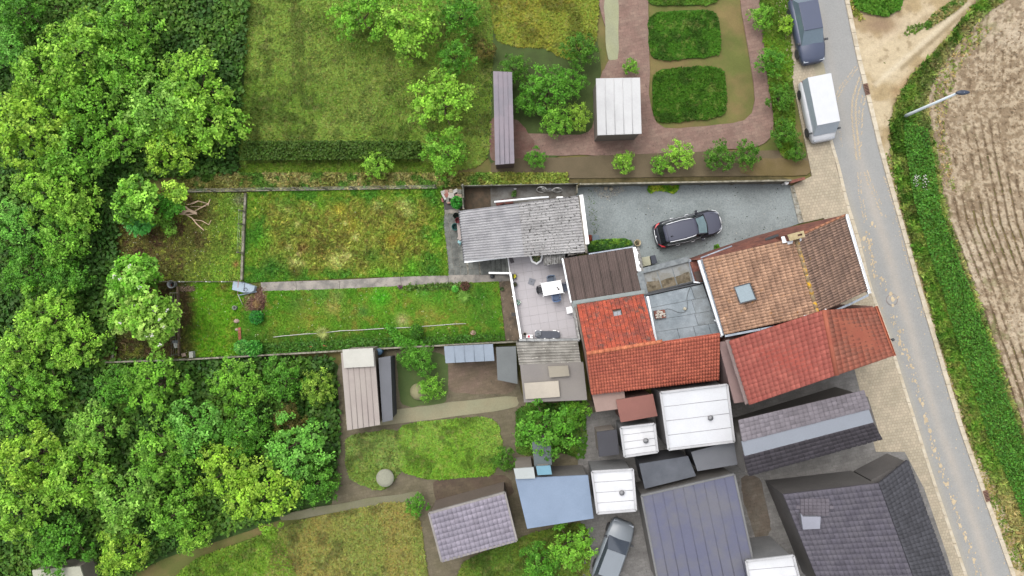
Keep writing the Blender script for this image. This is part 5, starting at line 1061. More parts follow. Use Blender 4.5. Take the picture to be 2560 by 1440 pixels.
t = thing('flower_planter', 'square black planter with yellow flowers by the white parapet', 'planter', W(1286, 691, Z)); mb = MB(); mb.box(W(1286, 691, Z + .11), (.28, .3, .22)); mb.build('box', DKGREY, t, .01); plantball(t, 1286, 691, Z + .26, .12, 90, [(230, 220, 60), (200, 190, 60), (90, 110, 40)], .05)
t = thing('plant_pot', 'round black pot with low plant by the white parapet', 'pot', W(1287, 711, Z)); mb = MB(); mb.lathe(W(1287, 711, Z), [(.13, 0), (.18, .2), (.18, .22), (.15, .22), (.14, .18)], 16); mb.build('pot', DKGREY, t); plantball(t, 1288, 711, Z + .22, .11, 60, [(90, 90, 60), (60, 70, 36)], .05)
t = thing('flower_pot', 'small pot with teal leaves and white flowers near the parapet', 'pot', W(1296, 757, Z)); mb = MB(); mb.lathe(W(1297, 759, Z), [(.07, 0), (.1, .14), (.09, .15)], 12); mb.build('pot', tw_, t); plantball(t, 1296, 756, Z + .22, .16, 120, [(60, 150, 120), (50, 120, 90), (220, 230, 226), (230, 230, 228)], .06)
t = thing('ornament', 'tiny white and pink ornament leaning on the parapet', 'ornament', W(1286, 735, Z)); mb = MB(); mb.lathe(W(1286, 735, Z), [(.04, 0), (.06, .1), (.03, .2), (.05, .26), (0, .3)], 8); mb.build('figure', tw_, t)
# large white basin planter
t = thing('basin_planter', 'large white basin planter with potted succulents beside the corrugated shed', 'planter', W(1341, 646, Z)); ctr = W(1341, 645, 1.45); mb = MB(); ring = []
ppx = [(1323, 640), (1326, 630), (1338, 625), (1352, 628), (1358, 640), (1354, 653), (1342, 662), (1328, 655)]; P = [W(x, y, 1.45) for x, y in ppx]; inn = [ctr + (p - ctr) * .68 for p in P]
mb.add([(ctr.x + (p.x - ctr.x) * .7, ctr.y + (p.y - ctr.y) * .7, Z) for p in P] + [tuple(p) for p in P] + [tuple(p) for p in inn] + [(p.x, p.y, 1.3) for p in inn], [(r * 8 + i, r * 8 + (i + 1) % 8, (r + 1) * 8 + (i + 1) % 8, (r + 1) * 8 + i) for r in range(3) for i in range(8)]); mb.build('basin', WHITE, t, .01)
mb = MB(); mb.add([(p.x, p.y, 1.32) for p in inn], [tuple(range(8))]); mb.build('soil', mat('pot_soil', C((120, 112, 90)), .95, .2, 10), t); plantball(t, 1341, 645, 1.42, .27, 420, [(150, 160, 110), (90, 110, 70), (120, 130, 90), (214, 206, 160), (60, 70, 50)], .06)

# ================================================================== DRIVEWAY ITEMS
gb = mat('gate_grey', C((132, 148, 156)), .6, .08, 3)
t = thing('storage_box', 'small blue grey plastic box at the end of the hedge', 'box', W(1489, 596, .03)); mb = MB(); mb.box(W(1489, 596, .33), (.42, .42, .6)); mb.build('body', gb, t, .02); mb = MB(); mb.box(W(1489, 596, .66), (.46, .46, .05)); mb.build('lid', gb, t, .015)
for k in (-1, 1): mb = MB(); mb.box(W(1489, 596, .69) + Vector((0, k * .13, 0)), (.42, .02, .012)); mb.build('rib', gb, t)
t = thing('wire_basket', 'rusty red wire basket ball beside the blue grey box', 'basket', W(1473, 598, .03)); c = W(1474, 598, .33); rm = mat('rusty_wire', C((176, 84, 60)), .7, .15, 6)
for k in range(8):
    a_ = k * math.pi / 8; mb = MB(); mb.tube([c + Vector((.3 * math.cos(a_) * math.cos(b_), .3 * math.sin(a_) * math.cos(b_), .3 * math.sin(b_))) for b_ in [i * math.pi / 9 for i in range(19)]], .016, 4, False); mb.build('hoop', rm, t)
for z_ in (-.12, .08, .2): rr = math.sqrt(.09 - z_ * z_); mb = MB(); mb.tube([c + Vector((rr * math.cos(i * .42), rr * math.sin(i * .42), z_)) for i in range(16)], .014, 4, False); mb.build('ring', rm, t)
plantball(t, 1474, 598, .3, .22, 140, [(120, 50, 40), (90, 40, 34), (60, 40, 30)], .07)
t = thing('plant_pot', 'large pale round pot with cactus at the corner of the painted stone wall', 'pot', W(1592, 608, .03)); mb = MB(); mb.lathe(W(1591.5, 608, .03), [(.15, 0), (.24, .4), (.235, .42), (.19, .42), (.18, .33)], 20); mb.build('pot', mat('cream_pot', C((206, 190, 156)), .85, .1, 5), t); mb = MB(); mb.lathe(W(1591.5, 608, .38), [(.19, 0), (0, .01)], 16, False); mb.build('soil', mat('pot_soil', None), t); plantball(t, 1592, 608, .42, .13, 120, [(90, 100, 70), (70, 84, 56), (120, 110, 90)], .05)
t = thing('planter_trough', 'pale cream trough standing against the painted stone wall', 'trough', W(1614, 656, .03)); q = [(1604, 644), (1624, 640), (1628, 662), (1608, 667)]
mb = MB(); mb.prism(pts(q, 1.1), .03, 1.1); mb.build('box', mat('cream_board', C((202, 200, 174)), .85, .1, 3), t, .02)
t = thing('bin', 'dark slate wheelie bin beside the cream trough', 'bin', W(1633, 652, .03)); mb = MB(); mb.prism(pts([(1627, 641), (1637, 638), (1643, 656), (1631, 660)], .9), .03, .88); mb.build('body', mat('slate_plastic', C((76, 80, 92)), .6, .05), t, .02); mb = MB(); mb.prism(pts([(1626, 640), (1638, 637), (1644, 657), (1630, 661)], .95), .885, .94); mb.build('lid', mat('slate_plastic', None), t, .015)  # plain dark block with a flat lid, right of the trough
t = thing('hedge', 'clipped bushy green hedge between shed and brown panel roof', 'hedge', W(1530, 612, .03))
hx, hy = sample([(1478, 604), (1500, 599), (1560, 596), (1578, 602), (1582, 612), (1560, 618), (1510, 624), (1472, 630), (1470, 618)], 5200)
n = len(hx); zz = .55 + .65 * RNG.random(n) ** .5; k = (H - zz) / F; P = np.stack([(hx - 1280) * k, (720 - hy) * k, zz], 1); cl = fbm(hx, hy, 9, 211)
cc = mixc((60, 100, 40), (110, 152, 50), ss(.35, .65, cl + .15 * (607 - hy) / 10)); leaves('foliage', P, .075 * (.6 + .8 * RNG.random(n)), jit(An(cc, 1.8), n, .25), .9, 1.5, LEAF, t)
mb = MB(); mb.prism(pts([(1480, 606), (1576, 600), (1580, 612), (1474, 626)], .6), .03, .7); mb.build('core', mat('hedge_core', C((60, 70, 34)), .95), t)
for x, y, lab in ((1515, 471, 'left of two pale round stones by the driveway fence'), (1528, 471.5, 'right of two pale round stones by the driveway fence')):
    mb = MB(); mb.rock(W(x, y, .12), (.15, .14, .14), seed=int(x)); tag(mb.build('stone', mat('pale_stone', C((206, 196, 176)), .9, .15, 5)), lab, 'stone')
t = thing('gate_post_lamp', 'round white lamp on the brick gate pier at the right end of the driveway fence', 'lamp', W(1957, 461, .03)); mb = MB(); mb.lathe(W(1956, 461, .03), [(.06, 0), (.06, .6), (.13, .62), (.15, .72), (.1, .84), (0, .86)], 14, False); mb.build('bollard', WHITE, t)
t = thing('gate_pier', 'low red brick pier at the corner between driveway and pavement', 'pier', W(1968, 462, 0)); mb = MB(); mb.prism(pts([(1962, 456), (2000, 446), (2003, 452), (1964, 463)]), 0, .7); mb.build('brickwork', brick, t)
t = thing('bicycle', 'old white bicycle lying against the fence in the dark yard', 'bicycle', W(1372, 476, .05)); bm = mat('bike_white', C((214, 214, 210)), .5, .1, 5); zb = .28
def ring(c, r, tilt, nm, rr=.032):
    mb = MB(); mb.tube([c + Vector((r * math.cos(i * math.pi / 10), r * math.sin(i * math.pi / 10) * tilt, r * math.sin(i * math.pi / 10) * math.sqrt(1 - tilt * tilt))) for i in range(21)], rr, 5, False); return mb.build(nm, bm, t)
c1, c2 = W(1354, 474, .38), W(1393, 475, .38); c1v = c1
w1 = ring(c1, .33, .45, 'wheel'); w2 = ring(c2, .33, .3, 'wheel'); mb = MB()
for a_, b_ in (((1354, 474, .38), (1364, 477, .4)), ((1364, 477, .4), (1374, 474, .8)), ((1374, 474, .8), (1357, 471, .8)), ((1357, 471, .8), (1364, 477, .4)), ((1374, 474, .8), (1393, 475, .38)), ((1370, 478, .35), (1393, 475, .38)), ((1364, 477, .4), (1370, 478, .35)), ((1374, 474, .8), (1370, 478, .35))): mb.tube([W(*a_), W(*b_)], .02, 5)
mb.build('frame', bm, t); mb = MB(); mb.tube([W(1352, 468, .9), W(1356, 471, .95), W(1362, 472, .92)], .018, 5); mb.build('handlebar', bm, t); mb = MB(); mb.box(W(1374, 473, .86), (.24, .12, .06)); mb.build('saddle', DKGREY, t)
mb = MB(); mb.rock(W(1288, 472, .1), (.1, .06, .06), seed=3); tag(mb.build('stone', tw_), 'small white stone lying in the dark yard', 'stone')
t = thing('gutter_length', 'long white gutter length lying above the corrugated shed roof edge', 'gutter', W(1285, 502, 1.8)); mb = MB(); mb.tube([W(1236, 505, 1.9), W(1340, 495, 2.1), W(1372, 493, 2.2)], .07, 6); mb.build('channel', whitep, t)
for (x, y, a_, lab) in ((1250, 508, .3, 'left dark red crate between the gutter and shed'), (1273, 505, .1, 'right dark red crate between the gutter and shed')):
    mb = MB(); mb.box(W(x, y, .5), (.55, .3, .9), rz=a_); tag(mb.build('crate', mat('dark_red', C((116, 68, 60)), .8, .2, 4)), lab, 'crate')
mb = MB(); mb.prism(pts([(1391, 492), (1407, 491), (1408, 494), (1392, 495)], 2.6), 2.0, 2.6); tag(mb.build('vent_box', WHITE), 'small white box at the upper edge of the corrugated roof', 'box')
# rubble corner
rc = thing('rubble_heap', 'heap of pale broken stones and bricks in the walled corner beside the yard', 'heap', W(1131, 494, 0))
cols = [(206, 200, 190), (190, 150, 136), (196, 180, 156), (214, 210, 204), (150, 150, 140), (178, 120, 108)]
mb = MB(); mb.prism(pts([(1104, 478), (1157, 474), (1158, 522), (1112, 524)]), 0, .1); mb.build('ground_slab', mat('dark_wall', None), rc)
for i, (x, y, sx, sy, a_) in enumerate(((1108, 481, .3, .25, .3), (1116, 479, .28, .22, 0), (1127, 477, .26, .24, .1), (1139, 478, .34, .24, .5), (1149, 479, .3, .3, .05), (1116, 488, .34, .3, .6), (1128, 488, .44, .42, .05), (1143, 489, .28, .2, .3), (1150, 490, .26, .26, 0), (1110, 492, .14, .5, .5), (1119, 499, .2, .5, .1), (1106, 500, .12, .3, .3), (1134, 497, .3, .2, .9), (1124, 507, .3, .12, .2), (1143, 500, .7, .12, .08))):
    mb = MB(); mb.box(W(x, y, .22 + .1 * random.random()), (sx, sy, .2), R=Matrix.Rotation(a_, 3, 'Z') @ Matrix.Rotation(random.uniform(-.15, .15), 3, 'X')); mb.build('stone', mat('rubble%d' % (i % 6), C(cols[i % 6]), .9, .2, 5, .4, 30), rc, .015)
bs = thing('shrub', 'bright green leafy shrub in the rubble corner beside the shed', 'shrub', W(1142, 508, .05)); plantball(bs, 1142, 506, .8, .42, 900, [(60, 140, 50), (80, 160, 60), (50, 110, 40)], .11, flat=1.0); mb = MB(); mb.tube([W(1142, 508, 0), W(1142, 507, .7)], [.03, .02], 6); mb.build('stem', BARK, bs)
# shed end things: bench board, pots
t = thing('wall_bench', 'pale wooden bench along the left end wall of the shed', 'bench', W(1148, 574, 0)); bw = mat('bench_wood', C((190, 178, 172)), .8, .1, 4)
mb = MB(); mb.prism(pts([(1141, 548), (1149, 546), (1156, 599), (1146, 601)], .5), .45, .5); mb.build('seat', bw, t)
for y in (552, 595): mb = MB(); mb.prism(pts([(1144, y), (1150, y), (1150, y + 3), (1144, y + 3)]), 0, .45); mb.build('leg', bw, t)
def bucket(px, py, r, h, col, lab, z=.05, inner=(30, 34, 34)):
    t = thing('bucket', lab, 'bucket', W(px, py, z)); mb = MB(); mb.lathe(W(px, py, z), [(r * .8, 0), (r, h), (r * 1.06, h), (r * .9, h - .01), (r * .76, .06)], 18, False); m = mat('bucket%d%d%d' % col, C(col), .5, .06); mb.build('wall', m, t); mb = MB(); mb.lathe(W(px, py, z + .05), [(r * .78, 0), (0, .01)], 14, False); mb.build('bottom', mat('bk%d' % inner[0], C(inner), .8), t); return t
bucket(1145.5, 552, .19, .3, (128, 56, 60), 'dark red bucket on the bench at the shed end', .5, (110, 44, 50))
bucket(1139, 568, .24, .35, (70, 130, 124), 'teal tub standing beside the bench', inner=(26, 70, 66)); bucket(1141, 541, .2, .5, (46, 60, 54), 'dark green tub at the top corner of the shed', inner=(30, 50, 42))
t = thing('watering_can', 'pale turquoise watering can beside the bench', 'watering can', W(1150, 606, .05)); mb = MB(); mb.lathe(W(1150, 605, .05), [(.12, 0), (.15, .12), (.14, .28), (.07, .32)], 14); m_ = mat('turquoise', C((150, 214, 222)), .5, .08, 5, col2=C((220, 236, 238))); mb.build('body', m_, t); mb = MB(); mb.tube([W(1150, 608, .2), W(1150, 613, .36)], [.03, .02], 6); mb.build('spout', m_, t)
t = thing('lantern', 'dark round lantern pot standing on the path below the white rail', 'pot', W(1231, 691, .08)); mb = MB(); mb.lathe(W(1231, 691, .08), [(.12, 0), (.16, .12), (.12, .26), (.08, .3), (.02, .3)], 14); mb.build('pot', mat('charcoal_pot', C((70, 70, 74)), .5), t); mb = MB(); mb.tube([W(1227, 690, .3), W(1231, 689, .5), W(1236, 692, .3)], .012, 4); mb.build('handle', DKGREY, t)

# ================================================================== GARDEN ITEMS
hm_ = mat('hose_white', C((222, 220, 210)), .6, .08, 3)
hz = MB(); hz.tube([W(x, y, .14) for x, y in ((683, 843), (705, 840), (730, 838), (760, 835), (783, 834))], .028, 5); hz.tube([W(x, y, .14) for x, y in ((818, 831), (850, 827), (900, 825), (960, 821), (1010, 819), (1030, 818))], .028, 5); hz.tube([W(x, y, .15) for x, y in ((1030, 818), (1055, 816), (1100, 813), (1135, 810), (1165, 809))], .028, 5); hz.tube([W(783, 834, .14), W(818, 831, .14)], .02, 5)
tag(hz.build('white_hose', hm_), 'long white pipe lying across the lower lawn', 'pipe')
def bush(px, py, r, n, cols, lab, size=.08, z=.5, flat=.7, cat='bush', name='bush', tilt=1.0):
    t = thing(name, lab, cat, W(px, py, .05)); plantball(t, px, py, z, r, n, cols, size, flat=flat, tilt=tilt); mb = MB()
    for k in range(4): a_ = k * 1.6; b0 = W(px, py, .04); mb.tube([b0, b0 + Vector((r * .4 * math.cos(a_), r * .4 * math.sin(a_), z))], [.02, .01], 5)
    mb.build('stem', BARK, t); return t
bush(1041, 829, .5, 1900, [(70, 120, 34), (90, 144, 44), (56, 96, 30)], 'rounded green bush growing over the white pipe', .075)
bush(641, 793, .48, 1500, [(54, 130, 50), (70, 150, 56), (44, 100, 42)], 'dark glossy green bush below the twig heap', .11, .4)
bush(636, 872, .6, 1300, [(90, 160, 60), (70, 140, 50), (60, 120, 44)], 'leafy green bush in the lower left corner of the lawn', .11, .6); bush(606, 868, .55, 1300, [(96, 160, 66), (120, 176, 84), (70, 136, 56)], 'pale green bush against the brick strip', .1, .6)
bush(1000, 717, .16, 160, [(150, 90, 140), (120, 80, 100), (90, 110, 60)], 'small purple flowering plant at the edge of the path', .05, .2)
bush(1162, 715, .34, 420, [(96, 66, 56), (110, 84, 60), (84, 60, 50)], 'reddish brown shrub below the path', .06, .3); bush(1138, 722, .24, 260, [(90, 170, 60), (110, 180, 70)], 'small bright green plant beside the reddish shrub', .09, .3)
bush(1183, 832, .17, 160, [(214, 180, 170), (200, 170, 160), (120, 130, 80)], 'small pale pink flowering plant on the lower lawn', .06, .2)
bush(1140, 716, .2, 200, [(84, 110, 50), (100, 120, 60)], 'dull green plant at the path edge left of the reddish shrub', .07, .25); bush(1255, 722, .14, 120, [(64, 84, 50), (84, 100, 60)], 'dark weed at the corner of the brown concrete strip', .06, .2)
bush(628, 520, .3, 10, [(90, 120, 40)], 'x') if False else None
def spiky(px, py, r, n, col, lab):
    t = thing('yucca', lab, 'plant', W(px, py, .04)); mb = MB()
    for k in range(n):
        a_ = k * 2.399; L = r * random.uniform(.7, 1.1); b0 = W(px, py, .1); d = Vector((math.cos(a_), math.sin(a_), 0)); s = Vector((-d.y, d.x, 0)) * .018; m1 = b0 + d * L * .5 + Vector((0, 0, .28)); e_ = b0 + d * L + Vector((0, 0, .12)); mb.add([b0 - s, b0 + s, m1 + s, m1 - s, e_], [(0, 1, 2, 3), (3, 2, 4)])
    mb.build('leaf', mat('yucca' + str(col[0]), C(col, 1.6), .7, .1), t)
spiky(808, 833, .6, 34, (150, 160, 90), 'spiky yellow green plant growing over the white pipe'); spiky(1160, 742, .6, 34, (110, 150, 60), 'spiky green plant below the reddish shrub')
for x, y, w_, a_, lab in ((778, 866, .25, 0, 'left short orange plank at the foot of the boundary wall'), (812, 864, .35, -.05, 'right short orange plank at the foot of the boundary wall')):
    mb = MB(); mb.box(W(x, y, .1), (w_, .08, .05), rz=a_); tag(mb.build('plank', mat('orange_wood', C((196, 132, 84)), .8, .1)), lab, 'plank')
# branch heap
bh = thing('branch_heap', 'heap of cut pale branches lying in the upper left garden', 'branches', W(490, 525, .05)); bm_ = mat('pale_branch', C((226, 196, 166), 1.5), .85, .12, 6)
for P_, r in (([(455, 534), (470, 527), (492, 532)], .05), ([(454, 527), (475, 528), (492, 535)], .055), ([(463, 517), (472, 524), (490, 531)], .045), ([(449, 535), (470, 536), (492, 534)], .03), ([(463, 535), (480, 545), (492, 560), (510, 576)], .03), ([(484, 549), (505, 552), (522, 562)], .018), ([(478, 509), (494, 502), (520, 509)], .02), ([(488, 527), (505, 518), (521, 509), (526, 498)], .025), ([(468, 512), (485, 508), (496, 503)], .02), ([(476, 516), (500, 517), (515, 516)], .012), ([(520, 514), (522, 506), (526, 498)], .022), ([(522, 562), (528, 550)], .012)):
    mb = MB(); mb.tube([W(x, y, .12 + .05 * random.random()) for x, y in P_], [1.7 * r * (1 - .5 * i / len(P_)) for i in range(len(P_))], 6); mb.build('branch', bm_, bh)
mb = MB()
for i in range(70):
    x, y = random.gauss(482, 16), random.gauss(518, 12); a_ = random.random() * 3.14; L = random.uniform(4, 12); mb.col = tuple(An(random.choice([(170, 130, 100), (120, 84, 60), (196, 160, 120)]))); mb.tube([W(x, y, .08), W(x + L * math.cos(a_), y + L * math.sin(a_), .12)], .008, 3)
o = mb.build('twigs', TWIG, bh); o['kind'] = 'stuff'
th_ = thing('twig_heap', 'mound of brown dry twigs and straw at the left end of the path', 'heap', W(640, 758, .05)); mb = MB()
for i in range(1500):
    t_ = random.random(); x, y = (random.gauss(640, 12), random.gauss(760, 11)) if t_ < .7 else (random.gauss(652, 7), random.gauss(735, 8)); d = math.hypot(x - 640, y - 760); h = max(.05, .45 - d * .018) * random.uniform(.6, 1.1); a_ = random.random() * 6.28; L = random.uniform(3, 9)
    mb.col = tuple(An(random.choice([(176, 136, 114), (140, 100, 84), (206, 176, 140), (110, 76, 62), (156, 116, 104)] if d > 7 else [(216, 186, 124), (200, 160, 100), (180, 140, 110)]))); mb.tube([W(x, y, h), W(x + L * math.cos(a_), y + L * math.sin(a_), max(.05, h + random.gauss(0, .08)))], random.uniform(.008, .02), 3, False)
o = mb.build('twigs', TWIG, th_); o['kind'] = 'stuff'
mb = MB(); mb.rock(W(640, 760, .08), (.42, .42, .28), seed=5); mb.build('mound', mat('mound', C((128, 96, 74)), .95, .2, 8), th_)
# metal sheet barrow, frame, ring, bucket etc.
t = thing('wheelbarrow', 'upturned pale blue metal wheelbarrow at the left end of the path', 'wheelbarrow', W(608, 718, .05)); bl = mat('pale_blue_metal', C((184, 200, 214)), .6, .06, 4, spots=[(C((210, 196, 180)), 2, .64, .8)])
q = [(583, 703), (606, 706), (637, 716), (634, 727), (627, 731), (608, 731), (580, 724)]; zz = [.42, .5, .5, .42, .4, .42, .38]; mb = MB(); P = [W(x, y, z) for (x, y), z in zip(q, zz)]; c = sum(P, Vector()) / 7; big = [c + (p - c) * 1.06 - Vector((0, 0, .3)) for p in P]
mb.add(P + big, [tuple(range(7))[::-1]] + [(i, (i + 1) % 7, 7 + (i + 1) % 7, 7 + i)[::-1] for i in range(7)]); mb.build('tray', bl, t)
for a_, b_, r, m in (((596, 700, .5), (594, 735, .3), .03, mat('rust_pink', C((196, 150, 140)), .8)), ((597, 738, .15), (642, 729, .2), .035, bl), ((594, 735, .3), (607, 762, .12), .02, hm_), ((612, 706, .52), (609, 728, .45), .015, DKGREY)): mb = MB(); mb.tube([W(*a_), W(*b_)], r, 6); mb.build('strut', m, t)
mb = MB(); mb.tube([W(614, 724, .5) + Vector((.11 * math.cos(i * .52), .11 * math.sin(i * .52), 0)) for i in range(13)], .014, 5, False); mb.build('ring', DKGREY, t)
t = thing('concrete_ring', 'round grey concrete ring pot in the small plot', 'pot', W(590, 769, .05)); mb = MB(); mb.lathe(W(590, 769, .04), [(.14, 0), (.155, .3), (.155, .32), (.1, .32), (.095, .1)], 20); mb.build('ring', mat('ring_grey', C((150, 156, 140)), .85, .1, 6), t); mb = MB(); mb.lathe(W(590, 769, .2), [(.1, 0), (0, .01)], 14, False); mb.build('void', DKGREY, t)
bucket(436, 711, .26, .5, (204, 206, 204), 'pale grey barrel beside the wire fence', inner=(84, 92, 104))
mb = MB(); mb.box(W(425, 714, .1), (.26, .2, .12), rz=.3); tag(mb.build('pot_shard', mat('terracotta', C((184, 92, 66)), .8)), 'orange terracotta shard beside the pale grey barrel', 'shard')
bs_ = thing('brick_strip', 'short row of red bricks laid at the corner of the small plot', 'bricks', W(600, 835, .05))
for i in range(5): mb = MB(); mb.box(W(599 + .3 * i, 822 + i * 7.5, .1), (.2, .19, .12), rz=random.uniform(-.1, .1)); mb.build('brick', mat('worn_brick', C((170, 106, 82)), .9, .2, 6, .3, 30, objrand=.15), bs_, .01)
mb = MB(); mb.rock(W(592, 824, .12), (.16, .1, .12), seed=9); tag(mb.build('stone', mat('pinkish_stone', C((202, 176, 160)), .9)), 'pale pinkish stone beside the red brick row', 'stone')
mb = MB(); mb.rock(W(591, 803, .12), (.2, .16, .14), seed=12); tag(mb.build('stone', mat('pinkish_stone', None)), 'buff stone between concrete ring and red brick row', 'stone')
sl_ = thing('stone_slab', 'pale square slab leaning by the brown fence base', 'slab', W(440, 860, .05)); mb = MB(); mb.box(W(441, 862, .2), (.34, .42, .06), R=Matrix.Rotation(.1, 3, 'Z') @ Matrix.Rotation(.2, 3, 'X')); mb.build('slab', mat('pale_slab', C((206, 206, 198)), .85, .1, 4), sl_); mb = MB(); mb.box(W(440, 854, .16), (.4, .18, .3)); mb.build('support', mat('dull_block', C((112, 116, 118)), .9), sl_)
mb = MB(); mb.box(W(481, 886, .25), (.26, .42, .45), rz=.05); tag(mb.build('block', mat('pale_slab', None)), 'pale upright block beside the lower boundary wall', 'block')
mb = MB(); mb.box(W(460, 887, .1), (.26, .22, .15), rz=.2); tag(mb.build('block', mat('pinkish_stone', None)), 'small buff block beside the brown fence end', 'block')
bb_ = thing('board_heap', 'narrow heap of dry bark lying beside the pale barrel', 'heap', W(467, 722, .05)); mb = MB()
for i in range(160): x, y = random.uniform(448, 484), random.uniform(717, 728); a_ = random.gauss(0, .6); L = random.uniform(2, 7); mb.col = tuple(An(random.choice([(176, 150, 126), (140, 110, 90), (200, 176, 150)]))); mb.tube([W(x, y, .12 + .1 * random.random()), W(x + L * math.cos(a_), y + L * math.sin(a_), .12 + .1 * random.random())], .014, 3, False)
o = mb.build('bark', TWIG, bb_); o['kind'] = 'stuff'

# ================================================================== TREES
def crown_mesh(name, lobes, dens, leaf, cols, clump=.34, seed=1, per=26, flatk=.8, K=1.9):
    """lobes: (x,y,z,r) local; leaf clumps spread over and through the lobes"""
    rg = np.random.default_rng(seed); P = []; S = []; Cc = []; U = []
    for (lx, ly, lz, r) in lobes:
        n = max(6, int(dens * r * r)); d = rg.normal(size=(n, 3)); d[:, 2] = np.abs(d[:, 2]) * .9 - .25; d /= np.linalg.norm(d, axis=1)[:, None]
        rad = r * (.55 + .5 * rg.random(n) ** .6); cen = np.array([lx, ly, lz]) + d * rad[:, None] * np.array([1, 1, flatk])
        for i in range(n):
            cr = clump * (.5 + .8 * rg.random()); e = rg.normal(size=(per, 3)); e /= np.linalg.norm(e, axis=1)[:, None]; e[:, 2] = np.abs(e[:, 2]) * .8
            P.append(cen[i] + e * cr * (.4 + .6 * rg.random((per, 1))) * np.array([1, 1, .7])); U.append(e * .5 + d[i] * .35 + np.array([0, 0, .5]))
            base = np.array(cols[rg.integers(0, len(cols))], float); Cc.append(np.repeat(An(base * (.82 + .36 * rg.random()), K)[None], per, 0)); S.append(np.full(per, leaf))
    P = np.vstack(P); U = np.vstack(U); Cc = np.vstack(Cc); S = np.concatenate(S) * (.6 + .8 * rg.random(len(P))); n = len(P)
    nr = U + rg.normal(size=(n, 3)) * .55; nr /= np.linalg.norm(nr, axis=1)[:, None]; t = np.cross(nr, rg.normal(size=(n, 3))); t /= np.linalg.norm(t, axis=1)[:, None] + 1e-9; b = np.cross(nr, t); s = S[:, None]
    V = np.stack([P - t * s * .75, P + b * s * .5, P + t * s * .75, P - b * s * .5], 1).reshape(-1, 3); Cc = np.clip(Cc * (1 + rg.normal(size=(n, 1)) * .16), .003, .9)
    return npmesh(name, V, np.arange(4 * n).reshape(n, 4), np.repeat(Cc, 4, axis=0))
def trunk_mesh(name, lobes, r=.14):
    mb = MB(); zt = min(l[2] for l in lobes); fork = Vector((lobes[0][0] * .3, lobes[0][1] * .3, zt * .5)); mb.tube([(0, 0, 0), fork * .5 + Vector((.03, 0, 0)), fork], [r * 1.25, r, r * .85], 8)
    for l in lobes: e_ = Vector(l[:3]); m_ = lerp(fork, e_, .5) + Vector((0, 0, -.15 * l[3])); mb.tube([fork, m_, e_], [r * .6, r * .4, r * .15], 6)
    return mb.mesh(name)
def tree_px(name, lab, base, lobes, dens, leaf, cols, cat='tree', group=None, **kw):
    b = W(base[0], base[1], 0); L = []
    for px, py, z, r in lobes: p = W(px, py, z) - b; L.append((p.x, p.y, z, r))
    t = thing(name, lab, cat, b, group); o = link('crown', crown_mesh('crown', L, dens, leaf, cols, **kw), LEAF, t); link('trunk', trunk_mesh('trunk', L, .09), BARK, t); return t
CA = [(120, 172, 54), (96, 150, 44), (140, 190, 70), (84, 132, 40)]
tree_px('fruit_tree', 'large leafy tree at the upper left corner of the sharp garden', (345, 520), [(322, 500, 2.6, .9), (352, 480, 2.8, .9), (312, 530, 2.4, .7), (358, 515, 2.9, .8), (380, 495, 2.4, .55), (335, 470, 2.3, .8), (374, 535, 2.0, .6)], 46, .13, CA, seed=11)
tree_px('sapling', 'pale green sapling crown at the upper left fence end', (436, 488), [(430, 474, 2.0, .45), (450, 488, 2.1, .42), (458, 476, 1.6, .3)], 60, .12, [(160, 196, 70), (130, 176, 56)], seed=12)
tree_px('shrub', 'bluish green shrub below the large leafy tree', (345, 562), [(335, 556, 1.3, .55), (358, 562, 1.2, .5), (345, 572, 1.0, .45)], 60, .13, [(96, 176, 84), (80, 156, 66), (110, 186, 96)], cat='shrub', seed=13)
tree_px('shrub', 'loose green shrub left of the cut branches', (430, 520), [(420, 525, 1.2, .5), (436, 512, 1.1, .5), (410, 505, 1.0, .5)], 60, .11, [(84, 150, 46), (96, 160, 50)], cat='shrub', seed=14)
tree_px('shrub', 'straggling yellow green shrub below the cut branches', (412, 560), [(402, 552, .9, .45), (420, 566, .8, .4), (428, 580, .6, .25)], 50, .1, [(116, 160, 56), (96, 140, 46)], cat='shrub', seed=15)
CB_ = [(128, 186, 60), (106, 166, 46), (150, 200, 84), (92, 146, 42)]
t1_ = tree_px('blossom_tree', 'upper bright green tree with white blossom at the left end of the wire fence', (335, 690), [(322, 672, 2.6, .8), (360, 668, 2.5, .85), (305, 700, 2.4, .75), (345, 700, 3.0, .9), (375, 690, 2.2, .6), (300, 735, 2.3, .7), (330, 730, 2.5, .7)], 46, .14, CB_, seed=16, K=1.85)
t2_ = tree_px('blossom_tree', 'lower bright green tree with white blossom beside the brown fence', (365, 795), [(345, 775, 2.9, .95), (385, 770, 3.0, .95), (415, 778, 2.6, .75), (360, 810, 3.0, .95), (400, 815, 2.8, .85), (325, 790, 2.4, .8), (392, 845, 2.2, .65), (425, 800, 2.2, .6), (300, 810, 2.0, .6)], 46, .14, [(150, 192, 76), (128, 176, 58), (168, 204, 96), (106, 156, 46)], seed=17, K=1.8)
for t_, L in ((t1_, [(325, 665), (358, 690), (300, 700), (348, 720), (285, 690)]), (t2_, [(391, 764), (386, 778), (398, 798), (367, 840), (398, 862), (345, 790), (420, 775), (300, 808), (380, 838), (336, 764), (410, 820), (366, 756)])):
    fm = MB()
    for (x, y) in L:
        for k in range(5): fm.rock(W(x + random.gauss(0, 2.5), y + random.gauss(0, 2.5), 3.35 + .2 * random.random()), (.05, .05, .03), seed=k)
    o = fm.build('blossom', mat('white_petal', None), t_); o['kind'] = 'stuff'
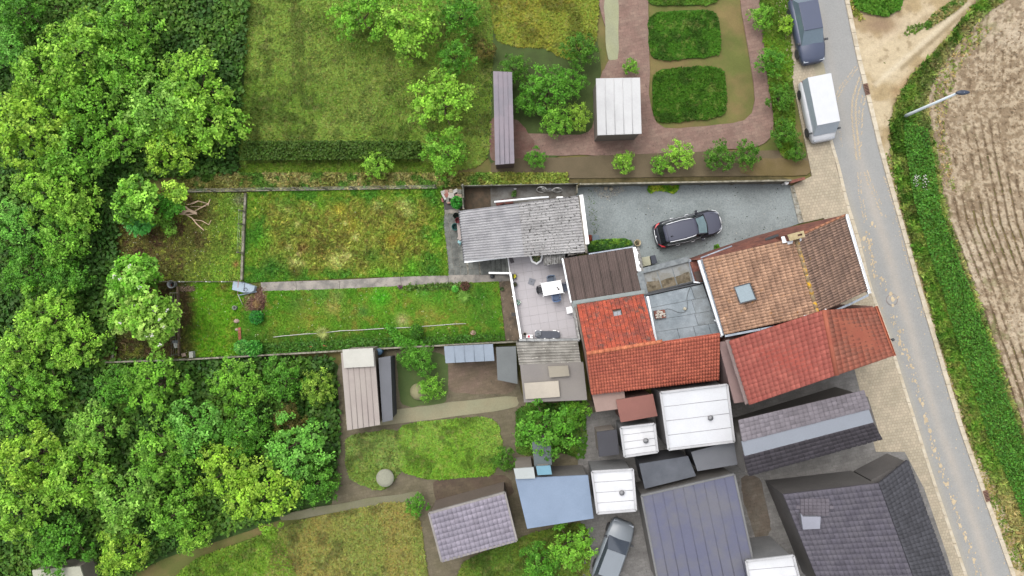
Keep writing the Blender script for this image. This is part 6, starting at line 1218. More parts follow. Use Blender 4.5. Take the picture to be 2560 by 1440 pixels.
# ================================================================== SURROUNDINGS (the softly blurred part of the photograph)
def soft(name, c, c2=None, s=.25, k=1.0):
    if 'paving' in name or 'yard' in name or 'patio' in name: return mat(name, C(c, k), .9, .12, 1.1, .3, 40, C(c2 or tuple(v * .9 for v in c), k), fine=.12, brick=(.42, .21, (.8, .8, .78, 1), .018, 12), spots=[(C(tuple(v * .78 for v in c)), 5, .62, .74)])
    return mat(name, C(c, k), .9, .08, max(s, .8), .3, 30, C(c2 or tuple(v * .93 for v in c), k), fine=.1, mix=(.35, .65))
def fuzzy(poly, a=3, seed=0):
    """rounded organic outline"""
    P = np.array(poly, float); out = []
    n = len(P)
    for i in range(n):
        p0, p1 = P[i], P[(i + 1) % n]
        for t in np.linspace(0, 1, 9)[:-1]: out.append(p0 * (1 - t) + p1 * t)
    out = np.array(out)
    for _ in range(3): out = .5 * out + .25 * np.roll(out, 1, 0) + .25 * np.roll(out, -1, 0)
    return [tuple(p + RNG.normal(size=2) * a * .4) for p in out]
LAYER = [0]
def ground(name, poly, c, c2=None, z=None, s=.25, fz=True, k=1.0):
    LAYER[0] += 1; z = .01 + .0045 * LAYER[0] if z is None else z
    return sheet(name, fuzzy(poly) if fz else poly, z, soft('soft_%s_%d' % (name, LAYER[0]), c, c2, s, k), z0=-.05)
def lawnvar(x, y, c1, c2):
    c = mixc(c1, c2, ss(.35, .65, fbm(x, y, 90, 300 + LAYER[0]))); a = fbm(x, y, 34, 330 + LAYER[0]); b = fbm(x, y, 12, 360 + LAYER[0])
    c = c * (1 - .22 * ss(.5, .66, a))[:, None] + (np.array((150, 146, 90)) - c) * (.35 * ss(.58, .72, b))[:, None]
    return c
def lawn(poly, c1, c2, lab, dens=260, sz=.11, h=.05):
    ground('lawn', poly, tuple(v * .98 for v in c1), c2)
    zz = .01 + .0045 * LAYER[0]
    turf('lawn_grass', fuzzy(poly), dens, sz, lambda x, y: lawnvar(x, y, c1, c2), zz + .01, h, .8, label=lab, lum=.08)
# --- upper left: thicket floor and rough meadow
ground('thicket_floor', [(-60, -60), (640, -60), (620, 300), (600, 430), (480, 440), (290, 452), (290, 900), (-60, 900)], (80, 104, 42), (62, 88, 34), s=.5)
ground('thicket_floor', [(-60, 890), (300, 904), (480, 896), (700, 886), (850, 900), (870, 1090), (860, 1250), (700, 1300), (400, 1400), (200, 1500), (-60, 1500)], (72, 100, 40), (56, 84, 32), s=.5)
lawn([(560, -60), (1240, -60), (1230, 180), (1225, 430), (600, 440), (590, 300), (620, 160)], (104, 132, 48), (124, 148, 62), 'olive green meadow in the blurred garden above the rough lawn', 420, .1)
lawn([(760, 40), (900, 30), (1000, 180), (1100, 190), (1120, 300), (900, 330), (800, 260)], (124, 146, 64), (118, 136, 60), 'paler patch of the upper meadow', 160)
ground('bare_patch', [(620, 60), (700, 70), (720, 130), (640, 120)], (150, 138, 92), (138, 132, 76))
ground('bare_patch', [(1010, 130), (1100, 140), (1110, 190), (1030, 180)], (132, 120, 74), (112, 124, 60))
ground('bare_patch', [(60, 10), (200, 20), (210, 70), (80, 70)], (142, 124, 100), (120, 116, 80))
ground('hedge_soil', [(590, 340), (1060, 345), (1060, 405), (590, 410)], (64, 84, 30), (76, 98, 34))
lawn([(600, 410), (1130, 405), (1150, 440), (600, 446)], (110, 142, 44), (118, 148, 50), 'light green grass strip above the long post fence', 300)
# --- upper middle: neighbour's garden with red paving
ground('shrub_bed', [(1180, 60), (1500, 60), (1500, 360), (1240, 440), (1180, 300)], (74, 88, 44), (84, 104, 50))
lawn([(1215, -60), (1500, -60), (1490, 120), (1420, 150), (1360, 120), (1240, 110)], (128, 140, 52), (134, 136, 50), 'yellow green lawn at the top of the blurred garden')
pk = (158, 128, 116)
ground('red_paving', [(1480, -60), (1620, -60), (1625, 330), (1900, 300), (1840, -60), (1895, -60), (1945, 360), (1740, 380), (1600, 385), (1300, 392), (1280, 330), (1480, 340), (1500, 190), (1530, 140)], pk, (164, 138, 124), s=.6)
ground('red_paving', [(1225, 290), (1300, 300), (1340, 360), (1300, 405), (1225, 405)], (140, 104, 94), (150, 124, 110), s=.6)
ground('concrete_path', [(1510, -60), (1545, -60), (1550, 150), (1515, 150)], (176, 178, 140), (168, 170, 140))
lawn([(1612, -60), (1800, -60), (1796, 10), (1620, 14)], (74, 108, 32), (80, 116, 34), 'dark green lawn square at the top edge of the picture', 400)
lawn([(1618, 32), (1795, 22), (1806, 140), (1625, 152)], (66, 110, 26), (62, 104, 24), 'upper deep green lawn square in the red paving', 500, .09)
lawn([(1630, 172), (1812, 165), (1818, 285), (1760, 298), (1634, 308)], (62, 102, 22), (58, 96, 20), 'lower deep green lawn square in the red paving', 500, .09)
ground('garden_bed', [(1225, 400), (1600, 385), (1900, 375), (2030, 380), (2040, 440), (1230, 445)], (112, 100, 76), (122, 108, 84))
ground('garden_bed', [(1850, 395), (2020, 395), (2030, 438), (1850, 440)], (122, 106, 66), (132, 114, 80))
lawn([(1895, -60), (1970, -60), (1985, 240), (1990, 400), (1950, 390), (1915, 160)], (98, 132, 34), (82, 112, 32), 'green strip between red paving and the parked cars')
ground('bare_patch', [(1985, 160), (2060, 150), (2066, 225), (1995, 230)], (190, 180, 156), (180, 172, 146))
# --- lower middle: gardens and yards
ground('yard_ground', [(840, 880), (1290, 860), (1300, 1000), (1480, 1000), (1600, 1000), (1640, 1300), (1290, 1440), (1290, 1500), (800, 1500), (850, 1100)], (132, 122, 100), (120, 112, 88))
ground('garden_bed', [(990, 880), (1120, 880), (1120, 1010), (1000, 1020)], (82, 106, 54), (96, 112, 62))
ground('brown_patio', [(1120, 895), (1290, 880), (1290, 985), (1120, 985)], (134, 118, 98), (140, 120, 104))
ground('concrete_path', [(860, 1040), (1290, 985), (1300, 1020), (870, 1075)], (164, 156, 126), (160, 158, 128))
lawn([(860, 1090), (1000, 1070), (1010, 1170), (960, 1230), (870, 1200)], (120, 142, 68), (110, 134, 56), 'pale green grass left of the bright lower lawn')
lawn([(990, 1060), (1240, 1040), (1260, 1130), (1230, 1190), (1080, 1200), (1000, 1180)], (122, 156, 60), (110, 150, 46), 'bright green lawn in the blurred garden below the canopy', 420, .09)
ground('brown_patio', [(1080, 1200), (1270, 1185), (1290, 1240), (1090, 1262)], (112, 98, 80), (104, 88, 74))
lawn([(700, 1310), (1040, 1240), (1080, 1500), (640, 1500)], (128, 136, 66), (140, 134, 70), 'olive dry lawn at the bottom edge')
lawn([(480, 1400), (700, 1320), (760, 1500), (380, 1500)], (100, 134, 40), (112, 146, 46), 'green lawn corner at the bottom edge below the thicket')
ground('concrete_path', [(700, 1285), (1050, 1225), (1060, 1245), (700, 1305)], (134, 132, 100), (138, 134, 110))
lawn([(1160, 1400), (1340, 1330), (1470, 1300), (1480, 1500), (1120, 1500)], (88, 116, 40), (100, 120, 44), 'dark green lawn below the blue and lilac roofs')
lawn([(1290, 1010), (1460, 1005), (1470, 1110), (1460, 1150), (1400, 1130), (1290, 1140)], (70, 112, 36), (84, 120, 40), 'deep green lawn right of the bright lower lawn')
ground('grey_yard', [(1440, 1040), (1840, 960), (1850, 1000), (2130, 900), (2190, 1130), (2262, 1130), (2310, 1220), (2372, 1400), (2400, 1500), (1460, 1500)], (150, 147, 144), (138, 135, 132), fz=False)
0 and ground('dark_tarmac', [(2190, 1150), (2262, 1130), (2310, 1220), (2370, 1400), (2395, 1500), (2180, 1500)], (86, 87, 90), (76, 76, 76), fz=False)
ground('brown_patio', [(1850, 1190), (1900, 1190), (1930, 1320), (1900, 1370), (1860, 1260)], (118, 106, 94), (128, 120, 108))

for q, sd_ in (([(-40, -40), (620, -40), (600, 300), (590, 430), (300, 450), (284, 890), (-40, 900)], 1), ([(-40, 900), (480, 902), (830, 892), (850, 1090), (840, 1230), (690, 1290), (420, 1380), (300, 1460), (-40, 1480)], 2)):
    turf('undergrowth', q, 100, .2, lambda x, y: mixc((60, 96, 34), (88, 126, 44), ss(.35, .65, fbm(x, y, 60, 520 + sd_))), .2, .5, .9, label='leafy undergrowth filling the gaps of the %s thicket' % ('upper' if sd_ == 1 else 'lower'), m=LEAF, elong=1.5, lum=.2, fuzz=4)
# --- hedges, shrubs: prototype crowns shared between copies
PC = [(126, 168, 58), (112, 156, 52), (140, 178, 72), (100, 144, 46)]
LB = [[(0, 0, 2.6, 1.3), (1.3, .5, 2.2, 1.0), (-1.2, .7, 2.3, 1.1), (.3, -1.3, 2.2, 1.0), (-.7, -1.0, 2.0, .9), (.4, 1.4, 2.0, .9)],
      [(0, 0, 2.8, 1.4), (1.4, -.3, 2.1, .95), (-1.1, 1.0, 2.2, 1.0), (-1.3, -.7, 2.1, 1.0), (.6, -1.4, 1.9, .8), (.9, 1.2, 2.2, .9)],
      [(.3, .2, 2.7, 1.2), (-1.0, 0, 2.5, 1.1), (1.5, .8, 2.0, .85), (.9, -1.1, 2.3, 1.0), (-.5, -1.5, 1.9, .8), (-.4, 1.4, 2.1, 1.0)]]
CR = [crown_mesh('crown', L, 26, .12, PC, seed=31 + i, per=22, clump=.38, K=2.15) for i, L in enumerate(LB)]
TK = [trunk_mesh('trunk', L) for L in LB]
CR[0].materials.append(LEAF); CR[1].materials.append(LEAF); CR[2].materials.append(LEAF)
for m_ in TK: m_.materials.append(BARK)
TN = {'bright': (1.0, 1.02, .85), 'mid': (.72, .86, .66), 'deep': (.42, .62, .45), 'yellow': (1.15, 1.05, .8), 'blue': (.72, .95, 1.15), 'dark': (.34, .46, .34), 'pale': (.95, 1.0, 1.15), 'maroon': (.55, .26, .45), 'olive': (.95, .85, .8)}
def wild(px, py, r, tone, lab, cat='tree', zc=None, group='leafy trees of the blurred thicket', name='leafy_tree'):
    s = r / 36 / 2.25 * .96; zt = 2.7 * s; p = W(px, py, zt); i = int(px * 7 + py * 3) % 3
    t = thing(name, lab, cat, (p.x, p.y, 0), group); rz = (px * 13 + py * 7) % 6.28
    for nm, me in (('crown', CR[i]), ('trunk', TK[i])):
        o = bpy.data.objects.new(nm, me); COL.objects.link(o); o.parent = t; o.rotation_euler.z = rz; o.scale = (s, s, s); k_ = .95 if (py > 900 and px < 860) else 1.0; o.color = tuple(v * k_ for v in TN[tone]) + (1,)
    return t
TL_ = [
 (40, 20, 70, 'deep', 'dark green tree at the very top left corner'), (190, 120, 95, 'bright', 'broad bright tree below the bare patch at the top left'), (310, 60, 80, 'mid', 'mid green tree at the top edge beside the dark gap'),
 (90, 200, 80, 'bright', 'bright tree near the left edge below the bluish crown'), (15, 120, 60, 'blue', 'bluish green tree on the upper left edge'), (300, 160, 85, 'mid', 'mid green tree left of the dark hollow'), (60, 320, 100, 'yellow', 'very bright yellow green tree at the left edge'),
 (200, 250, 75, 'mid', 'mid green tree between the yellow tree and the big meadow tree'), (470, 200, 85, 'bright', 'bright tree rising right of the dark hollow'), (400, 270, 95, 'pale', 'pale crowned tree in the middle of the upper thicket'), (520, 300, 90, 'bright', 'large bright tree bordering the meadow'),
 (420, 370, 72, 'yellow', 'yellow green tree just above the sharp garden corner'), (180, 380, 85, 'mid', 'mid green tree above the sharp garden left end'), (290, 340, 70, 'mid', 'small mid green tree between two bright crowns'), (110, 470, 95, 'bright', 'bright tree left of the sharp garden corner'), (205, 520, 74, 'bright', 'bright tree just left of the fruit tree'),
 (20, 560, 70, 'blue', 'bluish tree on the left edge beside the garden'), (150, 600, 80, 'mid', 'mid green tree left of the bare soil plot'), (60, 680, 80, 'deep', 'deep green tree on the left edge at middle height'), (180, 700, 70, 'deep', 'deep green tree left of the blossom trees'), (110, 790, 95, 'bright', 'bright tree left of the lower blossom tree'), (200, 860, 80, 'bright', 'bright tree below left of the blossom trees'), (40, 880, 75, 'bright', 'bright tree at the left edge below the blossom trees'),
 (20, 1000, 75, 'mid', 'mid green tree on the left edge of the lower thicket'), (110, 960, 70, 'mid', 'mid green tree near the left side of the lower thicket'), (380, 950, 90, 'mid', 'mid green tree below the small fenced plot'), (290, 960, 70, 'deep', 'deep green tree below the left plot corner'), (590, 950, 80, 'mid', 'mid green tree below the lower left lawn corner'), (700, 940, 70, 'deep', 'deep green tree below the boundary wall'), (790, 960, 55, 'olive', 'olive tree left of the long pink grey roof'),
 (230, 1080, 70, 'pale', 'pale crowned tree in the lower thicket'), (480, 1070, 75, 'blue', 'fresh bluish green crown in the middle of the lower thicket'), (400, 1140, 85, 'mid', 'mid green tree right of the pale crown'), (60, 1150, 90, 'yellow', 'yellow green tree on the left edge of the lower thicket'), (180, 1200, 90, 'bright', 'bright tree at the lower left'), (300, 1250, 85, 'pale', 'pale tree low in the lower thicket'), (40, 1290, 80, 'bright', 'bright tree on the left edge near the bottom'), (140, 1370, 75, 'deep', 'deep green tree at the bottom left'),
 (560, 1180, 80, 'yellow', 'yellow green tree above the brown gap'), (650, 1240, 90, 'yellow', 'bright yellow green tree above the olive lawn'), (740, 1120, 80, 'blue', 'bluish green tree left of the pale round object'), (790, 1210, 60, 'deep', 'deep green tree beside the garden path corner'), (610, 1080, 70, 'deep', 'deep green tree in the middle of the lower thicket'), (430, 1290, 70, 'mid', 'mid green tree above the bottom path'), (300, 1380, 70, 'yellow', 'yellow green tree at the bottom edge'), (480, 1340, 50, 'bright', 'small bright tree beside the bottom path'), (720, 1050, 45, 'maroon', 'dark maroon tree in the lower thicket'),
 (890, 30, 70, 'mid', 'mid green tree at the top edge above the meadow'), (1020, 60, 85, 'bright', 'bright tree at the top edge right of the meadow'), (1150, 30, 60, 'deep', 'deep green tree at the top edge beside the yellow lawn'), (1135, 140, 50, 'deep', 'deep green tree beside the maroon bush'), (1100, 250, 80, 'bright', 'bright tree left of the lilac roofed shed'), (1110, 380, 60, 'mid', 'mid green tree above the rubble corner'), (940, 410, 40, 'bright', 'small bright tree just above the long post fence'),
]
for px, py, r, tone, lab in TL_: wild(px - (18 if 150 < px < 300 and 430 < py < 900 else 0), py + (12 if 900 < py < 990 else 0), r * (.86 if (px < 300 and 430 < py < 900) or 900 < py < 990 else 1.0), tone, lab)
SB = [
 (1212, 125, 30, 'maroon', 'dark maroon bush beside the deep green tree'), (1285, 170, 42, 'dark', 'dark bush above the lilac roofed shed'), (1450, 120, 48, 'dark', 'dark green bush below the yellow green lawn'), (1370, 215, 60, 'deep', 'large deep green bush in the middle of the blurred garden'), (1320, 250, 40, 'deep', 'deep green bush right of the lilac roofed shed'), (1430, 200, 40, 'deep', 'deep green bush left of the white shed'), (1390, 300, 45, 'mid', 'mid green bush above the red paving'), (1445, 290, 36, 'olive', 'olive bush beside the white shed'),
 (1578, 165, 22, 'mid', 'small green bush at the top of the white shed'), (1340, 395, 28, 'deep', 'small deep green bush below the red paving'), (1560, 405, 30, 'bright', 'bright round bush above the driveway fence'), (1700, 388, 40, 'bright', 'broad bright bush right of the round one'), (1650, 410, 26, 'mid', 'mid green bush between two bright ones'), (1800, 390, 40, 'dark', 'dark bush near the end of the red paving'), (1870, 385, 38, 'dark', 'dark bush at the corner of the red paving'),
 (1930, 150, 40, 'deep', 'deep green bush beside the blue car'), (1955, 240, 36, 'dark', 'dark bush between the cars and red paving'), (1965, 330, 38, 'dark', 'dark bush left of the white van'), (1905, 40, 34, 'mid', 'mid green bush at the top end of the green strip'), (1970, 60, 24, 'yellow', 'yellow green bush left of the blue car'), (1992, 380, 26, 'dark', 'dark bush above the pavement corner'),
 (1050, 900, 42, 'deep', 'deep green bush right of the long shed'), (1075, 970, 36, 'mid', 'mid green bush beside the beige blob'), (1020, 890, 30, 'deep', 'small deep green bush just below the boundary wall'), (1370, 1075, 78, 'deep', 'large round deep green tree between patio and white roofs'), (1440, 1030, 40, 'mid', 'mid green bush below the grey canopy'), (1260, 1150, 34, 'dark', 'dark bush at the corner of the bright lawn'), (1430, 1370, 60, 'mid', 'mid green tree below the blue roof'), (1350, 1410, 55, 'deep', 'deep green tree at the bottom edge below the blue roof'), (1040, 1265, 30, 'deep', 'small deep bush beside the lilac roof'),
]
for px, py, r, tone, lab in SB: wild(px, py, r, tone, lab, 'bush' if r < 55 else 'tree', group='garden bushes in the blurred gardens', name='garden_bush' if r < 55 else 'leafy_tree')
# clipped hedge above the meadow
t = thing('hedge', 'long dark hedge along the bottom of the blurred meadow', 'hedge', W(820, 378, 0)); x, y = sample([(610, 352), (1050, 352), (1050, 396), (600, 400)], 9000); zz = .9 + .4 * RNG.random(len(x)); k = (H - zz) / F
leaves('foliage', np.stack([(x - 1280) * k, (720 - y) * k, zz], 1), .11, jit(An(mixc((70, 96, 34), (86, 118, 40), fbm(x, y, 30, 401)), 1.5), len(x), .12), .8, 1.5, LEAF, t); mb = MB(); mb.prism(pts([(612, 356), (1048, 356), (1048, 392), (604, 396)], .8), 0, .9); mb.build('core', mat('hedge_core', None), t)

# --- buildings and roofs in the blurred part
def block(name, lab, cat, poly, z, roofc, wallc=(170, 160, 150), roofc2=None, over=.12, rough=.85, fascia=None, pitch=None, panels=None, tiles=False):
    c = W(sum(p[0] for p in poly) / len(poly), sum(p[1] for p in poly) / len(poly), 0); t = thing(name, lab, cat, c)
    P = [W(x, y, z) for x, y in poly]; wall_poly('wall', [(x, y, z) for x, y in poly], z - .12, soft('wall_%d%d%d' % wallc, wallc), t, inset=over)
    rm_ = mat('roof_%d%d%d_%s' % (*roofc, lab[:6]), C(roofc), rough, .05, .5, .05, 20, C(roofc2 or tuple(v * .95 for v in roofc)), fine=.04)
    if tiles:
        tm_ = mat('rtj_%d%d%d' % roofc, C(roofc, 1.25), .85, .1, 1.2, .3, 40, C(roofc2 or tuple(v * .93 for v in roofc), 1.25), attr=True, fine=.12); lu = max(3, int((P[1] - P[0]).length / .3)); lv = max(3, int((P[3] - P[0]).length / .34))
        lay_tiles(t, (P[0], P[1], P[2], P[3]), lu, lv, tile_mesh('tile', 1, .03, .03), tm_, tm_, 0, lift=.015)
    if pitch:                                  # ridge between mid of edges (a) and (b), height pitch
        ra, rb_ = (P[0] + P[1]) / 2, (P[2] + P[3]) / 2; ra.z = rb_.z = z + pitch
        for q in ((P[0], ra, rb_, P[3]), (ra, P[1], P[2], rb_)):
            mb = MB(); mb.slab(q, .12); mb.build('roof', rm_, t)
        mb = MB(); mb.add([tuple(p - Vector((0, 0, .13))) for p in (P[0], P[1], ra, P[2], P[3], rb_)], [(0, 1, 2), (3, 4, 5)]); mb.build('gable', soft('wall_%d%d%d' % wallc, wallc), t)
        mb = MB(); mb.tube([ra + Vector((0, 0, .03)), rb_ + Vector((0, 0, .03))], .12, 8); mb.build('ridge', rm_, t)
    else:
        mb = MB(); mb.prism([(p.x, p.y) for p in P], z - .12, z); r = mb.build('roof', rm_, t)
        if panels:
            for i in range(1, panels): mb = MB(); a_, b_ = lerp(P[0], P[1], i / panels), lerp(P[3], P[2], i / panels); mb.tube([a_ + Vector((0, 0, .01)), b_ + Vector((0, 0, .01))], .025, 4); mb.build('seam', rm_, r)
    if sum(roofc) > 700:
        n_ = 4
        for i in range(1, n_): mb = MB(); a_, b_ = lerp(P[0], P[3], i / n_), lerp(P[1], P[2], i / n_); mb.tube([a_ + Vector((0, 0, .0)), b_ + Vector((0, 0, .0))], .02, 4); mb.build('seam', soft('seam_grey', (196, 196, 198)), t)
        c_ = lerp(lerp(P[0], P[2], .62), P[1], .15); mb = MB(); mb.lathe(c_, [(.12, 0), (.12, .2), (.18, .22), (0, .3)], 12, False); mb.build('vent', soft('vent_grey', (170, 170, 172)), t)
        for i in range(len(poly)): edge(t, poly[i], poly[(i + 1) % len(poly)], z + .1, .07, .12, soft('kerb_white', (214, 214, 216)), 'kerb')
    if fascia:
        for i in range(len(poly)): edge(t, poly[i], poly[(i + 1) % len(poly)], z + .06, .06, .2, soft('fascia_%d' % fascia[0], fascia), 'fascia')
    return t
block('garden_shed', 'white roofed shed in the red paved garden', 'shed', [(1490, 196), (1600, 194), (1604, 334), (1494, 338)], 2.4, (222, 222, 222), (150, 140, 130), panels=5)
block('garden_shed', 'narrow shed with lilac grey roof beside the green meadow', 'shed', [(1233, 178), (1280, 180), (1286, 408), (1238, 412)], 2.3, (160, 150, 158), (120, 100, 96), (146, 142, 150), panels=4)
block('long_shed', 'long shed with pink grey roof below the boundary wall', 'shed', [(852, 882), (936, 876), (950, 1062), (868, 1076)], 2.2, (186, 176, 168), (130, 118, 104), (178, 166, 160), panels=6)
block('white_awning', 'white awning at the upper end of the long pink grey shed', 'awning', [(856, 874), (932, 870), (936, 916), (860, 920)], 2.4, (216, 214, 204))
block('side_gutter_shed', 'narrow slate coloured roof strip along the long shed', 'shed', [(946, 895), (976, 890), (982, 1050), (956, 1056)], 1.9, (122, 124, 130), (80, 80, 84))
block('blue_panel_shed', 'blue grey panelled roof just below the boundary wall', 'shed', [(1110, 866), (1232, 860), (1236, 902), (1114, 908)], 2.0, (160, 172, 186), (110, 104, 96), panels=5)
block('lean_to', 'dull blue grey lean to roof right of the panelled one', 'lean-to', [(1240, 868), (1290, 866), (1294, 960), (1244, 950)], 1.9, (126, 130, 130), (100, 96, 90))
block('grey_outbuilding', 'warm grey flat roof below the corrugated canopy', 'outbuilding', [(1300, 912), (1458, 905), (1468, 1000), (1310, 1006)], 2.3, (152, 146, 140), (120, 110, 102), (148, 142, 138))
block('rooflight_box', 'pale beige rooflight on the warm grey flat roof', 'rooflight', [(1370, 886 + 30), (1420, 884 + 30), (1424, 940), (1374, 944)], 2.6, (172, 164, 148))
block('pale_awning', 'cream awning at the lower edge of the warm grey flat roof', 'awning', [(1310, 958), (1396, 952), (1400, 992), (1314, 998)], 2.5, (206, 196, 180))
block('lilac_house', 'low building with large lilac grey roof near the bottom', 'building', [(1072, 1284), (1262, 1232), (1292, 1352), (1104, 1404)], 3.0, (158, 151, 163), (130, 116, 106), (152, 146, 158), fascia=(170, 164, 160), tiles=True)
block('blue_roof_building', 'flat building with pale blue roof beside the white roof', 'building', [(1288, 1196), (1470, 1188), (1484, 1296), (1318, 1322)], 3.0, (148, 166, 190), (140, 136, 132), (142, 160, 184))
block('white_top_box', 'small pale box at the top left corner of the pale blue roof', 'box', [(1284, 1172), (1334, 1168), (1338, 1196), (1290, 1198)], 3.2, (204, 210, 208))
block('cyan_panel', 'small cyan panel at the top of the pale blue roof', 'panel', [(1340, 1166), (1376, 1164), (1380, 1186), (1344, 1188)], 3.3, (130, 176, 196))
block('grey_stack', 'small slate grey roof above the pale blue roof', 'outbuilding', [(1330, 1105), (1376, 1102), (1380, 1162), (1336, 1166)], 2.6, (112, 122, 124))
block('white_roof_building', 'flat building with brilliant white roof right of the blue one', 'building', [(1480, 1180), (1582, 1174), (1590, 1276), (1494, 1284)], 3.3, (242, 243, 246), (150, 150, 150))
block('white_roof_building', 'small white roof between dark yard and large white roof', 'building', [(1552, 1070), (1636, 1060), (1644, 1130), (1562, 1142)], 3.1, (240, 240, 242), (150, 150, 150))
block('white_roof_building', 'large white flat roof below the red roofs', 'building', [(1652, 982), (1818, 962), (1836, 1104), (1672, 1124)], 3.8, (232, 233, 237), (150, 146, 146), (234, 236, 240))
block('red_brick_annex', 'dark red roof tip left of the large white roof', 'annex', [(1540, 1000), (1632, 985), (1644, 1040), (1552, 1056)], 3.0, (158, 108, 98), (130, 96, 88))
block('pink_annex', 'faded pink roof at the lower left of the red roofs', 'annex', [(1480, 985), (1560, 975), (1566, 1020), (1490, 1030)], 2.7, (176, 150, 140), (130, 110, 100))
block('charcoal_box', 'small charcoal roof left of the small white roof', 'outbuilding', [(1492, 1080), (1542, 1074), (1548, 1136), (1498, 1142)], 2.3, (84, 84, 90))
rh2 = block('red_gable_house', 'large blurred red tiled house below the brown tiled house', 'house', [(1826, 852), (2188, 762), (2226, 896), (1876, 1016)], 5.0, (186, 94, 80), (150, 110, 100), (172, 88, 76))
bpy.data.objects.remove([o for o in rh2.children if o.name.startswith('roof')][0])
mR = mat('deep_red_roof', C((182, 94, 80)), .88, .06, .8, .15, 30, C((172, 86, 74)), fine=.06); mR2 = mat('warm_red_roof', C((184, 108, 84)), .88, .06, .8, .15, 30, C((176, 98, 78)), fine=.06)
a, b, c3, d3 = W(1824, 852, 5), W(2060, 775, 7.6), W(2092, 938, 7.6), W(1874, 1012, 5); mb = MB(); mb.slab([a, d3, c3, b], .15); mb.build('roof', mR, rh2); r0, r1 = b, c3; RJ1 = mat('rj_deep', C((176, 100, 88), 1.15), .88, .1, 1.2, .3, 40, C((166, 90, 80), 1.15), attr=True, fine=.12); lay_tiles(rh2, (c3, b, a, d3), 14, 18, tile_mesh('tile', 1, .03, .03), RJ1, RJ1, 0, lift=.015)
e1, e2 = W(2184, 768, 5), W(2232, 890, 5); mb = MB(); mb.slab([r0, r1, e2, e1], .15); mb.build('roof', mR2, rh2); RJ2 = mat('rj_warm', C((178, 112, 92), 1.15), .88, .1, 1.2, .3, 40, C((174, 100, 80), 1.2), attr=True, fine=.12); lay_tiles(rh2, (r0, r1, e2, e1), 14, 10, tile_mesh('tile', 1, .03, .03), RJ2, RJ2, 0, lift=.015); mb = MB(); mb.tube([r0, r1], .14, 8); mb.build('ridge', mR2, rh2)
mb = MB(); mb.add([tuple(p - Vector((0, 0, .16))) for p in (a, b, e1, d3, c3, e2)], [(0, 1, 2), (3, 4, 5)]); mb.build('gable', soft('wall_%d%d%d' % (150, 110, 100), (150, 110, 100)), rh2)
gutter(rh2, (2190, 766, 4.95), (2236, 890, 4.95), .08, mat('orange_gutter', C((206, 120, 90)), .7)); gutter(rh2, (1818, 850, 4.95), (1868, 1010, 4.95), .12, soft('grey_gutter', (170, 150, 146)))
mb = MB(); mb.lathe(W(2231, 849, 1.2), [(.03, -1.2), (.03, 0), (.1, .02), (.11, .1), (.05, .14)], 10); tag(mb.build('wall_lamp', DKGREY), 'small dark lamp post cap at the road side of the blurred red house', 'lamp')
block('valley_roof', 'grey strip of roof between the two red roofs', 'roof', [(1796, 856), (1822, 852), (1868, 1004), (1836, 1008)], 4.0, (164, 138, 134), (130, 110, 108))
lr = block('slate_house', 'long slate grey gable house with pale blue band below the red house', 'house', [(1846, 1090), (2176, 990), (2206, 1086), (1862, 1186)], 4.6, (112, 108, 114), (120, 116, 112), (98, 92, 98))
bpy.data.objects.remove([o for o in lr.children if o.name.startswith('roof')][0])
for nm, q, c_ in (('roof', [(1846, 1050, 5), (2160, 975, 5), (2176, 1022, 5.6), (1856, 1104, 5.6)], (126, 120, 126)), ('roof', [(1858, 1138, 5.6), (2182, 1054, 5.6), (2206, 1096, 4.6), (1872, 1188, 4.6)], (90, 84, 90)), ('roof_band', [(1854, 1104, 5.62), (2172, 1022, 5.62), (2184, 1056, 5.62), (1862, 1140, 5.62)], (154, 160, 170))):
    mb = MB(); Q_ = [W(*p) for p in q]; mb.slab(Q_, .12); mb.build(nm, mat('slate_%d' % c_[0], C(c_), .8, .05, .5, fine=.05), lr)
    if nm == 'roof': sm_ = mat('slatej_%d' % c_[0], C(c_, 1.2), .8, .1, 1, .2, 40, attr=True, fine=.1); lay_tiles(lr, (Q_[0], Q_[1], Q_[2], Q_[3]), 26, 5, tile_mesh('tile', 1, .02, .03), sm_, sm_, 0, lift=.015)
block('dark_annex', 'dark blue grey roof left of the slate house', 'annex', [(1598, 1160), (1720, 1140), (1740, 1190), (1612, 1222)], 2.8, (98, 102, 110), (90, 90, 94), (112, 116, 124))
block('dark_annex', 'mid grey flat roof between white roofs and slate house', 'annex', [(1728, 1130), (1842, 1100), (1852, 1160), (1744, 1178)], 3.0, (126, 128, 134), (96, 96, 100))
block('solar_house', 'flat blue grey roofed building at the bottom edge', 'building', [(1604, 1240), (1836, 1186), (1900, 1480), (1650, 1480)], 3.4, (112, 114, 136), (130, 126, 122), (122, 122, 132), panels=9, fascia=(140, 140, 140))
block('charcoal_house', 'large charcoal tiled roof at the lower right', 'house', [(1958, 1236), (2196, 1208), (2300, 1490), (2060, 1490)], 3.6, (98, 94, 104), (120, 116, 114), (104, 100, 108), tiles=True)
dz = 3.68
chh = [o for o in bpy.data.objects if o.name.startswith('charcoal_house')][0]
Q_ = [W(2197, 1208, 3.58), W(2268, 1150, 2.6), W(2392, 1490, 2.6), W(2301, 1490, 3.58)]; mb = MB(); mb.slab(Q_, .1); mb.build('roof', mat('charcoal_east_shaded', C((74, 74, 80)), .85), chh)  # east slope coloured darker to hold its shade
cj = mat('rtj_east_shaded', C((84, 84, 90), 1.1), .85, .1, 1.2, .3, 40, attr=True, fine=.1); lay_tiles(chh, (Q_[0], Q_[3], Q_[2], Q_[1]), 30, 8, tile_mesh('tile', 1, .03, .03), cj, cj, 0, lift=.015)
mb = MB(); q4 = inset2([Vector((p.x, p.y, 0)) for p in Q_], .15); mb.prism([(p.x, p.y) for p in q4], 0, 2.45); mb.build('wall', soft('wall_120116114', (120, 116, 114)), chh)
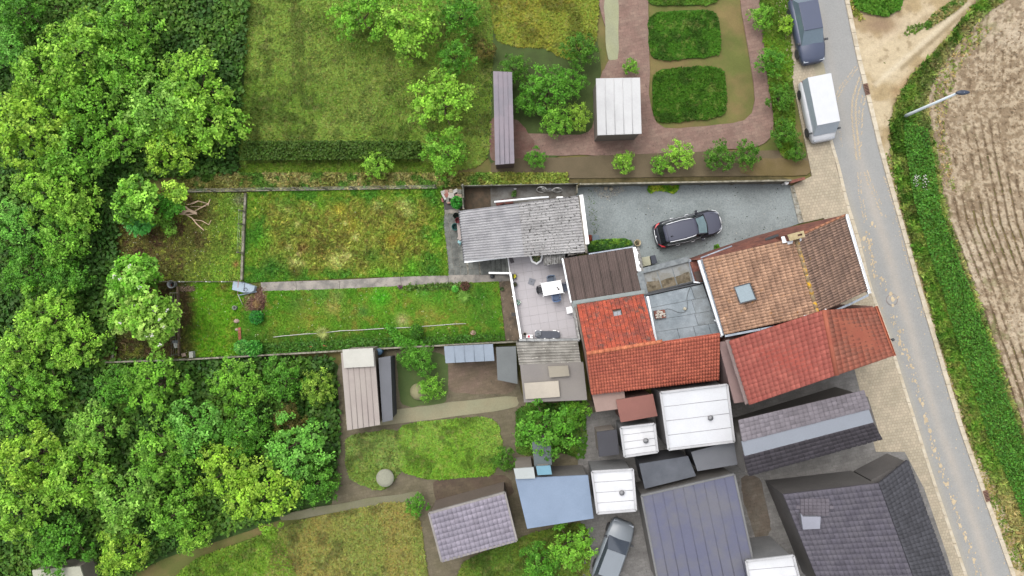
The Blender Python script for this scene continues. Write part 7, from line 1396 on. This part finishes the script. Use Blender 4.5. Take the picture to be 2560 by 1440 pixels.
for i in range(9):
    for j in range(6):
        if (i - 4) ** 2 / 18 + (j - 3) ** 2 / 9 < 1:
            x0, y0 = 1990 + i * 10.4, 1238 + j * 8.6; mb = MB(); mb.prism(pts([(x0 + .5, y0 + .5), (x0 + 10, y0 + .5), (x0 + 10.4, y0 + 8.2), (x0 + .9, y0 + 8.2)], dz), dz - .06, dz + .006 + .01 * random.random()); mb.build('tile', mat('charcoal_tile', C((116, 110, 118)), .8, .06, 3, objrand=.08), [o for o in bpy.data.objects if o.name.startswith('charcoal_house')][0])
block('dormer', 'small pale grey dormer on the charcoal tiled roof', 'dormer', [(2002, 1284), (2008, 1292), (2052, 1292), (2050, 1322), (2008, 1324)], 4.2, (166, 168, 180), (140, 140, 146))
block('white_roof_building', 'white roof corner at the bottom edge between blue grey and charcoal roofs', 'building', [(1866, 1404), (1984, 1390), (2010, 1490), (1880, 1490)], 4.0, (244, 245, 248), (150, 150, 150))
block('pale_canopy', 'white canopy corner at the bottom left edge', 'canopy', [(80, 1426), (200, 1416), (220, 1480), (90, 1480)], 2.2, (196, 196, 176))
mb = MB(); mb.lathe(W(966, 1190, .05), [(.5, 0), (.62, .5), (.6, .55), (.3, .6), (0, .6)], 20, False); tag(mb.build('water_butt', soft('butt', (172, 172, 152))), 'pale round tub on the blurred green grass', 'tub')
mb = MB(); mb.lathe(W(1045, 980, .3), [(.6, -.25), (.55, 0), (.3, .25), (0, .3)], 18, False); tag(mb.build('covered_pool', soft('pool', (172, 168, 128))), 'rounded beige cover beside the green bushes', 'cover')
mb = MB(); mb.lathe(W(953, 877, .05), [(.2, 0), (.24, .8), (.22, .85), (0, .86)], 14, False); tag(mb.build('blue_barrel', mat('blue_barrel', C((80, 112, 140)), .5)), 'blue barrel beside the long pink grey shed', 'barrel')
# --- vehicles in the blurred part: simple but complete
def vehicle(px, py, L, Wd, hh, rot, body, glass_c, lab, cat, van=False):
    c = W(px, py, .05); root = thing('parked_' + cat, lab, cat, (c.x, c.y, .1)); R = Matrix.Rotation(rot, 3, 'Z'); T = lambda x, y, z: Vector((c.x, c.y, .1)) + R @ Vector((x, y, z)); l2, w2 = L / 2, Wd / 2
    pm_ = mat('vp_%d%d%d' % body, C(body), .35, .04, 2, fine=.02, spec=.5); gm_ = mat('vg_%d%d%d' % glass_c, C(glass_c), .1, .05, 3, spec=.7)
    ST = [(-l2, .8, .6), (-l2 * .96, .93, .8), (-l2 * .6, 1, .92), (0, 1, .95), (l2 * .55, .98, .95), (l2 * .85, .9, .82), (l2 * .97, .78, .7), (l2, .6, .5)]; V = []; n = 9
    for x, w_, z in ST: V += [T(x, w2 * w_ * s, zz) for s, zz in ((-.95, .25), (-1, .5), (-1, z - .1), (-.85, z), (0, z + .03), (.85, z), (1, z - .1), (1, .5), (.95, .25))]
    mb = MB(); mb.add(V, [(i * n + k, (i + 1) * n + k, (i + 1) * n + k + 1, i * n + k + 1) for i in range(7) for k in range(8)] + [tuple(range(n)), tuple(range(7 * n, 8 * n))[::-1]], True); mb.build('body', pm_, root)
    r0, r1 = (-l2 * .97, l2 * .55) if van else (-l2 * .72, l2 * .12); b0, b1 = (-l2 * .98, l2 * .8) if van else (-l2 * .92, l2 * .5)
    lo = [T(b0, -w2 * (.9 if van else .86), .93), T(b1, -w2 * .84, .93), T(b1, w2 * .84, .93), T(b0, w2 * (.9 if van else .86), .93)]; wu = .86 if van else .74; up_ = [T(r0, -w2 * wu, hh), T(r1, -w2 * (wu - .02), hh), T(r1, w2 * (wu - .02), hh), T(r0, w2 * wu, hh)]
    mb = MB(); mb.hull8(lo, up_); mb.build('windows', gm_, root)
    mb = MB(); mb.hull8([p + Vector((0, 0, .0)) for p in up_], [p + Vector((0, 0, .05)) for p in up_]); mb.build('roof', pm_, root, .02)
    for s in (-1, 1):
        mb = MB(); mb.box(T(b1 - .2, s * w2 * 1.06, 1.0), (.12, .2, .14), R=R); mb.build('mirror', DKGREY, root)
        mb = MB(); mb.box(T(l2 * .93, s * w2 * .6, .68), (.16, .34, .1), R=R); mb.build('headlight', MATS['clear_lens'], root)
        mb = MB(); mb.box(T(-l2 * .96, s * w2 * .7, .8), (.1, .28, .16), R=R); mb.build('tail_light', MATS['red_lens'], root)
        for x in (-l2 * .62, l2 * .62):
            mb = MB(); cc_ = T(x, s * w2 * .9, .32); a_ = R @ Vector((0, 1, 0)); u_ = R @ Vector((1, 0, 0)); vs = [cc_ + a_ * d + u_ * .32 * math.cos(k * .524) + Vector((0, 0, .32 * math.sin(k * .524))) for d in (-.1, .1) for k in range(12)]
            mb.add(vs, [(k, (k + 1) % 12, 12 + (k + 1) % 12, 12 + k) for k in range(12)] + [tuple(range(12))[::-1], tuple(range(12, 24))]); mb.build('wheel', DKGREY, root)
vehicle(2008, 84, 4.6, 1.8, 1.45, math.radians(-79), (88, 96, 120), (120, 138, 152), 'dark blue car parked on the pavement at the top of the road', 'car')
vehicle(2034, 282, 4.3, 1.85, 1.7, math.radians(-79), (232, 234, 238), (196, 208, 220), 'white van parked half on the pavement beside the road', 'van', True)
vehicle(1530, 1368, 4.3, 1.8, 1.45, math.radians(70), (150, 158, 166), (84, 92, 104), 'silver grey car in the yard at the bottom edge', 'car')
